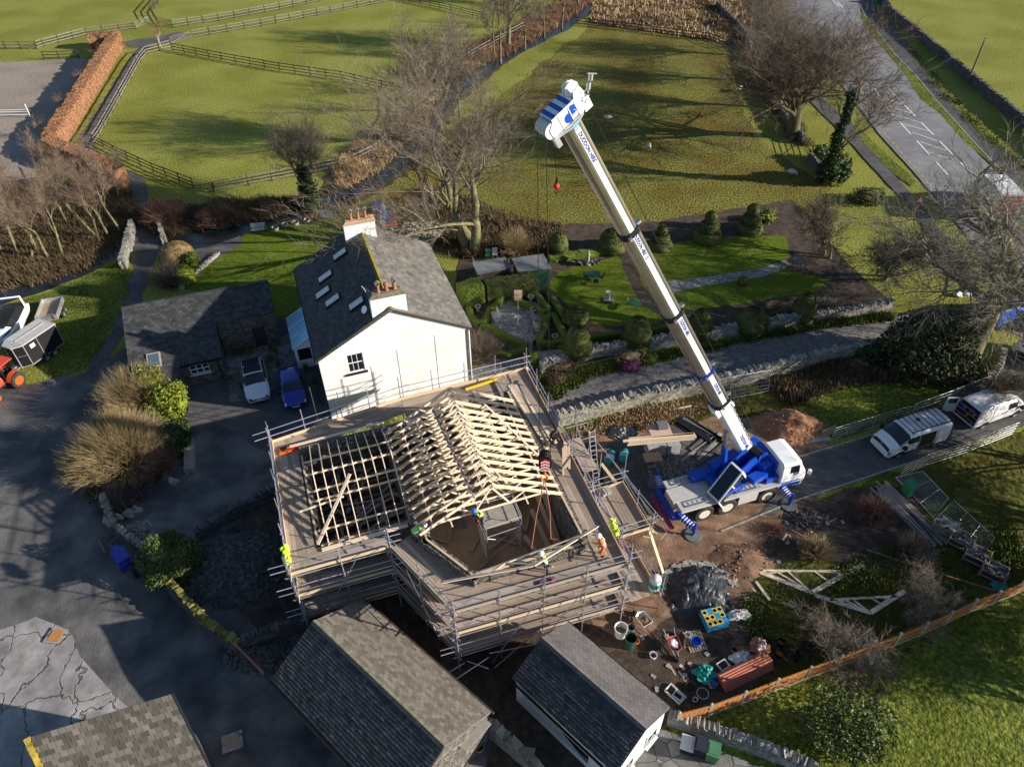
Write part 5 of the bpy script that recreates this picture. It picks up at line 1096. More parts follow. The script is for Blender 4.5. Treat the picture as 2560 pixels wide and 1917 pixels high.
eb = MB(); cb(eb, 4.5, 5.2, 1.0, 2.4, 1.5, 1.95)
for i in range(14): a = V((random.uniform(4.5, 5.1), random.uniform(.9, 2.3), 1.95)); eb.path([a, a+V((random.uniform(-.2, .2), .2, .15)), a+V((random.uniform(-.3, .3), .5, 0))], .03, 5)
eb.build('engine_deck', 'black', crane, local=True)
# operator cab, tilted back
oc0 = cpt(895, 1140, 1.75); oc1 = cpt(785, 1035, 1.75); of = (cpt(1140, 830, 3.0)-oc0); oL = of.length; of.normalize(); ow = (oc1-oc0); oW = ow.length; ow.normalize(); ou = of.cross(-ow); ou = ou if ou.z > 0 else -ou
opc = MB()
def op(a, b, c): return oc0+of*a*oL+ow*b*oW+ou*c
fr8 = [op(0, 0, 0), op(1, 0, 0), op(1, 1, 0), op(0, 1, 0)]
H_ = 1.15
for a, b in ((op(0, 0, -H_*.9), op(0, 0, 0)), (op(0, 1, -H_*.9), op(0, 1, 0)), (op(0, 0, 0), op(1, 0, 0)), (op(0, 1, 0), op(1, 1, 0)), (op(0, 0, 0), op(0, 1, 0)), (op(1, 0, 0), op(1, 1, 0)), (op(1, 0, 0), op(1, 0, -H_)), (op(1, 1, 0), op(1, 1, -H_)), (op(.0, 0, -H_*.9), op(1, 0, -H_)), (op(.55, 0, 0), op(.6, 0, -H_)), (op(0, 1, -H_*.9), op(1, 1, -H_)), (op(0, 0, -.9), op(0, 1, -.9))): opc.beam(a, b, .09, .09)
opc.obox(op(.5, .5, -H_-.02), of*oL*.5, ow*oW*.5, ou*.05); opc.obox(op(1.03, .5, -H_*.5), of*.05, ow*oW*.5, ou*H_*.5)
oc = opc.build('operator_cab', 'crane_white', crane, local=True)
gl = MB(); gl.obox(op(.5, .5, .0), of*oL*.47, ow*oW*.46, ou*.012); gl.obox(op(0, .5, -.5), of*.012, ow*oW*.46, ou*.45); gl.obox(op(.28, 0, -.55), of*oL*.24, ow*.012, ou*.46); gl.obox(op(.78, 0, -.55), of*oL*.18, ow*.012, ou*.46)
for o in buildeach(gl, 'window', 'glass_dark', None): o.parent = oc
sk_ = MB(); sk_.obox(op(.55, -.03, -1.08), of*oL*.5, ow*.015, ou*.1); sk_.build('stripe', 'crane_blue', oc, local=True)
sea = MB(); sea.obox(op(.55, .5, -.8), of*.25, ow*.25, ou*.1); sea.obox(op(.75, .5, -.6), of*.08, ow*.25, ou*.35); sea.build('seat', 'black', oc, local=True)
# boom sections
def at_y(y):
    lo, hi = 0., 1.
    for _ in range(40):
        t = (lo+hi)/2; q = B0.lerp(T0, t)-V((0, 0, CAM_H)); yy = CY-FOC*q.dot(UV_)/q.dot(F_)
        if yy > y: lo = t
        else: hi = t
    return (t0_-b0).length*t
Lb = (t0_-b0).length
oct_ = [(-.5, .34), (-.42, .46), (-.3, .5), (.3, .5), (.42, .46), (.5, .34), (.5, -.18), (.44, -.34), (.3, -.45), (.12, -.5), (-.12, -.5), (-.3, -.45), (-.44, -.34), (-.5, -.18)]
def bprof(mb, d0, d1, w, h, k=None, cap=True):
    n = len(oct_); vs = [b0+AX*d+SIDE*x*w+UPV*y*h for d in (d0, d1) for x, y in oct_]
    mb.add(vs, [(i, (i+1) % n, n+(i+1) % n, n+i) for i in range(n)]+([tuple(range(n))[::-1], tuple(range(n, 2*n))] if cap else []), k)
boom = MB(); dA = at_y(1002); bprof(boom, -.6, dA, .78, 1.0, 0)
boom.obox(b0+AX*(dA-.5)-UPV*.45, AX*.45, SIDE*.3, UPV*.2, 0); boom.obox(b0+AX*(dA-1.3)+UPV*.55-SIDE*.1, AX*.25, SIDE*.2, UPV*.12, 0)
ps = [b0+AX*d+SIDE*.405+UPV*(.28-.02*math.sin(d*9)) for d in np.linspace(-.2, dA-.4, 30)]; boom.path([p+UPV*.12 for p in ps], .022, 5, k=1)
bo = boom.build('boom', ['crane_white', 'black'], crane, local=True)
segs = [(dA, at_y(928), .8, 1.0), (at_y(928), at_y(784), .74, .92), (at_y(784), at_y(579), .67, .83), (at_y(579), Lb-.1, .59, .74)]
ty = [(965, .2), (812, .3), (612, .3), (364, .34)]
for i, (d0, d1, w_, h_) in enumerate(segs):
    mb = MB(); bprof(mb, d0-.1, d1, w_, h_, 0)
    mb.obox(b0+AX*(d0+d1)/2+SIDE*(w_*.5+.002)+UPV*h_*.08, AX*((d1-d0)/2-.12), SIDE*.006, UPV*h_*.15, 1)
    sg = mb.build('boom_section', ['polished', 'crane_white'], bo, local=True)
    cl = MB(); bprof(cl, d0-.14, d0+.14, w_+.12, h_+.13, 0)
    cl.obox(b0+AX*(d0+.12)+UPV*(h_*.5+.14)+SIDE*.1, AX*.06, SIDE*.1, UPV*.12, 1); cl.obox(b0+AX*(d0+.02)+SIDE*(w_*.5+.13)-UPV*.2, AX*.05, SIDE*.1, UPV*.06, 1)
    cl.build('boom_collar', ['dark_metal' if i != 1 else 'car_blue', 'galv'], bo, local=True)
    dm = at_y(ty[i][0]); k_ = h_*.29
    tx = {0: .30, 1: .33, 2: .36, 3: .36}[i]
    text_mesh('lettering', 'DUDDON HIRE' if i != 2 else 'DUDDON HIRE · D', k_, 'car_blue', sg, mtx(b0+AX*dm+SIDE*(w_*.5+.012)+UPV*h_*.08, -AX, UPV), 0, .03, sx=[.62, .75, .8, .98][i])
    for j in range(3 if i == 3 else 0):
        q = MB(); q.obox(b0+AX*at_y(294+j*10.5)+SIDE*(w_*.5+.014)+UPV*h_*.08, AX*.07, SIDE*.003, UPV*h_*.15); q.build('stripe', 'poly_roof', sg, local=True)
text_mesh('lettering', 'DUDDON HIRE', .34, 'car_blue', bo, mtx(b0+AX*at_y(1096)+SIDE*.395+UPV*.02, -AX, UPV), 0, .03, sx=.85)
# lift cylinder
cy = MB(); ca = cpt(945, 790, 2.1); cbp = b0+AX*(at_y(1058))-UPV*.5+SIDE*.05; cy.tube(ca, ca.lerp(cbp, .58), .2, n=14, k=0); cy.tube(ca.lerp(cbp, .56), cbp, .125, n=14, k=1); cy.build('lift_cylinder', ['crane_blue', 'polished'], crane, local=True)
# boom head
AX_, UP_, SD_ = AX, UPV, SIDE; AX, UPV, SIDE = AX*.8, UPV*.8, SIDE*.88; hd = MB(); h0 = t0_
hd.obox(h0+AX*.25+UPV*.02, AX*.3, SIDE*.3, UPV*.72, 0)
for s_ in (-1, 1):
    pl6 = [(-.08, -.62), (.1, -1.02), (.5, -1.05), (.82, -.7), (.86, .5), (1.15, .62), (1.2, .95), (.8, 1.05), (.3, .85), (-.08, .5)]; c0 = h0+SIDE*.36*s_; vs = [c0+SIDE*e+AX*a+UPV*u_ for e in (-.025, .025) for a, u_ in pl6]; n6 = len(pl6)
    hd.add(vs, [tuple(range(n6)), tuple(range(n6, 2*n6))[::-1]]+[(i, (i+1) % n6, n6+(i+1) % n6, n6+i) for i in range(n6)], 0)
    for u_ in (-.45, .1, .45): hd.obox(h0+SIDE*.39*s_+AX*.4+UPV*u_, AX*.4, SIDE*.02, UPV*.02, 0)
hd.obox(h0+AX*.86-UPV*.15, AX*.03, SIDE*.4, UPV*.62, 0)
for a_, u_ in ((.55, .25), (.35, -.05)): hd.lathe(h0+AX*a_+SIDE*.39+UPV*u_, [(.17, 0), (.17, .012), (.001, .012)], 14, k=1, axis=SIDE)
for i in range(3): hd.obox(h0+AX*.9+UPV*(-.6+.42*i), AX*.012, SIDE*.405, UPV*.1, 1)
hd.obox(h0+AX*.2+UPV*.95+SIDE*.1, AX*.3, SIDE*.25, UPV*.2, 0); hd.obox(h0+AX*.45+UPV*1.05-SIDE*.1, AX*.12, SIDE*.12, UPV*.14, 2)
ho = hd.build('boom_head', ['crane_white', 'crane_blue', 'yellow'], bo, local=True)
sh = MB()
for k_ in range(5): sh.lathe(h0+AX*.42-UPV*.92+SIDE*(-.3+.15*k_), [(.12, -.04), (.29, -.05), (.23, 0), (.29, .05), (.12, .04)], 20, axis=SIDE)
sh.build('sheave', 'crane_white', bo, local=True); sh = MB(); sh.lathe(h0+AX*1.0+UPV*.75, [(.12, -.05), (.29, -.06), (.23, 0), (.29, .06), (.12, .05)], 20, axis=SIDE); sh.lathe(h0+AX*.75+UPV*.75-SIDE*.15, [(.12, -.3), (.12, .3)], 10, axis=SIDE)
sh.build('sheave', 'crane_white', bo, local=True)
an = MB(); q = h0+AX*.5+UPV*1.2+SIDE*.3; an.path([q, q+V((.02, 0, .3)), q+V((.1, -.03, .6))], .03, 6); an.lathe(q+V((0, 0, .15)), [(.08, 0), (.08, .18)], 8); an.lathe(q+V((.06, 0, .42)), [(.08, 0), (.09, .2)], 8); an.path([q+V((-.06, 0, .65)), q+V((.25, -.05, .62))], .025, 5)
for i in range(7): a_ = h0+AX*random.uniform(.0, .7)+UPV*random.uniform(.5, 1.1)+SIDE*.3; an.path([a_, a_+AX*.2+UPV*random.uniform(-.3, .3)+SIDE*.1, a_+AX*random.uniform(-.3, .4)+UPV*.2], .022, 5)
an.path([h0+SIDE*.4-UPV*.9, h0+SIDE*.5-AX*.1, h0+SIDE*.4+UPV*.6], .03, 6)
an.build('wind_gauge', 'galv', bo, local=True)
br = MB(); br.beam(h0+AX*.05-UPV*1.05+SIDE*.42, h0+AX*.1+UPV*.5+SIDE*.45, .05, .05, k=0); br.obox(h0-AX*.1-UPV*1.0+SIDE*.42, AX*.22, SIDE*.12, UPV*.12, 0); br.build('head_bracket', ['galv'], bo, local=True)
AXs, UPs, SDs = AX, UPV, SIDE; AX, UPV, SIDE = AX_, UP_, SD_
cab_ = MB()
for s_ in (.05, .16): cab_.tube(h0+AX*.3+UPV*.85+SIDE*s_, b0+AX*1.2+UPV*1.05+SIDE*s_, .011, n=4)
cab_.build('hoist_rope', 'dark_metal', crane, local=True)
# hook block, ball and slings hanging from the head
hbp = P(1362, 1165, 12.4); hb = thing('hook_block', 'black crane hook block with red and white chevrons hanging over the trusses', 'hook block', hbp)
Xr, Yr = NH, V((0, -1, 0))
mb = MB(); cx_ = hbp+V((0, 0, .35))
out = [(-.27, -.25), (-.3, .1), (-.2, .45), (0, .56), (.2, .45), (.3, .1), (.27, -.25), (.1, -.5), (-.1, -.5)]
for yy in (-.2, .2):
    vs = [cx_+V((x, yy+s_*.02, z)) for s_ in (-1, 1) for x, z in out]; n = len(out); mb.add(vs, [tuple(range(n)), tuple(range(n, 2*n))[::-1]]+[(i, (i+1) % n, n+(i+1) % n, n+i) for i in range(n)])
for k_ in (-.12, 0, .12): mb.lathe(cx_+V((0, k_, .12)), [(.1, -.04), (.3, -.05), (.25, 0), (.3, .05), (.1, .04)], 18, axis=(0, 1, 0))
hbo = mb.build('block', 'black', hb)
cv_ = MB(); yf = -.235
cv_.obox(cx_+V((0, yf, -.08)), (.2, 0, 0), (0, .004, 0), (0, 0, .34), 0)
for i in range(4):
    z = -.4+i*.19
    for s_ in (-1, 1): cv_.add([cx_+V((0, yf-.006, z+.11)), cx_+V((0, yf-.006, z+.2)), cx_+V((s_*.2, yf-.006, z+.09)), cx_+V((s_*.2, yf-.006, z))], [(0, 1, 2, 3)], 1)
cv_.build('chevron_plate', ['crane_white', 'chevron'], hbo)
hk = MB(); hc = hbp+V((0, 0, -.45)); hk.tube(hc+V((0, 0, .35)), hc+V((0, 0, .05)), .06, n=8); hk.path([hc+V((0, 0, .1)), hc+V((.02, 0, -.1)), hc+V((.14, 0, -.25)), hc+V((.12, 0, -.42)), hc+V((-.03, 0, -.5)), hc+V((-.16, 0, -.4)), hc+V((-.15, 0, -.25))], [.05, .055, .06, .065, .06, .05, .03], 8)
hk.build('hook', 'orange', hb)
rp = MB()
def w3(q): return V((W0.x+q.x*sin(CA)-q.y*cos(CA), W0.y+q.x*cos(CA)+q.y*sin(CA), q.z))
for s_, x in ((-.3, -.25), (.3, .25)): rp.tube(w3(h0+AXs*.42-UPs*1.24+SDs*s_), hbp+V((x, .0, .5)), .014, n=5)
buildeach(rp, 'hoist_rope', 'dark_metal', hb)
bl = thing('headache_ball', 'small red overhaul ball on a thin rope just left of the upper boom', 'crane ball', P(1391, 466, 23.6)); mb = MB(); p = bl.location.copy()
mb.blob(p, .13, 1, 0, 2); mb.build('ball', 'red', bl, smooth=True); mb = MB(); mb.tube(p+V((0, 0, .1)), p+V((0, 0, .35)), .05, n=8); mb.path([p-V((0, 0, .1)), p-V((-.06, 0, .25)), p-V((.04, 0, .32))], .025, 5); mb.build('hook', 'dark_metal', bl)
mb = MB(); mb.tube(p+V((0, 0, .3)), w3(h0-UPs*1.1+SDs*.35), .012, n=5); mb.build('hoist_rope', 'dark_metal', bl)
# truss being lowered by the crane
lt_ = thing('roof_truss', 'pale roof truss hanging from the crane slings, held by the workers', 'roof truss', E(.75, -2.8, 6.35), 0, 'loose roof trusses')
lm = truss_mb(rise=1.5, half=4.3)
lo_ = lm.build('timber_frame', 'timber', lt_, local=True); lo_.rotation_euler = (R_(62), 0, -HA+R_(3.5)); lo_.location = (0, 0, 0)
sl_ = MB(); hkp = hbp+V((0, 0, -.9)); a1 = E(1.15, -2.85, 6.7); a2 = E(2.3, -2.6, 6.75); sl_.path([hkp, hkp.lerp(a1, .5)+V((-.06, 0, 0)), a1], .028, 5); sl_.path([hkp, hkp.lerp(a2, .5)+V((.1, -.05, 0)), a2-V((0, 0, .1)), a2+V((.35, -.1, -.1))], .028, 5); tag(sl_.build('lifting_sling', 'terracotta'), 'rust-coloured slings running from the crane hook down to the lowered truss', 'sling')

# ---------------- vehicles ----------------
VAN = [(0.0, [(.88, .35), (.93, .6), (.95, 1.0), (.94, 1.15), (.86, 1.75), (.74, 1.92), (0, 1.95)]), (.12, [(.93, .3), (.97, .6), (.98, 1.0), (.97, 1.15), (.88, 1.78), (.75, 1.96), (0, 1.99)]),
       (1.0, [(.94, .28), (.98, .6), (.99, 1.0), (.98, 1.15), (.88, 1.8), (.75, 1.98), (0, 2.02)]), (2.4, [(.94, .28), (.98, .6), (.99, 1.0), (.98, 1.15), (.88, 1.8), (.75, 1.97), (0, 2.01)]),
       (3.45, [(.94, .28), (.98, .6), (.99, 1.0), (.98, 1.15), (.86, 1.75), (.72, 1.9), (0, 1.95)]), (4.3, [(.94, .28), (.98, .6), (.97, .95), (.93, 1.08), (.86, 1.15), (.6, 1.2), (0, 1.26)]),
       (4.75, [(.9, .28), (.93, .55), (.92, .8), (.86, .92), (.74, .98), (.5, 1.02), (0, 1.06)]), (4.98, [(.78, .3), (.82, .5), (.8, .66), (.74, .74), (.62, .78), (.4, .8), (0, .82)])]
def wheels(root, xs, hw, r, rim='galv'):
    for x in xs:
        for sd in (-1, 1): wheel(root, x, sd*(hw-.12), r, r, .22, sd, rim, .62, False)
def arches(root, xs, hw, r):
    mb = MB()
    for x in xs:
        for sd in (-1, 1):
            n = 12; vs = [V((x+cos(pi*i/n)*(r+.07), sd*(hw+.008), r*.95+sin(pi*i/n)*(r+.05))) for i in range(n+1)]+[V((x+cos(pi*i/n)*.05, sd*(hw+.008), r*.95)) for i in range(n+1)]
            mb.add(vs, [(i, i+1, n+2+i, n+1+i) for i in range(n)])
    for o in buildeach(mb, 'wheel_arch', 'black', None): o.parent = root
def pieces(mb, name, m, par):
    for o in buildeach(mb, name, m, None): o.parent = par
def van(label, p, head, group=None):
    root = thing('white_van', label, 'van', p, math.atan2(head.y, head.x), group); L = Loft(VAN); mb = MB(); L.mesh(mb, 3); body = mb.build('body', 'car_white', root, smooth=True, local=True)
    mb = MB()
    for sd in (1, -1): L.patch(mb, 4.1, 4.93, 3.6, 6, sd, .012, 4, 5)
    mb.build('windscreen', 'glass_dark', root, local=True)
    mb = MB()
    for sd in (1, -1): L.patch(mb, 3.35, 4.25, 3.1, 3.9, sd, .012, 4, 3)
    pieces(mb, 'window', 'glass_dark', root)
    mb = MB()
    for sd in (1, -1): L.patch(mb, 6.3, 6.98, 1.2, 5.6 if 0 else 6, sd, .012, 3, 4)
    mb.build('grille', 'black', root, local=True)
    mb = MB()
    for sd in (1, -1): L.patch(mb, 5.75, 6.5, 2.5, 3.9, sd, .018, 3, 3)
    pieces(mb, 'headlight', 'galv', root)
    mb = MB()
    for sd in (1, -1):
        L.patch(mb, .2, 5.9, .0, .55, sd, .01, 12, 1); 
    pieces(mb, 'sill', 'dark_metal', root)
    mb = MB()
    for sd in (1, -1): mb.obox((4.0, sd*1.12, 1.15), (.1, 0, 0), (0, .12, 0), (0, 0, .13))
    pieces(mb, 'mirror', 'black', root)
    mb = MB()
    for sd in (1, -1):
        for u in (2.25, 3.3): L.patch(mb, u, u+.03, .6, 3.95, sd, .008, 1, 5)
        L.patch(mb, 1.3, 3.2, 2.05, 2.16, sd, .008, 4, 1)
        mb.obox((2.3, sd*1.0, 1.05), (.09, 0, 0), (0, .015, 0), (0, 0, .025)); mb.obox((3.2, sd*1.0, 1.05), (.09, 0, 0), (0, .015, 0), (0, 0, .025))
    pieces(mb, 'door_seam', 'black', root)
    wheels(root, (.95, 4.0), .98, .34); arches(root, (.95, 4.0), .985, .34); return root, L
pA, pB = P(2245, 1146), P(2352, 1112); hdv = (pA-pB).normalized(); lft = V((-hdv.y, hdv.x, 0))
v1, Lv = van('white van with a black roof rack and its side door open, nearer the crane', pA-hdv*4.0-lft*.98, hdv)
rk = MB()
for i in range(9): rk.beam((.15+i*.42, -.8, 2.14), (.15+i*.42, .8, 2.14), .045, .035)
for y in (-.8, .8): rk.beam((.1, y, 2.16), (3.55, y, 2.16), .05, .06); rk.beam((.15, y, 1.95), (.15, y, 2.15), .04, .04); rk.beam((3.4, y, 1.9), (3.4, y, 2.15), .04, .04)
rk.tube((.05, -.85, 2.2), (.05, .85, 2.2), .05); rk.lathe((2.3, -.1, 2.16), [(.15, 0), (.15, .04), (.001, .05)], 14); rk.build('roof_rack', 'dark_metal', v1, local=True)
dr_ = MB(); Lv.patch(dr_, 2.3, 3.25, .7, 3.9, 1, .02, 4, 5); o = dr_.build('side_opening', 'black', v1, local=True)
dr_ = MB(); Lv.patch(dr_, 1.2, 2.15, .65, 4.0, 1, .05, 4, 5); dr_.build('sliding_door', 'car_white', v1, local=True)
cg_ = MB(); cg_.box(2.5, 2.8, .9, .96, .6, .9); cg_.build('cargo', 'orange', v1, local=True)
lg_ = MB(); c = V((4.9, 0, .93)); [lg_.beam(a, b, .03, .03) for a, b in ((c+V((0, -.08, 0)), c+V((0, 0, .1))), (c+V((0, 0, .1)), c+V((0, .08, 0))), (c+V((0, .08, 0)), c+V((0, 0, -.1))), (c+V((0, 0, -.1)), c+V((0, -.08, 0))))]; lg_.build('badge', 'galv', v1, local=True)
pA, pB = P(2430, 1082), P(2528, 1046); hdv2 = (pB-pA).normalized(); rgt = V((hdv2.y, -hdv2.x, 0))
v2, Lv2 = van('white van with both rear doors open showing racked tools, farther from the crane', pA-rgt*.98+hdv2*.0, hdv2)
tl_ = MB(); tl_.box(-.03, .02, -.84, .84, .5, 1.86, 0)
for i in range(3): tl_.box(-.06, -.035, -.8, .8, .75+i*.38, .79+i*.38, 1)
for i in range(22): y = random.uniform(-.75, .7); z = .55+random.randrange(4)*.36; tl_.box(-.08, -.035, y, y+random.uniform(.06, .18), z, z+random.uniform(.08, .22), random.choice((2, 3, 1, 0)))
tl_.build('cargo', ['black', 'timber_old', 'red', 'plastic_blue'], v2, local=True)
for sd in (-1, 1):
    d = MB(); a = V((-.02, sd*.9, .5)); o = V((-cos(R_(25)), sd*sin(R_(25)), 0)); d.obox(a+o*.42+V((0, 0, .65)), o*.42, V((-o.y, o.x, 0))*.035, (0, 0, .66)); dd = d.build('rear_door', 'car_white', v2, local=True)
    w_ = MB(); w_.obox(a+o*.42+V((0, 0, 1.0)), o*.3, V((-o.y, o.x, 0))*.038, (0, 0, .22)); w_.build('window', 'glass_dark', dd, local=True)
rb = MB()
for i in range(12):
    for y in (-.35, .35): rb.box(.3+i*.22, .34+i*.22, y-.22, y+.22, 2.0, 2.018)
rb.build('roof_ribs', 'car_white', v2, local=True)
def carS(Ln, W, Hh, bonnet=.98, wb=(.8, 3.5)):
    w = W/2; k = Ln/4.45
    def S(x, z0, zb, zt, wt, zr, wbt=w): return (x*k, [(wbt*.94, z0), (wbt, z0+.25), (wbt, zb-.12), (wbt*.96, zb), (wt, zt), (wt*.82, zr), (0, zr+.03)])
    return [S(.0, .42, .72, .78, w*.75, .8, w*.8), S(.12, .3, .9, .98, w*.8, 1.0, w*.93), S(.3, .25, 1.0, 1.15, w*.8, 1.22, w*.98), S(.75, .24, 1.02, Hh-.14, w*.76, Hh-.06), S(1.6, .24, 1.0, Hh-.09, w*.77, Hh), S(2.5, .24, .98, Hh-.12, w*.77, Hh-.02), S(3.3, .24, .94, 1.02, w*.82, 1.04), S(4.0, .26, .8, .88, w*.78, .93, w*.98), S(4.33, .3, .62, .7, w*.7, .76, w*.9), S(4.45, .36, .55, .58, w*.6, .62, w*.75)]
def car(name, label, p, head, Ln, W, Hh, paint, cat='car', roof=None, plate=True):
    root = thing(name, label, cat, p, math.atan2(head.y, head.x)); L = Loft(carS(Ln, W, Hh)); mb = MB(); L.mesh(mb, 3); mb.build('body', paint, root, smooth=True, local=True)
    mb = MB()
    for sd in (1, -1): L.patch(mb, 5.08, 5.92, 4.0, 6, sd, .012, 4, 5)
    mb.build('windscreen', 'glass_dark', root, local=True)
    mb = MB()
    for sd in (1, -1): L.patch(mb, 2.1, 2.9, 4.1, 6, sd, .012, 3, 4)
    mb.build('rear_window', 'glass_dark', root, local=True)
    mb = MB()
    for sd in (1, -1):
        for u0, u1 in ((2.75, 3.6), (3.66, 4.5), (4.56, 5.55)): L.patch(mb, u0, u1, 3.12, 3.9, sd, .012, 3, 2)
    pieces(mb, 'window', 'glass_dark', root)
    if roof:
        mb = MB()
        for sd in (1, -1): L.patch(mb, 3.02, 4.98, 4.6, 6, sd, .01, 5, 4)
        mb.build('roof', roof, root, local=True)
        mb = MB()
        for sd in (1, -1): a, b = L.ev(3.1, 4.3, sd), L.ev(4.9, 4.3, sd); mb.path([a+V((0, 0, .05)), a.lerp(b, .5)+V((0, 0, .09)), b+V((0, 0, .05))], .02, 6)
        pieces(mb, 'roof_rail', 'galv', root)
    mb = MB()
    for sd in (1, -1): L.patch(mb, 7.5, 8.2, 2.4, 3.9, sd, .012, 3, 2)
    pieces(mb, 'headlight', 'galv', root)
    mb = MB()
    for sd in (1, -1): L.patch(mb, 8.2, 8.9, 2.7, 5.9, sd, .012, 3, 4)
    mb.build('grille', 'black', root, local=True)
    mb = MB(); mb.box(Ln-.03, Ln+.02, -.27, .27, .42, .53); mb.build('number_plate', 'plastic_white', root, local=True)
    mb = MB()
    for sd in (1, -1): mb.obox((3.05*Ln/4.45, sd*(W/2+.1), .98), (.07, 0, 0), (0, .1, 0), (0, 0, .07))
    pieces(mb, 'mirror', 'black', root)
    mb = MB()
    for sd in (1, -1): mb.box(-.01, .06, sd*W*.36-.12, sd*W*.36+.12, .72, .86)
    pieces(mb, 'tail_light', 'red', root)
    wheels(root, (.82*Ln/4.45, 3.52*Ln/4.45), W/2, .33); arches(root, (.82*Ln/4.45, 3.52*Ln/4.45), W/2+.002, .33); return root
bkd = -UH
car('parked_car', 'white SUV with a dark glass roof parked in the courtyard', E(-12.05, 20.5+4.45)+NH*0.25, (bkd+NH*.04).normalized(), 4.45, 1.84, 1.62, 'car_white', roof='black')
car('parked_car', 'dark blue hatchback parked beside the farmhouse wall', E(-9.3, 18.85+4.1)+NH*.1, (bkd+NH*.02).normalized(), 4.1, 1.75, 1.47, 'car_blue')
car('parked_car', 'white car at the right photo edge behind the rear van', P(2535, 872), V((.55, -.83, 0)).normalized(), 4.3, 1.8, 1.5, 'car_white')
car('parked_car', 'dark blue car half hidden behind the wall end by the road', P(2515, 880)+V((1.5, 4.5, 0)), V((.9, -.45, 0)).normalized(), 4.3, 1.8, 1.5, 'car_blue')
# blue panel van leaving by the drive
r_ = thing('blue_van', 'bright blue van with a ribbed roof on the junction behind the big tree', 'van', P(2462, 812), math.atan2(.35, .93)); L = Loft(VAN); mb = MB(); L.mesh(mb, 3); mb.build('body', 'plastic_blue', r_, smooth=True, local=True)
mb = MB()
for i in range(9): mb.box(.2, 3.5, -.72+i*.18-.02, -.72+i*.18+.02, 2.0, 2.03)
mb.build('roof_ribs', 'poly_roof', r_, local=True); mb = MB()
for sd in (-1, 1): mb.box(-.03, .03, sd*.85-.08, sd*.85+.08, .9, 1.2)
pieces(mb, 'tail_light', 'red', r_); wheels(r_, (.95, 4.0), .98, .34); arches(r_, (.95, 4.0), .985, .34)
# red lorry on the road
lr_h = (P(2380, 430)-P(2480, 545)).normalized(); r_ = thing('lorry', 'red and white box lorry on the road behind the big tree', 'lorry', P(2500, 560), math.atan2(lr_h.y, lr_h.x))
mb = MB(); mb.box(0, 4.3, -1.1, 1.1, .8, 3.2); mb.build('cargo_box', 'crane_white', r_, local=True); mb = MB(); mb.box(-.02, .0, -1.0, 1.0, .9, 3.0, 0)
for i in range(4): mb.box(-.04, -.021, -1.0, 1.0, 1.2+i*.5, 1.26+i*.5, 1)
mb.build('rear_shutter', ['red', 'crane_white'], r_, local=True)
L = Loft([(4.4, [(1.0, .5), (1.05, 1.2), (1.0, 2.3), (.85, 2.5), (0, 2.55)]), (5.2, [(1.0, .5), (1.05, 1.2), (1.0, 2.3), (.85, 2.5), (0, 2.55)]), (5.8, [(1.0, .5), (1.05, 1.2), (1.0, 1.5), (.85, 1.55), (0, 1.6)]), (6.2, [(.95, .5), (1.0, 1.0), (.9, 1.15), (.7, 1.2), (0, 1.25)])])
mb = MB(); L.mesh(mb, 2); mb.build('cab', 'crane_white', r_, local=True); mb = MB(); [L.patch(mb, 1.05, 1.95, 2.0, 4, sd) for sd in (1, -1)]; mb.build('windscreen', 'glass_dark', r_, local=True); wheels(r_, (1.0, 5.2), 1.0, .4)
# tractor
kc = lambda x, y, z=0: P(x/4.6, 740+y/4.6, z)
tx_ = kc(300, 1010); th = (kc(230, 1230)-kc(300, 990)).normalized(); tr = thing('tractor', 'orange compact tractor with a red bonnet at the left photo edge', 'tractor', kc(300, 1000)+V((-.9, -.1, 0)), math.atan2(-.93, -.2))
tr.rotation_euler = (0, 0, R_(-108))
mb = MB(); mb.box(-.3, 2.3, -.25, .25, .5, .85); mb.box(-.5, .5, -.4, .4, .5, 1.0); mb.path([(.55, -.3, 1.0), (.5, -.3, 2.2), (-.45, -.3, 2.2), (-.45, -.35, 1.0)], .04, 6); mb.path([(.55, .3, 1.0), (.5, .3, 2.2), (-.45, .3, 2.2), (-.45, .35, 1.0)], .04, 6)
mb.path([(.1, 0, 1.0), (.4, 0, 1.35)], .03, 6); mb.lathe((.42, 0, 1.37), [(.17, 0), (.19, .02), (.17, .04)], 14, axis=(.5, 0, 1)); mb.build('chassis', 'dark_metal', tr, local=True)
hL = Loft([(.75, [(.3, .75), (.34, 1.1), (.28, 1.35), (0, 1.42)]), (1.6, [(.3, .75), (.32, 1.05), (.26, 1.25), (0, 1.32)]), (2.35, [(.26, .7), (.28, .95), (.22, 1.1), (0, 1.15)]), (2.5, [(.2, .7), (.22, .85), (.15, .95), (0, 1.0)])])
mb = MB(); hL.mesh(mb, 2); mb.build('bonnet', 'kub_red', tr, local=True); mb = MB(); mb.box(-.6, .55, -.5, .5, 2.2, 2.28); mb.lathe((.4, .35, 2.28), [(.05, 0), (.05, .15)], 8); mb.build('roof', 'kub_red', tr, local=True)
mb = MB(); mb.box(-.35, .05, -.22, .22, .95, 1.08); mb.box(-.42, -.33, -.22, .22, 1.0, 1.45); mb.build('seat', 'black', tr, local=True)
for sd in (-1, 1):
    mb = MB(); n = 8
    for i in range(n): a = pi*(.1+.75*i/n); b = pi*(.1+.75*(i+1)/n); mb.add([(cos(a)*.75-.05, sd*.42, .62+sin(a)*.75), (cos(b)*.75-.05, sd*.42, .62+sin(b)*.75), (cos(b)*.75-.05, sd*.86, .62+sin(b)*.75), (cos(a)*.75-.05, sd*.86, .62+sin(a)*.75)], [(0, 1, 2, 3)])
    mb.build('mudguard', 'tractor_orange', tr, local=True)
    wheel(tr, 0, sd*.72, .62, .62, .36, sd, 'tractor_orange', .58, False); wheel(tr, 1.95, sd*.62, .38, .38, .25, sd, 'tractor_orange', .55, False)
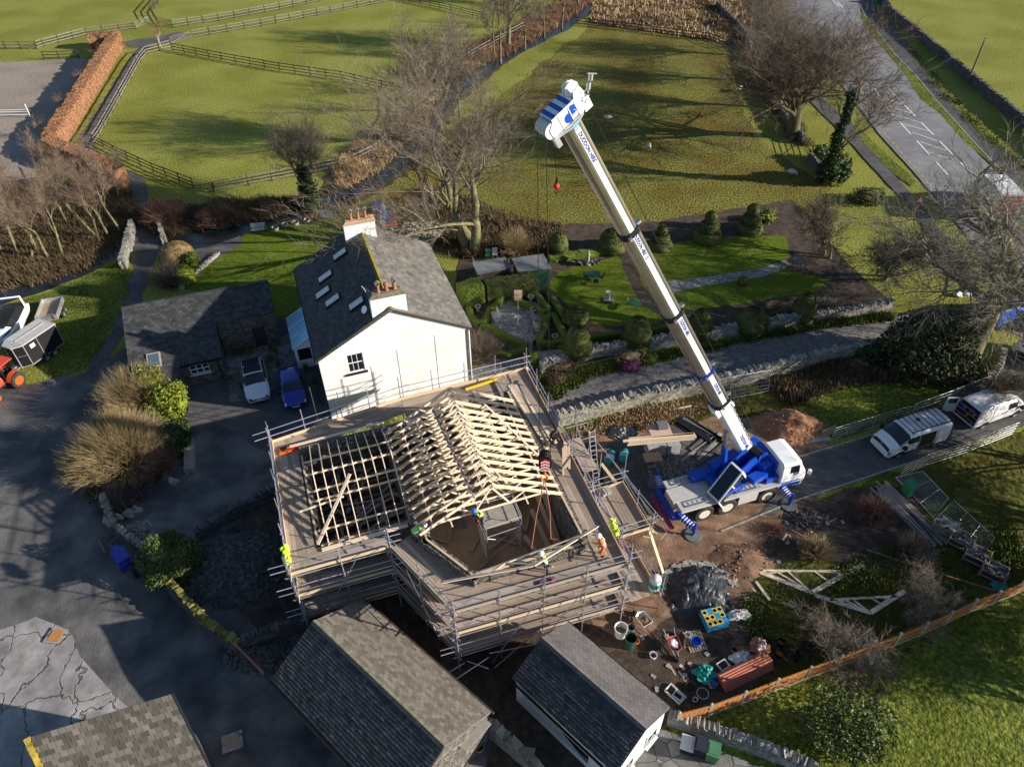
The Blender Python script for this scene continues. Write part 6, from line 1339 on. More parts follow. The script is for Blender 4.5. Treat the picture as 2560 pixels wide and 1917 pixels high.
# horse trailer
def pxframe(a, b, z=0): d = (P(*b, z)-P(*a, z)); d.z = 0; return d.normalized()
ht_d = pxframe((100, 940), (150, 895)); 
ht = thing('horse_trailer', 'black horse trailer with a ribbed grey roof between the boat and the tractor', 'trailer', kc(520, 850), 0); fd = (kc(440, 920)-kc(640, 700)).normalized(); ht.location = kc(640, 700)+V((0, 0, 0)); ht.rotation_euler = (0, 0, math.atan2(-.86, -.5))
q0_, q1_ = kc(640, 710), kc(500, 850); fdx = (q1_-q0_).normalized(); 
ht.location = q0_+(q0_-q1_).normalized()*1.4; ht.rotation_euler = (0, 0, math.atan2(fdx.y, fdx.x)+R_(-14))
prf = [(0, 0), (3.3, 0), (4.0, .45), (4.0, 1.35), (3.3, 1.8), (0, 1.8)]; prf = [(x*.9, -y) for x, y in prf]
mb = MB(); mb.prism(prf, .45, 2.3); mb.build('body', 'black', ht, local=True)
mb = MB(); c_ = V((1.6, -.9)); mb.prism([((x-1.6)*1.04+1.6, (y+.9)*1.05-.9) for x, y in prf], 2.3, 2.4)
for i in range(15): mb.box(.1, 3.0, -1.72+i*.115, -1.7+i*.115, 2.4, 2.415)
mb.box(.3, 2.9, -.95, -.85, 2.4, 2.45); mb.build('roof', 'block_grey', ht, local=True)
mb = MB()
for i in range(len(prf)): a = V((*prf[i], 0)); mb.beam(a+V((0, 0, .45)), a+V((0, 0, 2.3)), .06, .06); b = V((*prf[(i+1) % len(prf)], 0)); mb.beam(a+V((0, 0, .45)), b+V((0, 0, .45)), .06, .08); 
mb.beam((3.05, .01, 1.45), (3.55, -.39, 1.45), .03, .03); mb.beam((1.8, .02, .5), (1.8, .02, 2.3), .04, .05); mb.build('frame', 'galv', ht, local=True)
mb = MB(); mb.box(2.1, 2.5, .0, .02, 1.7, 2.05); mb.build('window', 'plastic_white', ht, local=True)
mb = MB(); mb.beam((3.5, -.9, .5), (4.6, -.9, .5), .1, .1); mb.beam((3.3, -.4, .48), (4.5, -.88, .48), .06, .08); mb.beam((3.3, -1.4, .48), (4.5, -.92, .48), .06, .08); mb.build('drawbar', 'galv', ht, local=True)
for x in (1.1, 1.85):
    for y, sd in ((.12, 1), (-1.92, -1)): wheel(ht, x, y, .3, .3, .2, sd, 'galv', .55, False)
# flatbed trailer
ft = thing('flatbed_trailer', 'grey drop-side trailer standing on the grass behind the horse trailer', 'trailer', kc(700, 330), math.atan2((kc(800, 60)-kc(720, 310)).y, (kc(800, 60)-kc(720, 310)).x))
mb = MB(); mb.box(0, 2.9, 0, 1.7, .55, .62); mb.build('floor', 'timber_old', ft, local=True); mb = MB()
for a in ((0, 2.9, 0, .05), (0, 2.9, 1.65, 1.7)): mb.box(a[0], a[1], a[2], a[3], .62, 1.0)
mb.box(2.85, 2.9, .05, 1.65, .62, 1.0); mb.box(0, .05, .05, 1.65, .62, 1.0); mb.build('side_panel', 'galv', ft, local=True)
mb = MB(); mb.beam((-1.1, .8, .5), (0, .8, .5), .08, .08); mb.path([(-.1, .1, .7), (-.1, .1, 1.2), (-.1, 1.5, 1.2), (-.1, 1.5, .7)], .03, 5); mb.build('drawbar', 'galv', ft, local=True)
for x in (1.1, 1.8):
    for y, sd in ((-.12, -1), (1.82, 1)): wheel(ft, x, y, .28, .28, .18, sd, 'galv', .55, False)
# motor boat under a cover
bt = thing('motor_boat', 'white motor boat with a black cover at the left photo edge', 'boat', kc(0, 420), 0); hb_ = (kc(60, 600)-kc(400, 110)).normalized(); bt.rotation_euler = (0, 0, math.atan2(hb_.y, hb_.x)+R_(8)); bt.location = kc(330, 330)+V((-.9, .7, .2))
hl = Loft([(0, [(.1, .3), (.9, .5), (1.1, 1.0), (1.15, 1.35), (1.0, 1.4)]), (2.5, [(.05, .2), (.9, .45), (1.15, 1.0), (1.25, 1.4), (1.05, 1.45)]), (4.5, [(.05, .3), (.65, .6), (.9, 1.1), (1.05, 1.5), (.85, 1.55)]), (5.8, [(.03, .8), (.2, 1.0), (.3, 1.3), (.4, 1.6), (.3, 1.65)])])
mb = MB(); hl.mesh(mb, 3); mb.build('hull', 'crane_white', bt, local=True, smooth=True)
mb = MB(); hl2 = Loft([(.15, [(1.02, 1.42), (.7, 1.6), (0, 1.7)]), (1.4, [(1.05, 1.45), (.75, 1.9), (0, 2.0)]), (2.8, [(1.02, 1.47), (.7, 1.9), (0, 2.0)]), (3.8, [(.8, 1.52), (.5, 1.65), (0, 1.7)])]); hl2.mesh(mb, 3); mb.build('boat_cover', 'black', bt, local=True)
mb = MB(); hl3 = Loft([(3.6, [(.85, 1.53), (.5, 1.7), (0, 1.72)]), (5.2, [(.45, 1.6), (.3, 1.66), (0, 1.68)])]); hl3.mesh(mb, 2); mb.build('foredeck', 'crane_white', bt, local=True)
mb = MB(); mb.path([(.6, -1.1, 1.4), (.3, -.9, 2.3), (.3, .9, 2.3), (.6, 1.1, 1.4)], .09, 8); mb.build('arch', 'crane_white', bt, local=True); mb = MB(); mb.obox((3.6, 0, 1.76), (.35, 0, .0), (0, .5, 0), (0, 0, .02)); mb.build('hatch', 'glass_dark', bt, local=True)
# blue farm trailer by the wall
ut = thing('yard_machine', 'blue towed farm implement with one big wheel parked against the yard wall', 'machine', P(335, 1440), math.atan2((P(285, 1350)-P(345, 1440)).y, (P(285, 1350)-P(345, 1440)).x))
mb = MB(); mb.box(.3, 1.8, -.4, .4, .4, .95); mb.box(.5, 1.0, -.35, .35, .95, 1.15); mb.prism([(1.8, -.35), (2.2, -.15), (2.2, .15), (1.8, .35)], .45, .85); mb.build('body', 'navy2' if 'navy2' in MATS else 'car_blue', ut, local=True)
wheel(ut, 0, -.1, .45, .45, .25, -1, 'galv', .5, False); mb = MB(); mb.path([(2.1, 0, .5), (2.9, .2, .5), (3.1, -.8, .5)], .05, 6); mb.path([(2.3, .6, .6), (3.6, .5, .6)], .045, 6); mb.build('drawbar', 'terracotta', ut, local=True)
# ---------------- scaffolding round the unfinished house ----------------
sf = thing('scaffolding', 'tube and board scaffolding wrapped round the unfinished house on three levels', 'scaffolding', E(-2, 3))
def boards(P0, P1, inw, width, z, m='board', bw=.225, name='platform', Lb=3.9):
    d = (P1-P0); L = d.length; d.normalize(); mb = MB(); k = max(1, int(round(width/bw)))
    for i in range(k):
        o = inw*(i+.5)*(width/k); x = -random.uniform(0, .9)
        while x < L:
            e = min(L, x+Lb*random.uniform(.9, 1.0)); s = max(0, x)
            if e-s > .3:
                zz = z+random.uniform(0, .012); a = P0+d*s+o+V((0, 0, zz)); b = P0+d*(e-.02)+o+V((0, 0, zz)); mb.beam(a, b, width/k*.95, .038)
            x = e
    return mb.build(name, m, sf)
PT = {'A': E(-10.6, 10.4), 'B': E(-10.65, .5), 'C': E(-5.5, .4), 'D': E(-3.45, -4.4), 'F': E(5.75, -4.75), 'G': E(6.15, 11.5), 'H': E(-2.4, 11.45)}
segs = [('A', 'B', NH, 1.35), ('B', 'C', UH, 1.25), ('C', 'D', (NH*.92+UH*.4).normalized(), 1.7), ('D', 'F', UH, 1.5), ('G', 'F', -NH, 1.75), ('H', 'G', -UH, 2.1), ('A', 'H', -UH, 1.25)]
def tubes(name, lst, m='steel', r=.0275):
    for a, b in lst: q = MB(); q.tube(a, b, r, n=6); q.build(name, m, sf)
for (a, b, inw, wd) in segs:
    p0, p1 = PT[a], PT[b]; d = (p1-p0).normalized(); L = (p1-p0).length; back = (a, b) in (('H', 'G'), ('A', 'H'))
    for z in (5.5, 3.5, 1.5):
        w_ = wd if z > 5 else min(wd, 1.25)
        if (a, b) == ('B', 'C') and z < 5: w_ = 1.2
        boards(p0+inw*.06, p1+inw*.06, inw, w_, z)
        tb = MB(); tb.beam(p0-d*.15+inw*.05+V((0, 0, z+.13)), p1+d*.15+inw*.05+V((0, 0, z+.13)), .04, .2); tb.build('toe_board', 'board_new' if z > 5 and (a, b) != ('D', 'F') else ('board_new' if z == 3.5 else 'board'), sf)
        ov = .9 if (a, b) in (('B', 'C'), ('A', 'H'), ('D', 'F')) else .45
        for h in (.55, 1.05):
            if back and z < 5: continue
            t_ = MB(); t_.tube(p0-d*ov+V((0, 0, z+h)), p1+d*ov*.7+V((0, 0, z+h+.02)), .0275, n=6); t_.build('guard_rail', random.choice(['steel', 'steel', 'steel', 'steel_mauve']), sf)
        t_ = MB(); t_.tube(p0-d*.3-inw*.0+V((0, 0, z-.08)), p1+d*.3+V((0, 0, z-.08)), .0275, n=6); t_.build('ledger', 'steel', sf)
    k = max(2, int(round(L/2.15)))
    for i in range(k+1):
        q = p0+d*L*i/k; top = random.choice((7.2, 7.4, 6.8)) if not back else 7.3
        s_ = MB(); s_.tube(q-inw*.06, q-inw*.06+V((random.uniform(-.05, .05), random.uniform(-.05, .05), top)), .0275, n=6)
        for z in (1.45, 2.05, 2.55, 3.45, 4.05, 4.55, 5.45, 6.05, 6.55): s_.obox(q-inw*.05+V((0, 0, z)), NH*.045, UH*.045, (0, 0, .04))
        s_.obox(q-inw*.06+V((0, 0, .03)), NH*.16, UH*.16, (0, 0, .03))
        s_.build('standard', random.choice(['steel', 'steel', 'steel_mauve']), sf)
        if i < k and not back:
            qi = q+inw*(wd+.02); s_ = MB(); s_.tube(qi, qi+V((0, 0, random.choice((5.7, 5.75, 6.3, 6.5)))), .0275, n=6); s_.build('inner_standard', 'steel', sf)
        for z in (5.36, 3.36):
            if back and z < 5: continue
            s_ = MB(); s_.tube(q-inw*.25+V((0, 0, z)), q+inw*(wd+.15)+V((0, 0, z)), .0275, n=6); s_.build('transom', 'steel', sf)
tubes('brace', [(E(-10.3, .35, .3), E(-7.4, .35, 5.4)), (E(-1.8, -4.9, .6), E(.6, -4.9, 5.0)), (E(3.6, -4.9, 5.4), E(.6, -4.9, .4)), (E(-5.2, -.1, .3), E(-3.6, -4.0, 3.4)), (E(6.3, -3.8, .3), E(6.3, 1.0, 5.4)), (E(-5.0, -.9, 5.2), E(-4.1, -3.0, 1.2)),
                (E(-3.2, -4.6, 1.0), E(-4.6, -4.9, .9)), (E(-3.1, -4.7, 1.3), E(-2.1, -5.3, .9)), (E(-2.0, -5.0, 1.5), E(-3.9, -5.4, 1.2)), (E(-1.9, -4.8, 1.5), E(.7, -5.1, 1.4)), (E(-1.7, -5, .2), E(1.2, -4.3, 1.4))])
# tall standards in front of the gable
tubes('standard', [(E(n_, 11.6, 3), E(n_, 11.6, z)) for n_, z in ((-3.9, 8.6), (-2.2, 9.4), (.2, 9.9), (-7.7, 8.1), (-6.2, 7.2))])
# right hand access stage with ladder
boards(E(6.6, 1.75), E(6.6, -1.75), NH, 2.15, 3.5); boards(E(6.15, -1.2), E(6.15, -4.6), NH, 1.9, 1.5); boards(E(6.2, 1.9), E(6.2, 4.6), NH, .9, 5.35)
for p0, p1, z in ((E(6.55, 1.78), E(8.75, 1.78), 3.5), (E(8.78, 1.8), E(8.78, -1.8), 3.5), (E(6.9, -1.8), E(8.8, -1.8), 3.5), (E(8.1, -1.5), E(8.1, -4.8), 1.5)):
    tb = MB(); tb.beam(p0+V((0, 0, z+.12)), p1+V((0, 0, z+.12)), .04, .2); tb.build('toe_board', 'board_new', sf)
    tubes('guard_rail', [(p0+V((0, 0, z+h))-(p1-p0).normalized()*.3, p1+V((0, 0, z+h))+(p1-p0).normalized()*.3) for h in (.55, 1.05)])
tubes('standard', [(E(n_, u_, 0), E(n_, u_, z)) for n_, u_, z in ((8.85, 1.85, 6.4), (8.85, -1.85, 5.2), (7.2, 1.9, 6.6), (6.9, 4.7, 7.2), (8.2, -4.75, 3.6), (8.3, -3.2, 3.4), (8.85, 0, 4.9), (6.95, -1.9, 5.2), (7.1, 3.3, 7.0), (7.3, 5.9, 6.6))])
tubes('guard_rail', [(E(6.2, 4.75, 6.3), E(8.0, 4.75, 6.3)), (E(6.2, 5.9, 5.9), E(8.9, 5.9, 5.9)), (E(6.9, 4.9, 6.3), E(6.9, 1.8, 4.6)), (E(7.4, 4.9, 6.0), E(9.2, -2.2, 4.6)), (E(8.6, 2.6, 4.4), E(9.2, -3.2, 4.3)), (E(6.9, 3.9, 5.9), E(7.8, 3.9, 5.9))])
ldr = thing('ladder', 'long access ladder leaning up through the scaffold stage beside the yellow gate', 'ladder', E(7.1, 1.85, 3.5)); lm_ = MB()
la, lb = E(6.95, 1.9, 3.55), E(7.1, 3.5, 7.0); off = NH*.36
lm_.beam(la, lb, .03, .07); lm_.beam(la+off, lb+off, .03, .07); lm_.build('stile', 'galv', ldr); lr = MB()
for i in range(13): q = la.lerp(lb, (i+.5)/13); lr.tube(q, q+off, .016, n=5)
lr.build('rung', 'galv', ldr)
yg = MB()
q0 = E(7.0, 2.9, 4.3)
for i in range(7): yg.tube(q0+UH*i*.09, q0+UH*i*.09+V((0, 0, 1.0)), .012, n=4)
for z in (0, .5, 1.0): yg.tube(q0+V((0, 0, z)), q0+UH*.56+V((0, 0, z)), .022, n=5)
tag(yg.build('ladder_gate', 'yellow'), 'yellow safety gate at the top of the scaffold ladder', 'gate')
# things lying on the platforms
def plankpile(name, label, cat, a, b, n, w, m, z=0, h=.05, lay=1, jit=.06, group=None):
    root = thing(name, label, cat, a, 0, group); d = (b-a).normalized(); s = V((-d.y, d.x, 0))
    for l in range(lay):
        for i in range(n):
            q = MB(); j = random.gauss(0, jit); A = a+s*(i-(n-1)/2)*w*1.08+d*j*3+V((0, 0, z+l*h*1.05+h/2)); B = b+s*((i-(n-1)/2)*w*1.08+random.gauss(0, jit))+d*random.gauss(0, jit*3)+V((0, 0, z+l*h*1.05+h/2)); q.beam(A, B, w, h); q.build('plank', m[(i+l) % len(m)] if isinstance(m, list) else m, root)
    return root
plankpile('timber_stack', 'long pale boards and battens lying on the right-hand scaffold platform', 'timber', E(4.95, 10.2, 5.55), E(5.3, 4.7, 5.55), 5, .2, ['board', 'timber', 'board_new', 'timber', 'board'], lay=2)
plankpile('timber_offcuts', 'four short timber boards leaning at the right scaffold rail', 'timber', E(5.2, 2.2, 5.6), E(5.75, 3.6, 6.2), 4, .12, 'board_new')
q = MB(); q.beam(E(1.7, 10.7, 5.75), E(3.95, 10.95, 5.75), .12, .12); tag(q.build('yellow_beam', 'yellow'), 'bright yellow beam on the back scaffold platform', 'beam')
plankpile('wide_boards', 'dark wide boards laid over the back right corner of the scaffold', 'boards', E(4.0, 11.2, 5.56), E(4.3, 6.5, 5.56), 3, .24, 'board')
tb_ = thing('tool_tray', 'orange-red tray of tools at the back left scaffold corner', 'tool tray', E(-9.9, 9.4, 5.56)); q = MB(); c = tb_.location
q.obox(c+V((0, 0, .04)), NH*.35, UH*.28, (0, 0, .04)); q.build('tray', 'orange', tb_); q = MB()
for i in range(16): a = c+NH*random.uniform(-.3, .3)+UH*random.uniform(-.22, .22)+V((0, 0, .1)); q.beam(a, a+V((random.uniform(-.2, .2), random.uniform(-.1, .1), 0.02)), .05, .05)
q.build('tool', 'black', tb_)
q = MB(); q.obox(E(-9.3, 9.5, 5.6), NH*.3, UH*.22, (0, 0, .06)); tag(q.build('tool_case', 'red'), 'open red tool case beside the orange tray', 'tool case')
q = MB(); q.blob(E(1.7, -4.35, 5.62), (.25, .18, .1), 1, .3, 1); q.obox(E(1.5, -4.3, 5.6), NH*.4, UH*.2, (0, 0, .04)); tag(q.build('tool_bag', 'heather'), 'pink and red tool bag on the front scaffold platform behind the rail', 'tool bag')
bl_ = thing('concrete_blocks', 'small stack of grey concrete blocks at the edge of the ladder stage', 'blocks', E(7.5, 1.45, 3.54))
for i in range(2):
    for j in range(2): q = MB(); q.obox(E(7.35+i*.3, 1.3+j*.23, 3.66), NH*.13, UH*.1, (0, 0, .11)); q.build('block', 'block_grey', bl_)
def sack(name, label, p, d, L, r, m, m2=None, cat='sack'):
    root = thing(name, label, cat, p); mb = MB(); d = V(d).normalized()
    if name in ('wrapped_fittings', 'tonne_bag', 'plastic_bag', 'paper_sacks', 'compost_bag', 'water_bag'):
        x = V((d.x, d.y, 0)).normalized(); vs, fs = ICO[3]; c = V(p)+d*L/2+V((0, 0, r*.7)); y = V((-x.y, x.x, 0)); mb.add([c+x*q.x*L*.55*(1+.6*noise.noise(q*2.3+c))+y*q.y*r*1.5*(1+.6*noise.noise(q*2+c))+V((0, 0, q.z*r*.8*(1+1.1*noise.noise(q*3+c)))) for q in vs], fs); mb.build('body', m, root)
        if m2: mb = MB(); [mb.blob(c+x*random.uniform(-.3, .3)*L+y*random.uniform(-.8, .8)*r+V((0, 0, r*.62)), (.14, .11, .07), i, .5, 1) for i in range(5)]; buildeach(mb, 'fold', m2, root)
        return root
    prof = [(.05, 0), (r*.8, L*.06), (r, L*.2), (r*1.03, L*.5), (r, L*.8), (r*.75, L*.95), (.04, L)]; mb.lathe(V(p)+V((0, 0, r*.7 if abs(d.z) < .5 else 0)), prof, 14, axis=d, nj=.15); mb.build('body', m, root, smooth=True)
    if m2: mb = MB(); mb.lathe(V(p)+V((0, 0, r*.7 if abs(d.z) < .5 else 0)), [(r*1.05, L*.3), (r*1.07, L*.6)], 14, axis=d, nj=.15); mb.build('label_band', m2, root)
    return root
sack('insulation_roll', 'left-hand green and white wrapped roll lying beside the scaffold', P(1516, 1168), P(1536, 1122)-P(1516, 1168), 1.35, .3, 'tarp_green', 'plastic_white', 'insulation roll')
sack('insulation_roll', 'right-hand green and white wrapped roll lying nearest the block pile', P(1552, 1160), P(1570, 1118)-P(1552, 1160), 1.3, .28, 'tarp_green', 'poly_roof', 'insulation roll')
sack('rubble_sack', 'green and white sack standing at the lower right corner of the scaffold', E(7.9, -4.3, 1.55), (0.1, .1, 1), 1.1, .32, 'plastic_white', 'tarp_green')
# aluminium tower inside the building
tw = thing('scaffold_tower', 'aluminium scaffold tower with a grey deck inside the open end of the house', 'tower', E(.5, .4, 3.03)); q = MB(); lg = [E(-.5, 1.2, 3.03), E(1.55, 1.1, 3.03), E(1.5, -.4, 3.03), E(-.5, -.5, 3.03)]
for p in lg: m_ = MB(); m_.tube(p, p+V((0, 0, 3.2)), .028, n=6); m_.build('post', 'galv', tw)
m_ = MB()
for a, b in ((0, 3), (1, 2)):
    for z in (.3, .8, 1.3, 1.8, 2.3, 2.8, 3.15): m_.tube(lg[a]+V((0, 0, z)), lg[b]+V((0, 0, z)), .022, n=5)
m_.build('rung_frame', 'galv', tw)
for a, b, z0, z1 in ((0, 1, 3.1, 3.1), (3, 2, 3.1, 3.1), (3, 2, .3, 1.7), (0, 1, .3, 1.7), (3, 2, 2.2, .9), (3, 2, 2.3, 2.3)): m_ = MB(); m_.tube(lg[a]+V((0, 0, z0)), lg[b]+V((0, 0, z1)), .022, n=5); m_.build('brace', 'galv', tw)
m_ = MB(); m_.obox(E(.5, .5, 5.55), NH*.98, UH*.62, (0, 0, .03)); m_.build('deck', 'grey_wood', tw)
# ---------------- fences, walls ----------------
def pr_fence(label, pxs, h=1.15, rails=3, sp=2.6, m='dark_wood', rm=None, cat='fence', group='post and rail fences round the fields'):
    pts = [P(*p) for p in pxs]; root = thing('rail_fence', label, cat, pts[0], 0, group); tot = []
    for i in range(len(pts)-1):
        L = (pts[i+1]-pts[i]).length; k = max(1, int(round(L/sp)))
        for j in range(k): tot.append(pts[i].lerp(pts[i+1], j/k))
    tot.append(pts[-1]); tot = tot[:100]
    for p in tot: q = MB(); t = V((random.gauss(0, .012), random.gauss(0, .012), 0)); q.beam(p, p+t*3+V((0, 0, h+.1)), .13, .1); q.build('post', m, root)
    for r in range(rails):
        q = MB(); z = h*(.25+.75*r/(rails-1))
        for i in range(len(tot)-1): q.beam(tot[i]+V((0, 0, z+random.uniform(-.02, .02))), tot[i+1]+V((0, 0, z+random.uniform(-.02, .02))), .05, .11)
        q.build('rail', rm or m, root)
def gate(label, a, b, m='dark_wood', h=1.15, cat='gate', bars=5, r=.03, name='field_gate'):
    A, B = P(*a), P(*b); root = thing(name, label, cat, A); q = MB(); d = B-A
    for i in range(bars): z = .2+(h-.2)*i/(bars-1); q.tube(A+V((0, 0, z)), B+V((0, 0, z)), r, n=5)
    q.build('bar', m, root); q = MB(); q.tube(A+V((0, 0, .1)), A+V((0, 0, h+.05)), r*1.4, n=6); q.tube(B+V((0, 0, .1)), B+V((0, 0, h+.05)), r*1.4, n=6); q.tube(A+V((0, 0, .2)), B+V((0, 0, h)), r, n=5); q.build('frame', m, root)
GW = 'rail_wood'
pr_fence('dark rail fence slanting across the upper paddock behind the birch', [(432, 128), (555, 152), (700, 178), (855, 200), (990, 232)])
pr_fence('pale-topped rail fence beside the gravel lane along the beech hedge', [(368, 136), (352, 155), (250, 340), (236, 360)], rm=GW)
pr_fence('dark rail fence along the lower edge of the paddock', [(236, 361), (290, 388), (385, 432), (484, 470)])
pr_fence('weathered rail fence curving round the paddock above the ivy tree', [(537, 481), (622, 464), (740, 442), (850, 420), (900, 405), (947, 381), (978, 350), (1010, 297)], rm=GW)
pr_fence('short weathered fence climbing along the upper beck', [(1010, 297), (1005, 250), (1070, 215), (1196, 137), (1309, 75)], rm=GW)
pr_fence('dark rail fence of the top left field', [(-60, 124), (93, 124), (112, 117), (218, 89), (340, 73)], rm=GW)
pr_fence('upper pale rail fence of the double lane at the top', [(432, 70), (548, 53), (700, 25), (860, -8)], rm=GW)
pr_fence('lower pale rail fence of the double lane at the top', [(480, 96), (654, 66), (860, 27), (1020, -6)], rm=GW)
pr_fence('dark fence leaving the top edge beside the lane gate', [(395, 60), (378, 32), (420, -20)])
pr_fence('short pale rails round the foot of the birch', [(368, 136), (400, 128), (430, 120)], rm=GW)
pr_fence('dark fence and rails at the top of the riding arena', [(111, 150), (150, 149), (198, 146)])
pr_fence('dark rail fence along the straw-coloured planted plot', [(1429, 62), (1560, 76), (1705, 95), (1770, 103), (1848, 132)])
pr_fence('thin far fence at the top edge above the beck', [(1005, 2), (1100, 22), (1210, 48)], h=1.0)
pr_fence('dark rails at the footbridge behind the farmhouse', [(822, 478), (855, 495), (890, 508)])
pr_fence('short rails at the lower end of the hedge', [(88, 385), (98, 410)])
gate('pale metal gate at the top end of the crossing', (340, 73), (373, 60), 'rail_wood'); gate('dark wooden gate right of the crossing', (395, 61), (432, 70)); gate('pale metal gate next to the birch', (430, 112), (480, 98), 'rail_wood')
gate('dark field gate at the low corner of the paddock', (484, 470), (535, 482)); gate('dark gate in the paddock wall under the big roadside tree', (2005, 360), (2020, 402))
def jbox(mb, c, ax, ay, az, j=.18, k=None):
    n0 = len(mb.v); mb.obox(c, ax, ay, az, k); s = min(V(ax).length, V(ay).length, V(az).length)*2*j
    for i in range(n0, len(mb.v)): v = mb.v[i]; mb.v[i] = (v[0]+random.uniform(-s, s), v[1]+random.uniform(-s, s), v[2]+random.uniform(-s, s)*.6)
def drywall(label, pxs, h=1.1, th=.55, m='stone', cat='stone wall', cope=.24, st=.34, ch=.17, name='dry_stone_wall', world=False, copem=None):
    pts = [V(p) if world else P(*p) for p in pxs]; root = thing(name, label, cat, pts[0]); mb = MB(); cp = MB()
    for i in range(len(pts)-1):
        a, b = pts[i], pts[i+1]; d = (b-a); L = d.length; d.normalize(); s = V((-d.y, d.x, 0)); mb.obox((a+b)/2+V((0, 0, h*.48)), d*L/2, s*th*.36, (0, 0, h*.48))
        rows = int(h/ch)
        for r in range(rows):
            for sd in (-1, 1):
                x = 0
                while x < L:
                    w_ = st*random.uniform(.5, 1.5); jbox(mb, a+d*(x+w_/2)+s*sd*th*(.38-.08*r/rows)+V((0, 0, ch*(r+.5))), d*w_*.48, s*th*.14, (0, 0, ch*.46)); x += w_
        x = 0
        while x < L:
            w_ = cope*random.uniform(.3, 1.3); hh = cope*random.uniform(.35, 1.3); jbox(cp, a+d*(x+w_/2)+s*random.gauss(0, .04)+V((0, 0, h+hh*.3)), d*w_*.44+V((0, 0, random.uniform(-.04, .05))), s*th*.42*random.uniform(.6, 1.1)+d*random.uniform(-.05, .05), d*random.uniform(-.3, .3)*hh+V((0, 0, hh*.5)), .34); x += w_*random.uniform(.85, 1.05)
    mb.build('wall_face', m, root); cp.build('coping', copem or m, root); return root
drywall('long mossy dry-stone wall along the near side of the gravel drive', [(1392, 1062), (1500, 1036), (1640, 1002), (1770, 975), (1900, 946), (2050, 908), (2200, 882)], 1.15, .6, 'stone_mossy', copem='stone')
drywall('dry-stone wall between the garden and the gravel drive', [(1350, 930), (1485, 890), (1700, 858), (1900, 823), (2100, 795), (2220, 775)], .9, .55, 'stone', copem='stone')
drywall('dry-stone wall between the pavement and the far right field', [(2195, -30), (2203, 8), (2218, 36), (2284, 90), (2362, 156), (2460, 240), (2560, 325), (2700, 440)], 1.2, .6, 'stone_dark', st=.5, ch=.24)
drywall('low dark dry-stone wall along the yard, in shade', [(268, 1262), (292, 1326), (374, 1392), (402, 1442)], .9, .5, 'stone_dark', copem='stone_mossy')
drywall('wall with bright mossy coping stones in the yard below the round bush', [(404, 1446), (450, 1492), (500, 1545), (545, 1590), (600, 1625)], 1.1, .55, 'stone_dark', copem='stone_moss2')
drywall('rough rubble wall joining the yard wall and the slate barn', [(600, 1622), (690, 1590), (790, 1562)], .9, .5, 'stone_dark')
drywall('double row of upright stones beside the patio and the bins', [(1668, 1800), (1740, 1822), (1820, 1850), (1920, 1885), (2020, 1925)], .75, .6, 'stone', cope=.15, copem='stone')
drywall('mossy boulders topping the short wall by the slate barn', [(1212, 1812), (1250, 1846), (1290, 1880), (1335, 1920)], .8, .6, 'stone', cope=.55, copem='stone_mossy')
drywall('left stone parapet of the track bridge', [(336, 575), (325, 620), (312, 672)], 1.0, .55, 'stone'); drywall('right stone parapet of the track bridge', [(402, 570), (414, 612)], .9, .5, 'stone')
drywall('wall along the roadside edge of the paddock', [(1790, 20), (1860, 92), (1905, 215), (1975, 330), (2004, 358)], 1.0, .5, 'stone_dark', st=.5, ch=.25); drywall('wall from the paddock gate to the holly bush', [(2020, 404), (2050, 440)], 1.0, .5, 'stone_dark')
drywall('curved white-topped wall end beside the rear van', [(2495, 898), (2490, 930), (2470, 960), (2455, 985)], 1.1, .5, 'stone', copem='stone')
drywall('low stone edging round the lawn behind the outbuilding', [(452, 728), (470, 700), (500, 676), (525, 655), (543, 640)], .3, .3, 'stone', cope=.1, st=.3, ch=.15)
drywall('dark retaining wall between the courtyard and the rubble heap', [(495, 1345), (560, 1305), (625, 1270), (690, 1235)], .7, .6, 'stone_dark')
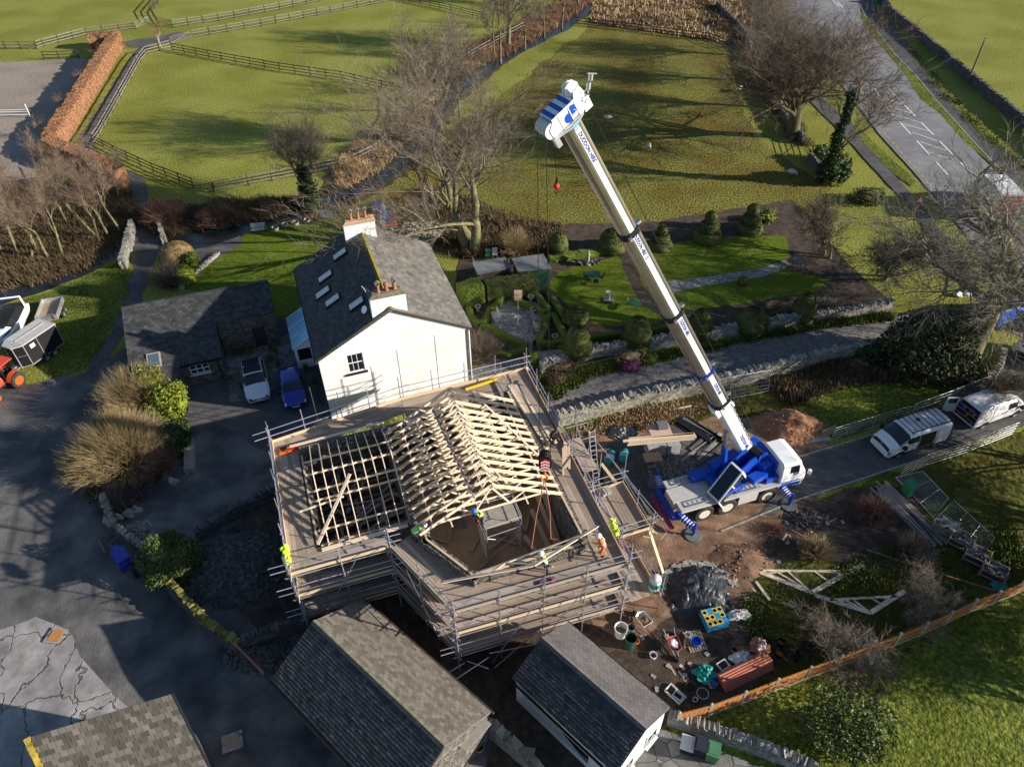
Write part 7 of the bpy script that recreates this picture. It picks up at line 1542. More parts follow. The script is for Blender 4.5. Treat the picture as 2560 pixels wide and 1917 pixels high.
# boulders on the yard island
for i, (x, y) in enumerate(((327, 1290), (343, 1282), (300, 1300), (420, 1195), (437, 1210), (275, 1310))):
    q = MB(); q.blob(P(x, y)+V((0, 0, .25)), (.3, .25, .35), i, .35, 2); tag(q.build('boulder', 'stone'), ['pale boulder at the lower tip of the yard island', 'second pale boulder at the lower island tip, just right of the first', 'low boulder left of the two pale ones on the island', 'white boulder on the right edge of the yard island', 'boulder below the white one on the island edge', 'dark boulder at the far left of the island kerb'][i], 'boulder', 'boulders edging the yard island')
def heap(name, label, cat, px, r, m, rocks=None, nr=0, rs=.2, amp=.25, sub=4):
    base = P(*px); root = thing(name, label, cat, base); mb = MB(); A_, B_ = 44, 16; out = []
    for j in range(B_+1):
        for i in range(A_):
            t = j/B_; a = 2*pi*i/A_; e = 1+amp*noise.noise(V((cos(a)*1.5+px[0], sin(a)*1.5, 0))); x, y = cos(a)*t*e, sin(a)*t*e
            z = r[2]*((1-t)*.75+.25*(1-t*t))*(1+amp*1.2*noise.noise(V((x*2.2, y*2.2, px[1]))))+.16*r[2]*noise.noise(V((x*6, y*6, px[0])))*(1-t); out.append(base+V((x*r[0], y*r[1], z-(.06 if j == B_ else 0))))
    mb.add(out, [(j*A_+i, (j+1)*A_+i, (j+1)*A_+(i+1) % A_, j*A_+(i+1) % A_) for j in range(B_) for i in range(A_)]); mb.build('heap', m, root, smooth=True)
    if nr:
        mb = MB()
        for _ in range(nr):
            a = random.uniform(0, 6.3); t = random.random()**.55; z = ((1-t)*.75+.25*(1-t*t))*r[2]; p = base+V((cos(a)*t*r[0], sin(a)*t*r[1], z)); e = V((random.gauss(0, 1), random.gauss(0, 1), random.gauss(0, .5))).normalized(); f = e.cross(V((random.gauss(0, 1), random.gauss(0, 1), 1))).normalized(); g = e.cross(f); s = rs*random.uniform(.4, 1.4)
            jbox(mb, p, e*s, f*s*.7, g*s*.3, .2)
        mb.build('rubble', rocks, root)
    return root
sd_ = heap('sand_heap', 'big heap of red-brown sand right of the crane', 'sand heap', (1968, 1068), (2.6, 1.9, 1.35), 'sand', 'sand', 200, .09, .3)
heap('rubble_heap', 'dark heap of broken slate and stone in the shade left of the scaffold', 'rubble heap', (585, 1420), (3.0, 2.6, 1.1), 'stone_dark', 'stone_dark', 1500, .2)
heap('rubble_heap', 'scattered stone at the foot of the rubble wall by the barn', 'rubble heap', (660, 1640), (2.2, 1.0, .35), 'soil_dark', 'stone_dark', 420, .16)
heap('stone_pile', 'low pile of cobbles beside the yard wall', 'stone pile', (345, 1330), (1.1, .8, .25), 'stone_dark', 'stone', 240, .12)
heap('gravel_heap', 'pale stone chippings scattered behind the crane', 'chippings', (1690, 1180), (2.4, 1.6, .2), 'gravel_dark', 'stone', 520, .07)
heap('rubble_heap', 'grey rubble under the front outrigger at the track edge', 'rubble heap', (2010, 1300), (1.5, 1.0, .3), 'soil_dark', 'stone_dark', 130, .1)
heap('soil_heap', 'low mound of orange soil by the crane outrigger pad', 'soil heap', (1850, 1400), (2.2, 1.5, .4), 'soil', 'sand', 90, .07)
heap('stone_pile', 'mossy stones heaped behind the farmhouse by the beck', 'stone pile', (1060, 585), (3.4, 2.0, .8), 'moss_green', 'stone_mossy', 420, .26)
heap('brush_heap', 'heap of dead brown leaves and branches at the top of the small lawn', 'brush heap', (2150, 915), (2.2, 1.2, .7), 'leaf_litter', 'bramble', 200, .15)
# black plastic sheet over the soil
base = P(1745, 1478); pl_s = thing('plastic_sheet', 'crumpled black plastic sheet covering a mound beside the scaffold', 'plastic sheet', base); mb = MB(); N_ = 40; vs = []
for i in range(N_):
    for j in range(N_):
        x, y = (i/(N_-1)-.5)*2, (j/(N_-1)-.5)*2; r_ = (x*x+y*y)**.5; k = .78+.2*noise.noise(V((x*1.5, y*1.5, 3))); q = V((x*2.3*k, y*2.1*k, 0)); z = .7*max(0, 1-r_*r_)+.3*abs(noise.noise(V((x*2.6, y*2.6, 1))))+.1*abs(noise.noise(V((x*7, y*4, 5))))+.03; vs.append(base+q+V((0, 0, z)))
mb.add(vs, [(i*N_+j, i*N_+j+1, (i+1)*N_+j+1, (i+1)*N_+j) for i in range(N_-1) for j in range(N_-1)]); mb.build('sheet', 'plastic_black', pl_s)
mb = MB()
for _ in range(60): a = random.uniform(.2, 3.0); r_ = random.uniform(1.9, 2.4); p = base+V((cos(a)*r_, sin(a)*r_*.85, .08)); jbox(mb, p, V((cos(a+1.5), sin(a+1.5), 0))*.16, V((cos(a), sin(a), 0))*.1, (0, 0, .06), .2)
mb.build('weight_stone', 'stone', pl_s)
# board fence with concrete posts
bp = [(175, 1325), (390, 1245), (595, 1165), (800, 1088), (995, 1015), (1180, 945), (1365, 875), (1535, 805), (1690, 735), (1845, 660), (1995, 605), (2140, 545), (2290, 480), (2440, 415)]
bp = [P(1690, 1813)]+[P(1700+x/2.572, 1277+y/2.572) for x, y in bp]; bf = thing('board_fence', 'long brown board fence with pale concrete posts crossing the lower right lawn', 'fence', bp[0])
for i, p in enumerate(bp):
    q = MB(); q.beam(p, p+V((0, 0, 1.5)), .11, .11); q.lathe(p+V((0, 0, 1.5)), [(.07, 0), (.001, .07)], 4, rot=pi/4); q.build('post', 'fence_post', bf)
    if i < len(bp)-1:
        a, b = p, bp[i+1]; d = (b-a).normalized(); s = V((-d.y, d.x, 0)); pn_ = MB(); k = 12; L = (b-a).length-.12; 
        for j in range(k): c = a+d*(.06+L*(j+.5)/k)+V((0, 0, .86)); pn_.obox(c+s*(.006 if j % 2 else -.006), d*L/k*.52, s*.01, (0, 0, .5))
        for z in (.4, .86, 1.33): pn_.beam(a+d*.06-s*.04+V((0, 0, z)), b-d*.06-s*.04+V((0, 0, z)), .035, .06)
        pn_.build('panel', 'fence_brown', bf); gb = MB(); gb.beam(a+d*.06+V((0, 0, .16)), b-d*.06+V((0, 0, .16)), .05, .3); gb.build('gravel_board', 'kerb', bf)
# steel mesh site fences and barriers
def heras(label, a, b, h=2.0, lean=(0, 0, 0), name='mesh_fence_panel', bars=22, rows=6, m='galv', z0=.1, cat='fence panel', group='steel site fence panels'):
    A, B = (a, b) if isinstance(a, V) else (P(*a), P(*b)); A = A+V((0, 0, z0)); B = B+V((0, 0, z0)); U = V((lean[0], lean[1], 1)).normalized()*h if lean[2] == 0 else V(lean); root = thing(name, label, cat, A, 0, group); q = MB(); q.path([A, A+U*.95, A+U+(B-A)*.02, B+U-(B-A)*.02, B+U*.95, B], .022, 6); q.tube(A+U*.04, B+U*.04, .02, n=6); q.build('frame', m, root); q = MB()
    for i in range(1, bars): t = i/bars; q.tube(A.lerp(B, t)+U*.04, A.lerp(B, t)+U, .005, n=3)
    for i in range(1, rows): t = i/rows; q.tube(A+U*t, B+U*t, .006, n=3)
    q.build('mesh', m, root)
heras('leaning mesh panel on the mossy wall right of the crane boom', (1824, 1000), (1920, 982), 1.9, (-.08, .2, 0))
heras('tall mesh panel behind the front van', (2265, 1062), (2358, 1028), 2.0); heras('tall mesh panel nearest the evergreen, behind the rear van', (2362, 1026), (2448, 992), 2.0)
def barrier(label, a, b, h=1.1, n=5, m='galv', red=False):
    A, B = P(*a), P(*b); root = thing('metal_hurdle', label, 'hurdle', A, 0, 'galvanised sheep hurdles lining the track'); q = MB()
    for i in range(n): q.tube(A+V((0, 0, .1+h*i/(n-1))), B+V((0, 0, .1+h*i/(n-1))), .013, n=5)
    q.build('rail', m if not red else 'red', root); q = MB()
    for t in (0, .5, 1): q.tube(A.lerp(B, t), A.lerp(B, t)+V((0, 0, h+.12)), .022, n=5)
    q.build('upright', m, root)
barrier('hurdle nearest the sand heap on the far side of the track', (2078, 1100), (2150, 1078)); barrier('middle hurdle on the far side of the track', (2150, 1078), (2208, 1060)); barrier('hurdle behind the front van bonnet', (2208, 1060), (2265, 1045))
barrier('hurdle on the near side of the track beside the front van', (2310, 1165), (2415, 1132)); barrier('red-topped hurdle on the near side beside the rear van', (2418, 1130), (2530, 1086)); barrier('hurdle turned at the end of the near-side row', (2248, 1195), (2312, 1164))
cc = lambda x, y, z=0: P(1900+x/1.926, 1180+y/1.926, z)
def flat_panel(label, c4, m='galv', bars=14, z=.12, r=.022):
    root = thing('mesh_fence_panel', label, 'fence panel', c4[0], 0, 'steel site fence panels'); c4 = [c+V((0, 0, z)) for c in c4]; q = MB(); q.path(c4+[c4[0]], r, 6); q.build('frame', m, root); q = MB()
    for i in range(1, bars): t = i/bars; q.tube(c4[0].lerp(c4[1], t), c4[3].lerp(c4[2], t), .008, n=3)
    for i in range(1, 3): t = i/3; q.tube(c4[0].lerp(c4[3], t), c4[1].lerp(c4[2], t), .01, n=3)
    q.build('mesh', m, root)
flat_panel('blue-grey mesh panels lying flat on the grass beyond the timber', [cc(650, 30), cc(780, 0), cc(905, 130), cc(830, 220)])
flat_panel('single mesh panel lying on the grass by the slate crates', [cc(860, 215), cc(930, 140), cc(1125, 320), cc(1080, 385)], bars=8)
# timber stacks, pipes, crates and other site things
plankpile('timber_stack', 'pale planks lying crosswise left of the long timber stack', 'timber', cc(340, 138), cc(570, 112), 3, .2, ['timber', 'board_new'], 0, .07, 1)
plankpile('timber_stack', 'long stack of round rails and planks running towards the slate crates', 'timber', cc(580, 80), cc(860, 352), 9, .14, ['grey_wood', 'timber_old', 'board', 'grey_wood'], 0, .1, 2, .1)
plankpile('timber_stack', 'long scaffold boards leaning left of the wooden pallet', 'timber', P(1985, 1010), P(2058, 1085), 3, .22, ['board', 'board_new'], 0, .05, 1)
plankpile('steel_lintels', 'grey steel lintels lying at the edge of the track', 'lintels', P(1998, 1100), P(2068, 1088), 3, .3, 'block_grey', 0, .14, 1)
plankpile('timber_stack', 'bundle of long yellow joists on the block pile behind the crane', 'timber', P(1562, 1108, 1.4), P(1738, 1092, 1.4), 3, .17, ['timber', 'board_new'], 0, .13, 2, .05)
plankpile('scaffold_boards', 'two wide pale boards laid on the ground among the buckets', 'boards', P(1580, 1640), P(1685, 1547), 2, .3, 'board_new', 0, .05, 1, .05)
plankpile('batten', 'long thin batten on the bank below the drive wall', 'timber', P(1565, 1052), P(1722, 1018), 1, .12, 'timber', .15, .05, 1)
plankpile('waste_timber', 'short boards thrown near the waste truss end', 'timber', cc(20, 432), cc(195, 338), 2, .16, 'timber_old', 0, .05, 1, .2)
plankpile('waste_timber', 'wide offcut and flat boards under the left end of the waste truss', 'timber', P(1830, 1418), P(1890, 1390), 2, .28, 'board', 0, .05, 1, .2)
q = MB(); q.beam(P(1758, 1300, 3.2), P(1648, 1448, 0.3), .2, .04)
q = MB(); q.beam(P(1620, 1316, 3.4), P(1658, 1432, .2), .2, .045); tag(q.build('leaning_board', 'board_new'), 'long board leaning from the scaffold stage down towards the black sheet', 'board')
q = MB(); q.beam(E(8.2, 3.6, 3.6), E(9.0, -1.9, 3.2), .2, .045); tag(q.build('leaning_board', 'board_new'), 'pale board on edge along the outer side of the ladder stage', 'board')
def ground_truss(label, A, apex, B, tie=.5, m='timber'):
    root = thing('waste_truss', label, 'roof truss', A, 0, 'loose roof trusses'); q = MB(); z = V((0, 0, .1)); a, c, b = A+z, apex+z, B+z; q.beam(a, c, .27, .05); q.beam(c, b, .27, .05); ta, tb = c.lerp(a, .72), c.lerp(b, .75); q.beam(ta, tb, .14, .05)
    for s, t in ((.33, 0), (.33, .6), (.62, .35), (.75, .62), (.2, .0)):
        p = ta.lerp(tb, s)
        q.beam(p, c.lerp(a if s < .5 else b, t), .11, .045)
    q.build('timber_frame', m, root)
b3 = lambda x, y: P(1700+x/2.572, 1277+y/2.572)
ground_truss('pale roof truss lying on the grass with its point towards the fence', b3(350, 335), b3(845, 530), b3(1170, 350)); ground_truss('second roof truss lying partly under the smaller apple tree', b3(860, 545), b3(1220, 660), b3(1440, 520))
q = MB(); q.path([b3(1200, 255)+V((0, 0, .08)), b3(1500, 360)+V((0, 0, .08)), b3(2030, 520)+V((0, 0, .08))], .07, 8); tag(q.build('drain_pipe', 'pipe_orange'), 'long orange drain pipe lying on the grass near the slate crates', 'pipe')
# slate crates
for i, (x, y, lab) in enumerate(((880, 285, 'slate crate nearest the timber stack, pale slates on top'), (955, 350, 'second slate crate along the row'), (1030, 425, 'third slate crate along the row'), (1110, 500, 'last slate crate next to the board fence'))):
    c = cc(x, y); r_ = thing('slate_crate', lab, 'crate', c, R_(-38), 'timber crates of reclaimed slates'); q = MB()
    for sx in (-1, 1):
        for sy in (-1, 1): q.beam((sx*.62, sy*.5, 0), (sx*.62, sy*.5, .8), .07, .07)
        q.beam((sx*.62, -.5, .75), (sx*.62, .5, .75), .05, .09); q.beam((sx*.62, -.5, .1), (sx*.62, .5, .78), .05, .07); q.beam((-.62, sx*.5, .75), (.62, sx*.5, .75), .05, .09); q.beam((-.62, sx*.5, .3), (.62, sx*.5, .3), .04, .09)
    q.build('crate_frame', 'timber_old', r_, local=True); q = MB()
    for _ in range(70): jbox(q, (random.uniform(-.5, .5), random.uniform(-.38, .38), random.uniform(.1, .85)), V((.2, random.uniform(-.05, .05), random.uniform(-.1, .1))), (0, .14, random.uniform(-.05, .05)), (0, 0, .018), .15)
    q.build('slates', 'stone_dark' if i else 'stone', r_, local=True)
# stack of clay-coloured pipes beside the fence
ps = thing('pipe_stack', 'stack of brick-orange drain pipes lying beside the board fence', 'pipe stack', b3(260, 1120)); a, b = b3(255, 1115), b3(560, 965); d = (b-a).normalized(); s = V((-d.y, d.x, 0))
for r in range(5):
    for i in range(8-r): q = MB(); o = s*(i-3.5+r*.5)*.135+V((0, 0, .07+r*.117)); q.lathe(a+o, [(.055, 0), (.066, 0), (.066, (b-a).length), (.055, (b-a).length)], 10, axis=d); q.build('pipe', 'pipe_orange', ps)
sack('wrapped_fittings', 'clear-wrapped bag of orange pipe fittings on top of the pipe stack', b3(525, 975)+V((0, 0, .62)), (-.2, .9, 0), .95, .28, 'terracotta', 'plastic_white', 'bag')
# pallet with cement-coloured sheet printed in squares
pk = thing('wrapped_pallet', 'square pallet wrapped in blue and yellow printed plastic', 'pallet', b3(212, 715), R_(14)); q = MB(); q.box(-.62, .62, -.55, .55, .12, .62); q.build('wrapped_load', 'print_blue', pk, local=True); q = MB()
for i in range(4):
    for j in range(3):
        if (i+j) % 4 != 3: x, y = -.45+i*.3, -.36+j*.35; q.box(x-.14, x+.145, y-.14, y+.15, .622, .628, 0); q.lathe((x, y, .634), [(.06, 0), (.1, 0)], 14, k=1)
q.build('printed_squares', ['yellow', 'print_blue'], pk, local=True); q = MB(); q.box(-.6, .6, -.5, .5, 0, .1); q.build('pallet_base', 'timber_old', pk, local=True)
def pallet(label, p, rz, tilt=0):
    r_ = thing('pallet', label, 'pallet', p, rz, 'wooden pallets'); r_.rotation_euler = (tilt, 0, rz); q = MB()
    for i in range(7): q.box(-.6, .6, -.5+i*.15, -.4+i*.15, .1, .125)
    for x in (-.55, 0, .55): q.box(x-.05, x+.05, -.5, .5, .0, .1)
    q.build('slats', 'timber_old', r_, local=True); return r_
pallet('grey pallet on the ground under the blue bucket', b3(95, 840), R_(100)); pallet('brown pallet propped against the first hurdle', P(2072, 1085), R_(25), R_(58))
def tub(label, p, r, h, m, inner='black', name='bucket', cat='bucket', grp=None, handle=False):
    root = thing(name, label, cat, p, 0, grp); q = MB(); q.lathe(p, [(r*.8, 0), (r, h*.96), (r*1.06, h*.96), (r*1.06, h), (r*.94, h), (r*.86, h*.45), (.001, h*.45)], 18); q.build('body', m, root)
    q = MB(); q.lathe(p+V((0, 0, h*.46)), [(r*.85, 0), (.001, .01)], 18); q.build('contents', inner, root)
    if handle: q = MB(); q.path([p+V((-r, 0, h)), p+V((-r*.6, .1, h+.1)), p+V((r*.6, .1, h+.1)), p+V((r, 0, h))], .012, 5); q.build('handle', 'galv', root)
    return root
m2 = lambda x, y: P(850+x/2.572, 1277+y/2.572)
GB_ = 'tubs and buckets on the site'
tub('big cream barrel standing beside the green one', m2(1800, 800), .36, .85, 'plastic_white', 'soil', 'barrel', 'barrel', GB_); tub('dark green water butt between the barrel and the boards', m2(1862, 870), .33, .95, 'dark_green', 'water', 'barrel', 'barrel', GB_)
tub('blue-grey tub behind the cream and green barrels', m2(1868, 775), .22, .5, 'felt', 'black', 'tub', 'tub', GB_); tub('white bucket near the lower end of the wide boards', m2(2012, 940), .2, .3, 'plastic_white', 'soil_dark', grp=GB_, handle=True)
tub('bright blue round bucket on the grey pallet', b3(97, 860)+V((0, 0, .13)), .28, .32, 'plastic_blue', 'car_blue', grp=GB_); tub('white bucket at the corner of the grey pallet', b3(45, 815)+V((0, 0, .13)), .16, .3, 'plastic_white', 'gravel', grp=GB_, handle=True)
tub('terracotta pot left of the pipe stack', b3(343, 905), .17, .32, 'terracotta', 'soil_dark', 'chimney_pot', 'pot', GB_); tub('black tub with an orange rim near the apple tree', b3(635, 930), .25, .4, 'black', 'orange', 'tub', 'tub', GB_); tub('orange-lined dark tub behind the other black tub', b3(640, 860), .22, .4, 'black', 'terracotta', 'tub', 'tub', GB_)
tub('black dustbin in the shade beside the fence', b3(735, 955), .24, .6, 'black', 'black', 'dustbin', 'bin', GB_); tub('tall black tub under the apple tree', b3(800, 900), .26, .7, 'black', 'black', 'tub', 'tub', GB_); tub('white pot near the fence, lowest of the pots', b3(95, 1220), .13, .22, 'plastic_white', 'soil_dark', 'plant_pot', 'pot', GB_); tub('black planter with a white rim left of the pipes', b3(60, 1140), .22, .25, 'black', 'leaf_litter', 'planter', 'planter', GB_)
tub('small terracotta pot next to the fence end', b3(40, 1280), .15, .25, 'terracotta', 'soil', 'plant_pot', 'pot', GB_); tub('round wire-rimmed tray left of the pipe stack', b3(145, 1175), .3, .08, 'galv', 'leaf_litter', 'tray', 'tray', GB_); tub('orange bucket half under the wide boards', m2(1905, 850), .16, .3, 'orange', 'soil', grp=GB_)
tub('round wicker planter behind the slate barn end wall', m2(893, 1530), .26, .35, 'timber_old', 'leaf_litter', 'planter', 'planter', GB_)
def tray(label, p, rz, w_, l_, m='plastic_white', name='fish_box'):
    r_ = thing(name, label, 'box', p, rz, 'open plastic boxes'); q = MB()
    for a in ((-l_, l_, -w_, -w_+.05), (-l_, l_, w_-.05, w_), (-l_, -l_+.05, -w_+.05, w_-.05), (l_-.05, l_, -w_+.05, w_-.05)): q.box(a[0], a[1], a[2], a[3], 0, .22)
    q.build('rim', m, r_, local=True); q = MB(); q.box(-l_+.05, l_-.05, -w_+.05, w_-.05, .01, .05); q.build('contents', 'soil_dark', r_, local=True)
tray('long white fish box beside the outhouse roof', P(1687, 1737), R_(-48), .28, .5); tray('white open box above the pipe stack', b3(275, 1000), R_(30), .25, .3); tray('white box corner by the fence end', b3(-15, 1195), R_(-40), .2, .25)
sack('tonne_bag', 'crumpled teal sack on the ground left of the pipes', b3(95, 1045), (1, -.3, 0), 1.0, .3, 'tarp_green', None, 'sack'); sack('plastic_bag', 'pale blue and white crumpled plastic above the pipes', b3(330, 965), (1, .2, 0), 1.0, .22, 'plastic_white', None, 'plastic bag'); sack('paper_sacks', 'dusty white sacks on the ground right of the printed pallet', b3(310, 685), (1, .1, 0), 1.15, .2, 'plastic_white', 'ply_pink', 'sacks')
sack('compost_bag', 'blue and yellow bag left of the pipe stack end', b3(205, 1140), (.3, .8, 0), .5, .14, 'yellow', 'plastic_blue', 'bag'); sack('water_bag', 'light blue bag beside the last slate crate', b3(2010, 500), (1, .3, 0), .8, .22, 'tarp_green', None, 'bag')
def barrow(label, p, rz, m, load=None):
    r_ = thing('wheelbarrow', label, 'wheelbarrow', p, rz, 'wheelbarrows'); q = MB(); t = [(-.4, -.32), (.35, -.3), (.5, 0), (.35, .3), (-.4, .32)]; bt_ = [(-.25, -.2), (.2, -.18), (.28, 0), (.2, .18), (-.25, .2)]; vs = [V((*a, .62)) for a in t]+[V((*a, .35)) for a in bt_]
    q.add(vs, [(i, (i+1) % 5, 5+(i+1) % 5, 5+i) for i in range(5)]+[(9, 8, 7, 6, 5)]); q.path([V((*a, .63)) for a in t]+[V((*t[0], .63))], .02, 5); q.build('tray', m, r_, local=True); q = MB()
    for s in (-1, 1): q.path([(.7, s*.05, .2), (0, s*.2, .33), (-.9, s*.3, .6)], .02, 6); q.path([(-.25, s*.25, .5), (-.3, s*.25, 0)], .018, 5)
    q.build('handle_frame', 'galv', r_, local=True); wheel(r_, .68, 0, .19, .19, .08, 1, 'galv', .5, False)
    if load: q = MB(); q.blob((-.02, 0, .5), (.3, .22, .14), 3, .3, 2); q.build('load', load, r_, local=True)
barrow('galvanised wheelbarrow behind the two barrels', m2(1945, 730), R_(120), 'plastic_white', 'soil'); barrow('red wheelbarrow with a white bag near the white bucket', m2(2140, 885), R_(-80), 'barrow_red', 'plastic_white')
# blocks behind the crane
for i, (x, y, lab, a_) in enumerate(((1636, 1130, 'stack of concrete blocks with a board on top, nearest the boom foot', 3), (1685, 1125, 'second stack of concrete blocks under the yellow joists', 2))):
    r_ = thing('block_stack', lab, 'block stack', P(x, y), R_(8), 'stacks of concrete blocks')
    for l in range(4):
        for j in range(a_):
            for k_ in range(2): q = MB(); q.box(-.65+j*.45, -.22+j*.45, -.45+k_*.46, -.02+k_*.46, l*.23, l*.23+.22); q.build('block', 'block_grey', r_, local=True)
q = MB(); q.obox(P(1650, 1075, .9), (.75, .1, 0), (-.08, .6, 0), (0, 0, .02)); tag(q.build('plywood_sheet', 'ply_pink'), 'pink plywood sheet on top of the block piles', 'sheet'); q = MB(); q.obox(P(1632, 1142, 1.0), (.6, .08, 0), (-.05, .4, 0), (0, 0, .02)); tag(q.build('plywood_sheet', 'ply'), 'brown board across the nearest block stack', 'sheet')
q = MB(); q.obox(P(1655, 1065, 1.0), (.35, .05, .0), (-.05, .3, 0), (0, 0, .25)); tag(q.build('block_pack', 'felt'), 'dark grey block pack on the pink plywood', 'blocks')
q = MB(); q.obox(P(1890, 1095, .05), (1.1, .3, 0), (-.3, .9, 0), (0, 0, .02)); tag(q.build('plywood_sheet', 'ply'), 'plywood sheet lying on the ground behind the crane cab', 'sheet')
plankpile('salvaged_stone', 'rows of grey stone lintels and slabs behind the crane superstructure', 'stone slabs', P(1740, 1140), P(1795, 1095), 6, .22, ['stone_dark', 'stone', 'stone_dark'], 0, .18, 1, .15)
plankpile('black_plastic_pipes', 'dark plastic covered timbers behind the boom foot', 'timbers', P(1700, 1050), P(1790, 1105), 4, .25, ['black', 'dark_metal', 'felt'], 0, .25, 1, .1)
heap('block_rubble', 'pile of broken blocks and stones at the left of the block stacks', 'rubble', (1560, 1085), (1.0, .7, .5), 'stone_dark', 'stone', 120, .16)
# bins
for x, y, m_, lab, s in ((195, 1585, 'bin_green', 'pale green wheelie bin, right of the three', 1), (115, 1550, 'navy', 'grey wheelie bin in the middle of the three', 1), (35, 1530, 'navy', 'low dark recycling box with white contents, left of the bins', .7)):
    r_ = thing('wheelie_bin' if s == 1 else 'recycling_box', lab, 'bin', b3(x, y), R_(-20), 'bins on the patio'); q = MB(); h = 1.0*s; q.add([(-.24, -.28, 0), (.24, -.28, 0), (.24, .28, 0), (-.24, .28, 0), (-.3, -.36, h), (.3, -.36, h), (.3, .36, h), (-.3, .36, h)], [(0, 1, 5, 4), (1, 2, 6, 5), (2, 3, 7, 6), (3, 0, 4, 7), (4, 5, 6, 7)]); q.build('body', m_, r_, local=True); q = MB(); q.box(-.32, .32, -.38, .38, h, h+.06); q.box(-.22, .22, -.28, .28, h+.06, h+.08); q.build('lid', m_ if s == 1 else 'plastic_white', r_, local=True)
q = MB(); r_ = thing('wheelie_bin', 'dark green wheelie bin beside the mesh panels on the grass', 'bin', cc(705, 105), R_(20), 'bins on the patio' if 0 else None); q.add([(-.24, -.28, 0), (.24, -.28, 0), (.24, .28, 0), (-.24, .28, 0), (-.3, -.36, 1), (.3, -.36, 1), (.3, .36, 1), (-.3, .36, 1)], [(0, 1, 5, 4), (1, 2, 6, 5), (2, 3, 7, 6), (3, 0, 4, 7), (4, 5, 6, 7)]); q.build('body', 'plastic_green', r_, local=True); q = MB(); q.box(-.32, .32, -.38, .38, 1, 1.06); q.build('lid', 'plastic_green', r_, local=True)
# manhole covers
for x, y, lab, c_ in ((363, 807, 'rusty drain cover set in the cracked concrete', 'fence_brown'), (1497, 1487, 'square drain cover in the shaded yard', 'timber_old')):
    p = P(x/2.572, 1277+y/2.572); r_ = thing('drain_cover', lab, 'drain cover', p+V((0, 0, ZC[0])), R_(-8 if x < 500 else 20)); q = MB(); q.box(-.5, .5, -.45, .45, 0, .02); q.build('surround', 'concrete', r_, local=True); q = MB(); q.box(-.33, .33, -.33, .33, .021, .035); q.build('cover', c_, r_, local=True)
# utility pole
up_ = thing('utility_pole', 'wooden utility pole standing by the road wall at the right', 'pole', P(2417.4, 212)); q = MB(); p = up_.location; q.tube(p-V((0, 0, .2)), p+V((0, 0, 6.1)), .14, .1, n=10); q.build('shaft', 'bark', up_); q = MB(); q.lathe(p+V((0, 0, 5.8)), [(.13, 0), (.13, .12)], 10); q.build('collar', 'galv', up_)
wr = MB(); e1 = P(1700, 470, 6.0); t1 = p+V((0, 0, 5.9))
for s in (0, .25): wr.path([t1+V((0, 0, -s)), t1.lerp(e1, .5)+V((0, 0, -.8-s)), e1+V((0, 0, -s))], .007, 4)
wr.build('overhead_wire', 'wire', up_)
# jumps, notice, green kiosk, road sign, stones
jp = thing('show_jump', 'white show-jump rails standing in the riding arena', 'show jump', P(-10, 290)); q = MB(); a, b = P(-25, 296), P(76, 293)
for z in (.35, .75, 1.0): q.tube(a+V((0, 0, z)), b+V((0, 0, z)), .045, n=6)
q.build('pole', 'white_paint', jp); q = MB(); q.beam(b, b+V((0, 0, 1.7)), .09, .09); q.beam(b-V((.35, 0, -.05)), b+V((.35, 0, .05)), .08, .08); q.build('stand', 'white_paint', jp)
kb = thing('rotating_bollard', 'dark leaning post with a blue top beside the arena corner', 'post', P(66, 448)); q = MB(); p = kb.location; q.tube(p, p+V((-.35, .3, 1.3)), .14, n=8); q.build('post', 'dark_metal', kb); q = MB(); q.tube(p+V((-.35, .3, 1.3)), p+V((-.38, .33, 1.42)), .15, n=8); q.build('cap', 'plastic_blue', kb); q = MB(); q.beam(p-V((.9, .3, -.15)), p+V((.4, .2, .15)), .3, .12); q.build('base', 'galv', kb)
gk = MB(); gp = P(2190, 8); gk.box(gp.x-.7, gp.x+.7, gp.y-.4, gp.y+.4, 0, 1.3); gk.box(gp.x-.75, gp.x+.75, gp.y-.45, gp.y+.45, 1.3, 1.38); tag(gk.build('street_cabinet', 'tarp_green'), 'teal roadside cabinet at the top beside the pavement', 'cabinet')
rs_ = thing('road_sign', 'red-bordered roadworks sign on the verge behind the big tree', 'road sign', P(2293, 520)); p = rs_.location; q = MB(); q.add([p+V((-.45, 0, .6)), p+V((.45, 0, .6)), p+V((0, .05, 1.4)), p+V((-.45, .03, .6)), p+V((.45, .03, .6)), p+V((0, .08, 1.4))], [(0, 1, 2), (5, 4, 3), (0, 3, 4, 1), (1, 4, 5, 2), (2, 5, 3, 0)]); q.build('border', 'red', rs_); q = MB(); q.add([p+V((-.3, -.02, .68)), p+V((.3, -.02, .68)), p+V((0, .02, 1.22))], [(0, 1, 2)]); q.build('face', 'white_paint', rs_); q = MB(); q.tube(p+V((-.3, .1, 0)), p+V((0, .05, 1.0)), .03, n=5); q.tube(p+V((.3, .1, 0)), p+V((0, .05, 1.0)), .03, n=5); q.box(p.x-.35, p.x+.35, p.y-.05, p.y-.02, .15, .5); q.build('stand', 'red', rs_)
for i, (x, y) in enumerate(((2395, 740), (2418, 737), (2434, 734))):
    q = MB(); q.blob(P(x, y)+V((0, 0, .15)), (.36, .26, .26), i, .25, 2); tag(q.build('marker_stone', 'white_paint'), ['left of the three white-painted stones on the verge', 'middle of the three white-painted stones on the verge', 'right of the three white-painted stones on the verge'][i], 'stone', 'white stones edging the verge')
tg = MB()
for p in scatter_pts([(1480, 0), (1840, 0), (1880, 60), (1850, 110), (1480, 58)], 90): tg.tube(p, p+V((0, 0, .9)), .04, n=4)
tag(tg.build('tree_guards', 'birch'), 'white sapling tubes in the planted plot', None, None, 'stuff')
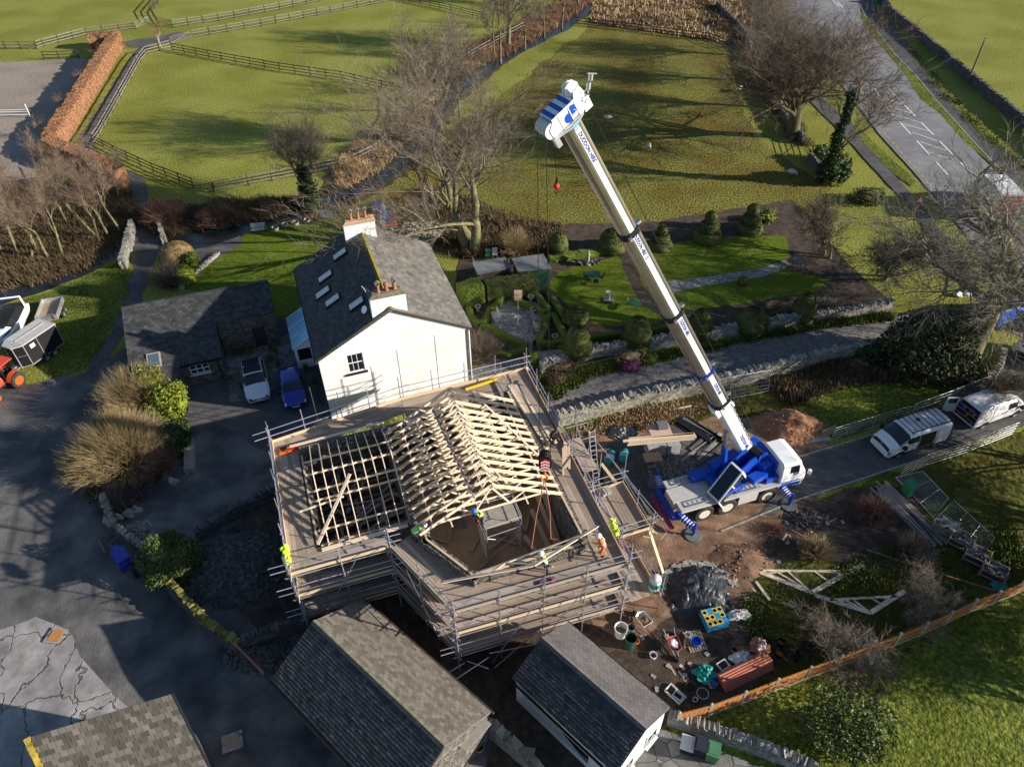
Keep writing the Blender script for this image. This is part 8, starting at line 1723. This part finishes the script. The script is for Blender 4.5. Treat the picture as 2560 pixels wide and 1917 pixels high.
plankpile('leaning_boards', 'pale boards leaning on the right side of the yard island', 'boards', P(477, 1185), P(477, 1112), 3, .2, ['grey_wood', 'board'], 0, .5, 1, .02)
# kerb stones along the track edges
kb_ = MB()
for a, b in (((2300, 1150), (1990, 1252)), ((1990, 1252), (1800, 1330)), ((1992, 1145), (2200, 1082))):
    A, B = P(*a), P(*b); n_ = int((B-A).length/.9)
    for i in range(n_): kb_.beam(A.lerp(B, i/n_)+V((0, 0, .04)), A.lerp(B, (i+.96)/n_)+V((0, 0, .04)), .1, .16)
tag(kb_.build('kerb', 'kerb'), kind='structure')
rk_ = MB()
for l in ([(2150, 12), (2163, 40), (2240, 140), (2290, 190), (2350, 262), (2420, 340), (2490, 415), (2560, 480), (2760, 620)],):
    for i in range(len(l)-1): rk_.beam(P(*l[i])+V((-.1, 0, .05)), P(*l[i+1])+V((-.1, 0, .05)), .14, .14)
tag(rk_.build('road_kerb', 'kerb'), kind='structure')
# ---------------- garden furniture ----------------
def shed(label, px4, h0, h1, wallm, roofm, name='garden_shed'):
    a, b, c, d = [P(*q, h1 if i > 1 else h0) for i, q in enumerate(px4)]; root = thing(name, label, 'shed', V((a.x, a.y, 0))); q = MB(); slab(q, a, b, c, d, .06); q.build('roof', roofm, root); w = MB(); cen = (a+b+c+d)/4; L_ = [p.lerp(V((cen.x, cen.y, p.z)), .1)-V((0, 0, .08)) for p in (a, b, c, d)]
    for i in range(4): p, r = L_[i], L_[(i+1) % 4]; w.add([V((p.x, p.y, 0)), V((r.x, r.y, 0)), r, p], [(0, 1, 2, 3)])
    w.build('wall', wallm, root); return root
shed('low garden shed with a dark felt roof beside the yew hedge', [k4(60, 285), k4(430, 210), k4(350, 95), k4(0, 150)], 1.7, 2.0, 'dark_wood', 'felt')
shed('second garden shed with a paler roof and lattice front', [k4(490, 250), k4(845, 220), k4(760, 60), k4(420, 110)], 1.9, 2.2, 'dark_green', 'felt', 'summer_house')
def chair(label, p, m, rz=0, s=1):
    r_ = thing('garden_chair', label, 'chair', p, rz, 'garden chairs'); q = MB(); q.box(-.25*s, .25*s, -.25*s, .22*s, .4, .44); q.build('seat', m, r_, local=True); q = MB(); q.path([(-.25*s, .22, .44), (-.22*s, .3, .9), (.22*s, .3, .9), (.25*s, .22, .44)], .03, 5); q.obox((0, .27, .66), (.2*s, 0, 0), (0, .015, 0), (0, .03, .2)); q.build('backrest', m, r_, local=True)
    for x in (-.22*s, .22*s):
        for y in (-.22, .2): q = MB(); q.tube((x, y, 0), (x, y, .4), .02, n=5); q.build('leg', m, r_, local=True)
chair('green plastic chair behind the felt-roofed shed', P(*k4(170, 112)), 'plastic_green'); chair('white plastic chair behind the felt-roofed shed', P(*k4(243, 104)), 'plastic_white')
def bench(label, p, rz, m, L=1.5, group='garden benches'):
    r_ = thing('garden_bench', label, 'bench', p, rz, group); q = MB()
    for i in range(4): q.box(-L/2, L/2, -.2+i*.11, -.11+i*.11, .42, .45)
    q.build('seat', m, r_, local=True); q = MB()
    for i in range(4): q.obox((0, .27+i*.03, .55+i*.12), (L/2, 0, 0), (0, .012, 0), (0, .01, .045))
    q.build('backrest', m, r_, local=True)
    for x in (-L/2+.08, L/2-.08): q = MB(); q.path([(x, -.2, 0), (x, -.2, .62), (x, .26, .64)], .03, 5); q.path([(x, .26, 0), (x, .26, .5), (x, .38, .98)], .03, 5); q.build('leg', 'dark_metal', r_, local=True)
bench('pale slatted bench at the left side of the patio', P(*k4(245, 770)), R_(-75), 'block_grey'); bench('bench under the garden tree at the end of the lawn path', P(1990, 665), R_(-60), 'felt'); bench('pale blue-grey bench on the back lawn beside the beck, left one', P(648, 583), R_(10), 'galv'); bench('pale bench on the back lawn nearest the farmhouse chimney', P(815, 552), R_(-15), 'galv'); bench('slatted wooden seat on the right of the patio', P(*k4(700, 880)), R_(90), 'timber_old', 1.2)
def urn(label, p, m='stone'):
    r_ = thing('stone_urn', label, 'urn', p, 0, 'stone urns in the box beds'); q = MB(); q.lathe(p, [(.16, 0), (.16, .08), (.07, .16), (.07, .24), (.2, .34), (.27, .5), (.3, .52), (.24, .52), (.2, .44), (.001, .42)], 14); q.build('bowl', m, r_); q = MB(); leafmass(q, p+V((0, 0, .55)), .12, 60, .05); q.build('plant', 'rough_green', r_)
for x, y, lab in ((62, 670, 'urn in the bed left of the bench'), (622, 565, 'urn in the bed behind the bird table'), (300, 1085, 'urn in the bed in front of the patio'), (880, 985, 'urn in the bed right of the patio'), (652, 700, 'grey planter at the back of the patio')): urn('weathered stone '+lab, P(*k4(x, y)))
bb_ = thing('bird_bath', 'pale stone bird bath in the middle of the patio', 'bird bath', P(*k4(485, 808))); p = bb_.location; q = MB(); q.lathe(p, [(.17, 0), (.17, .06), (.09, .12), (.1, .6), (.26, .7), (.28, .78), (.22, .76), (.001, .72)], 16); q.build('basin', 'lichen_stone' if 0 else 'kerb', bb_)
bb_ = thing('bird_bath', 'stone sundial bowl on the lawn left of the boom', 'bird bath', P(*k4(1452, 555))); p = bb_.location; q = MB(); q.lathe(p, [(.25, 0), (.22, .08), (.1, .14), (.09, .7), (.26, .8), (.3, .88), (.24, .86), (.001, .8)], 16); q.build('basin', 'stone', bb_); q = MB(); q.box(p.x-.45, p.x+.45, p.y-.35, p.y+.35, ZC[0], ZC[0]+.04); q.build('plinth', 'felt', bb_)
bt_ = thing('bird_table', 'tall wooden bird table with a stacked roof on the patio', 'bird table', P(*k4(490, 670))); p = bt_.location; q = MB(); q.beam(p, p+V((0, 0, 1.3)), .08, .08); q.build('post', 'board_new', bt_)
for z in (1.3, 1.75): q = MB(); q.box(p.x-.3, p.x+.3, p.y-.25, p.y+.25, z, z+.04); q.add([p+V((-.34, -.28, z+.25)), p+V((.34, -.28, z+.25)), p+V((.34, .28, z+.25)), p+V((-.34, .28, z+.25)), p+V((-.3, 0, z+.42)), p+V((.3, 0, z+.42))], [(0, 1, 5, 4), (2, 3, 4, 5), (0, 4, 3), (1, 2, 5)]); [q.beam(p+V((x, y, z)), p+V((x, y, z+.25)), .04, .04) for x in (-.25, .25) for y in (-.2, .2)]; q.build('roof', 'board_new', bt_)
st_ = thing('garden_statue', 'pale stone figure fountain in the bed behind the sundial lawn', 'statue', P(*k4(1230, 180))); p = st_.location; q = MB(); q.lathe(p, [(.3, 0), (.3, .3), (.16, .35), (.2, .6), (.14, .9), (.18, 1.15), (.09, 1.3), (.12, 1.45), (.001, 1.58)], 12, nj=.2); q.build('figure', 'stone', st_, smooth=True); q = MB(); [q.lathe(p+V((x, y, 0)), [(.12, 0), (.1, .3), (.3, .45), (.24, .42), (.001, .35)], 10) for x, y in ((-.6, -.2), (.6, -.1), (-1.2, 0), (.9, .1))]; q.build('basin', 'stone_dark', st_)
def gtable(label, p, s=1, m='dark_green'):
    r_ = thing('garden_table', label, 'garden table', p); q = MB(); q.lathe(p, [(.02, .7), (.5*s, .7), (.5*s, .73), (.001, .73)], 16); q.build('top', m, r_)
    for i in range(3): q = MB(); a = i*2.1; q.path([p+V((cos(a)*.35*s, sin(a)*.35*s, 0)), p+V((0, 0, .4)), p+V((cos(a)*.3*s, sin(a)*.3*s, .7))], .02, 5); q.build('leg', m, r_)
gtable('dark green metal table on the shaded part of the sundial lawn', P(*k4(1290, 350)), 1.2); gtable('small green metal table on the lawn near the large yew egg', P(*k4(1740, 660)), .8)
for x, y, rz, lab in ((1215, 340, 80, 'green metal chair left of the larger lawn table'), (1370, 350, -90, 'green metal chair right of the larger lawn table'), (1320, 400, 170, 'green metal chair in front of the larger lawn table'), (1680, 620, 60, 'green metal chair beside the small lawn table')): chair(lab, P(*k4(x, y)), 'dark_green', R_(rz), .8)
for i, (x, y) in enumerate(((690, 575), (712, 567), (740, 562), (770, 555))):
    tub('planter %s on the far edge of the back lawn' % ['leftmost', 'second from the left', 'third from the left', 'nearest the chimney bench'][i], P(x, y), .35, .35, 'grey_wood', 'bramble', 'planter', 'planter', 'planters along the back lawn')
for x, y, r, lab in ((590, 1000, 0, ''),): pass
GP = 'pots by the outbuilding wall'
for i, (u_, n_) in enumerate(((27.0, -12.9), (27.0, -12.4), (26.9, -11.8), (26.6, -10.2), (26.1, -9.9), (25.4, -10.4), (24.4, -9.9), (24.8, -12.0), (23.9, -13.5), (23.2, -7.9), (21.5, -7.4), (20.2, -7.3), (18.9, -7.4))):
    p = E(n_, u_); r_ = thing('plant_pot', ['first', 'second', 'third', 'fourth', 'fifth', 'sixth', 'seventh', 'eighth', 'terracotta', 'blue', 'tall', 'low', 'round'][i]+(' potted plant along the outbuilding, counting from the window wing' if i < 8 else ' potted plant beside the '+('window wing' if i == 8 else 'farmhouse side wall')), 'plant pot', p, 0, GP); q = MB(); q.lathe(p, [(.13, 0), (.19, .3), (.21, .33), (.17, .33), (.001, .27)], 12); q.build('pot', 'terracotta' if i < 10 else 'felt', r_); q = MB(); leafmass(q, p+V((0, 0, .5)), (.24, .24, .26), 170, .06, i, .2); q.build('plant', 'rough_green', r_)
# colourful play frame behind the chimney
pf = thing('play_equipment', 'blue and red trampoline-like metal frame lying behind the far chimney', 'play frame', P(960, 560)); q = MB(); f1 = lambda x, y: P(700+x/4.096, 500+y/4.096)
a, b, c, d = f1(1060, 310), f1(1200, 300), f1(1060, 60), f1(945, 60)
for i in range(9): t = i/8; q.tube(a.lerp(b, t)+V((0, 0, .2)), d.lerp(c, t)+V((0, 0, .5)), .04, n=5)
for i in range(7): t = i/6; q.tube(a.lerp(d, t)+V((0, 0, .4)), b.lerp(c, t)+V((0, 0, .4)), .04, n=5)
q.build('frame', 'plastic_blue', pf); q = MB(); q.tube(a+V((0, 0, .5)), b+V((0, 0, .5)), .08, n=6); q.tube(b+V((0, 0, .5)), b.lerp(c, .3)+V((0, 0, .5)), .08, n=6); q.build('bar', 'red', pf); q = MB()
for i in range(4): q.obox(a.lerp(c, .15+.2*i)+V((0, 0, .5)), (.25, .1, 0), (-.1, .3, 0), (0, 0, .05)); 
q.build('panel', 'galv', pf); q = MB(); q.tube(a.lerp(c, .2)+V((.3, 0, .6)), c+V((0, 0, .6)), .05, n=6); q.build('rod', 'plastic_green', pf)
q = MB(); q.path([b3(545, 678)+V((0, 0, .05)), b3(800, 745)+V((0, 0, .05))], .025, 6); tag(q.build('garden_cane', 'bin_green'), 'thin green pole lying on the grass near the apple tree', 'pole')
q = MB(); q.beam(b3(510, 610)+V((0, 0, .06)), b3(527, 695)+V((0, 0, .06)), .12, .1); tag(q.build('pipe_length', 'pipe_orange'), 'short orange pipe length on the dark earth right of the white sacks', 'pipe')
q = MB(); q.beam(b3(485, 460)+V((0, 0, .08)), b3(572, 580)+V((0, 0, .08)), .16, .14); tag(q.build('concrete_post', 'fence_post'), 'single pale post lying on the grass above the green hoops', 'post')
for x, y, lab in ((630, 560, 'green hose hoop on the grass, left one'), (717, 605, 'pale hose hoop on the grass, right one')): q = MB(); c = b3(x, y)+V((0, 0, .1)); q.path([c+V((cos(a)*.18, sin(a)*.18, 0)) for a in np.linspace(0, 2*pi, 15)], .022, 5); tag(q.build('hose_coil', 'bin_green' if x < 700 else 'plastic_white'), lab, 'hose', 'hose coils')
mh = MB()
for x, y in ((1095, 1145), (1300, 1155), (1245, 1212), (1100, 1078), (1360, 1040), (1470, 900), (1585, 840), (1190, 1115), (965, 1210), (1340, 940)): mh.blob(b3(x, y)+V((0, 0, .03)), (.26, .22, .12), x, .35, 2)
tag(mh.build('molehills', 'soil_dark'), 'dark molehills on the lawn', None, None, 'stuff')
# small site debris lying about, each piece its own
for i in range(70):
    px = random.choice([(1840+random.uniform(-140, 130), 1440+random.uniform(-50, 110)), (1700+random.uniform(-110, 140), 1640+random.uniform(-70, 90)), (1650+random.uniform(-90, 100), 1290+random.uniform(-30, 60)), (2010+random.uniform(-60, 120), 1330+random.uniform(-40, 50))])
    p = P(*px)+V((0, 0, .07)); a = random.uniform(0, pi); L = random.uniform(.15, .8); q = MB(); d = V((cos(a), sin(a), 0))
    if i % 3: q.beam(p-d*L/2, p+d*L/2, random.uniform(.06, .16), .04)
    else: jbox(q, p, d*.13, V((-d.y, d.x, 0))*.1, (0, 0, .06), .25)
    tag(q.build('timber_offcut' if i % 3 else 'stone_lump', ['board_new', 'board', 'timber_old'][i % 2+(i % 5 == 0)] if i % 3 else 'stone'), 'small offcut of wood lying on the muddy ground of the site' if i % 3 else 'fist-sized loose stone lying on the muddy ground of the site', 'offcut' if i % 3 else 'stone', 'wood offcuts strewn over the site' if i % 3 else 'loose stones strewn over the site')
# ---------------- people ----------------
def person(label, base, fwd, hip_h, torso, hands, mats, helmet=None, vest=None, knee=.12, stance=.13, gloves=None, hiphor=(0, 0), headtilt=(0, 0, 1)):
    root = thing('person', label, 'person', base); base = V(base); f = V(fwd).normalized(); r = V((f.y, -f.x, 0)); up = V((0, 0, 1)); hip = base+up*hip_h+f*hiphor[0]+r*hiphor[1]; T = V(torso); Lt = .5; td = T.normalized(); neck = hip+td*Lt
    vs = []; es = []; rad = []; cls = []
    def add(p, rr, parent, c): vs.append(V(p)); rad.append(rr); cls.append(c); (es.append((parent, len(vs)-1)) if parent is not None else None); return len(vs)-1
    P0 = add(hip, .145, None, 'leg'); s1 = add(hip+td*.2, .14, P0, 'top'); s2 = add(hip+td*.4, .155, s1, 'top'); nk = add(neck+td*.04, .06, s2, 'skin'); hd_ = V(headtilt).normalized(); h0_ = neck+td*.05+hd_*.08; hb = add(h0_, .075, nk, 'skin'); hc = add(h0_+hd_*.1, .1, hb, 'skin'); ht_ = add(h0_+hd_*.18, .085, hc, 'skin')
    ff = (f-hd_*f.dot(hd_)).normalized(); add(h0_+hd_*.08+ff*.115, .018, hc, 'skin')
    for sd in (-1, 1): add(h0_+hd_*.09+r*sd*.1, .022, hc, 'skin')
    for sd, hp in ((-1, hands[0]), (1, hands[1])):
        sh_ = neck-td*.06+r*sd*.19; a = add(sh_, .065, s2, 'top'); hp = V(hp); dv = hp-sh_; L = dv.length; mx = .56
        if L > mx: hp = sh_+dv*(mx/L); L = mx
        mid = (sh_+hp)/2; h2 = max(0, (.29**2-(L/2)**2))**.5; el = mid+(r*sd*.5-up*.6-f*.2).normalized()*h2; b = add(el, .045, a, 'top'); w_ = add(hp, .032, b, 'top'); hd2 = (hp-el).normalized(); pal = add(hp+hd2*.07, .036, w_, 'hand'); sx = hd2.cross(up); sx = sx.normalized() if sx.length > .1 else r; dn = hd2.cross(sx)
        for i, (o, l) in enumerate(((-.03, .065), (-.01, .075), (.01, .07), (.03, .055))): q = add(hp+hd2*(.11)+sx*o, .0095, pal, 'hand'); q = add(hp+hd2*(.11+l*.5)+sx*o+dn*.015, .009, q, 'hand'); add(hp+hd2*(.11+l*.8)+sx*o+dn*.035, .008, q, 'hand')
        q = add(hp+hd2*.06+sx*.05, .011, w_, 'hand'); add(hp+hd2*.1+sx*.06+dn*.02, .009, q, 'hand')
    for sd in (-1, 1):
        hj = add(hip+r*sd*.1-up*.04, .1, P0, 'leg'); ft_ = base+r*sd*stance+f*.06*sd; an = ft_+up*.09; kn = (hip+r*sd*.1+an)/2; L = (hip+r*sd*.1-an).length; b_ = max(0, .43**2-(L/2)**2)**.5; kn = kn+(f+r*sd*.25).normalized()*b_; k_ = add(kn, .062, hj, 'leg'); a_ = add(an, .045, k_, 'boot'); add(ft_+f*.1+up*.05, .045, a_, 'boot'); add(ft_+f*.18+up*.04, .035, len(vs)-1, 'boot')
    me = bpy.data.meshes.new('body'); me.from_pydata([tuple(v-base) for v in vs], es, []); ob = bpy.data.objects.new('body', me); C.objects.link(ob)
    sk = ob.modifiers.new('s', 'SKIN'); 
    for i, sv in enumerate(me.skin_vertices[0].data): sv.radius = (rad[i], rad[i]); sv.use_root = i == 0
    sk.use_smooth_shade = True; sb = ob.modifiers.new('u', 'SUBSURF'); sb.levels = 1; sb.render_levels = 1
    dg = bpy.context.evaluated_depsgraph_get(); m2_ = bpy.data.meshes.new_from_object(ob.evaluated_get(dg)); bpy.data.objects.remove(ob); o2 = bpy.data.objects.new('body', m2_); C.objects.link(o2); o2.parent = root; m2_.materials.clear()
    order = ['leg', 'top', 'skin', 'hand', 'boot']; mm = dict(leg=mats[0], top=mats[1], skin='skin', hand=gloves or 'skin', boot='dark_wood')
    for c in order: m2_.materials.append(MATS[mm[c]])
    lv = [v-base for v in vs]
    for pl in m2_.polygons: c = V(pl.center); j = min(range(len(lv)), key=lambda i: (lv[i]-c).length-rad[i]*.8); pl.material_index = order.index(cls[j])
    if vest:
        q = MB(); xs = td; a1 = r; a2 = xs.cross(a1).normalized(); prof = [(.0, .165, .14), (.12, .165, .145), (.26, .185, .155), (.38, .2, .155), (.46, .17, .13), (.5, .1, .08)]; n = 16; vv = []
        for h, rx, ry in prof: vv += [hip+xs*h+a1*cos(2*pi*i/n)*rx+a2*sin(2*pi*i/n)*ry for i in range(n)]
        q.add(vv, [(k*n+i, k*n+(i+1) % n, (k+1)*n+(i+1) % n, (k+1)*n+i) for k in range(len(prof)-1) for i in range(n)], 0)
        for h, rx, ry in ((.07, .172, .15), (.2, .183, .158)):
            vv = [hip+xs*hh+a1*cos(2*pi*i/n)*rx+a2*sin(2*pi*i/n)*ry for hh in (h, h+.05) for i in range(n)]; q.add(vv, [(i, (i+1) % n, n+(i+1) % n, n+i) for i in range(n)], 1)
        for sd in (-1, 1): q.beam(hip+xs*.22+a1*sd*.1+a2*.165, hip+xs*.48+a1*sd*.1+a2*.11, .04, .01, k=1); q.beam(hip+xs*.22+a1*sd*.1-a2*.165, hip+xs*.48+a1*sd*.1-a2*.11, .04, .01, k=1)
        q.build('vest', [vest, 'reflective'], root)
    if helmet: q = MB(); q.lathe(h0_+hd_*.11, [(.165, 0), (.15, .015), (.135, .02), (.13, .07), (.1, .125), (.05, .15), (.001, .155)], 18, axis=hd_, k=0); q.build('helmet', helmet, root, smooth=True)
    else: q = MB(); q.blob(h0_+hd_*.13-ff*.02, .108, 1, .1, 2); q.build('hair', 'hair', root, smooth=True)
    return root
person('worker in a bright green vest and cream helmet bending flat over the wall corner', E(-4.25, .45, 5.56), NH, .8, NH*.95+V((0, 0, .32)), [E(-3.3, .95, 5.95), E(-3.3, .35, 5.9)], ('navy', 'felt'), 'helmet_white', 'hivis_green', headtilt=NH*.8+V((0, 0, .5)))
person('worker in a yellow vest and blue helmet leaning over the last upright truss', E(-.7, -.25, 6.25), (-NH*.7-UH*.7), .82, -NH*.45-UH*.2+V((0, 0, .9)), [E(-1.2, -.3, 7.3), E(-.9, -.5, 6.8)], ('navy', 'navy'), 'helmet_blue', 'hivis', gloves='red', headtilt=-NH*.6-UH*.2+V((0, 0, .7)))
person('worker in a yellow vest and white helmet striding on the front platform', E(1.55, -3.75, 5.56), NH*.8-UH*.6, .86, -NH*.25+UH*.25+V((0, 0, .95)), [E(1.75, -3.3, 6.3), E(2.05, -4.3, 6.3)], ('navy', 'navy'), 'helmet_white', 'hivis', stance=.22, headtilt=-NH*.2+UH*.1+V((0, 0, 1)))
person('worker in orange clothing and white helmet holding the end of the lowered truss', E(4.75, -3.75, 5.56), -NH*.8+UH*.3, .84, -NH*.3+UH*.35+V((0, 0, .85)), [E(4.2, -3.3, 6.3), E(4.5, -2.9, 6.35)], ('orange', 'orange'), 'helmet_white', 'orange', headtilt=-NH*.35+V((0, 0, .9)))
person('worker in black clothing crouching at the right-hand rail by the timber', E(5.35, 4.75, 5.56), NH*.5-UH*.8, .5, NH*.2-UH*.6+V((0, 0, .75)), [E(5.2, 4.2, 5.8), E(5.7, 4.3, 5.8)], ('black', 'black'), None, None, headtilt=-UH*.5+V((0, 0, .8)), hiphor=(-.1, 0))
for p, d, m_, lab in ((E(-10.6, 1.5, 6.6), UH*.0-UH, 'hivis', 'hi-vis yellow jacket hung over the front left scaffold rail'), (E(5.75, -2.6, 6.6), -UH, 'hivis', 'hi-vis yellow vest hung on the right rail beside the orange worker')):
    q = MB(); n = 8
    for i in range(3):
        c = p+V(d)*i*.28+V((0, 0, -.12*i-.1)); q.blob(c, (.17, .2, .24), i+p.x, .3, 2)
    tag(q.build('hi_vis_jacket', m_), lab, 'jacket', 'hung-up work clothes')
# ---------------- sheep ----------------
def sheep(label, px, head, graze=True):
    p = P(*px); r_ = thing('sheep', label, 'sheep', p, head, 'sheep in the paddocks'); q = MB(); vs, fs = ICO[2]; out = []
    for v in vs: d = 1+.06*noise.noise(v*5)*2; out.append(V((v.x*.5*d, v.y*.27*d*(1+.1*v.x), .62+v.z*.27*d)))
    q.add(out, fs, 0); hx = .62; hz = .28 if graze else .8
    q.path([(.38, 0, .68), (.52, 0, (.68+hz)/2+.02), (hx, 0, hz+.05)], [.15, .11, .08], 8, k=0); q.path([(hx-.02, 0, hz+.07), (hx+.06, 0, hz-.02), (hx+.12, 0, hz-.1)], [.08, .07, .045], 8, k=1)
    for sd in (-1, 1):
        q.path([(hx, sd*.07, hz+.08), (hx-.02, sd*.15, hz+.07)], [.03, .012], 5, k=1)
        q.path([(.3, sd*.13, .5), (.32, sd*.13, .25), (.31, sd*.13, .12), (.32, sd*.13, 0)], [.08, .035, .028, .03], 6, k=1); q.path([(-.32, sd*.14, .52), (-.26, sd*.14, .33), (-.37, sd*.14, .2), (-.34, sd*.14, 0)], [.1, .05, .028, .03], 6, k=1)
    q.path([(-.48, 0, .7), (-.54, 0, .55), (-.54, 0, .45)], [.05, .045, .03], 6, k=0)
    o = q.build('body', ['wool', 'wool_face'], r_, smooth=True, local=True)
mat('wool_face', (.2, .17, .14), rough=.9)
sheep('sheep standing just right of the top of the crane boom', (1519, 305), R_(190), False); sheep('sheep grazing below the boom-side sheep in the open paddock', (1621, 376), R_(95)); sheep('sheep grazing near the gate at the right of the paddock', (1977, 442), R_(-30)); sheep('sheep on the worn corner by the curved fence, left of the tree', (1004, 217), R_(10)); sheep('distant sheep half hidden under the big roadside tree', (1848, 230), R_(70))
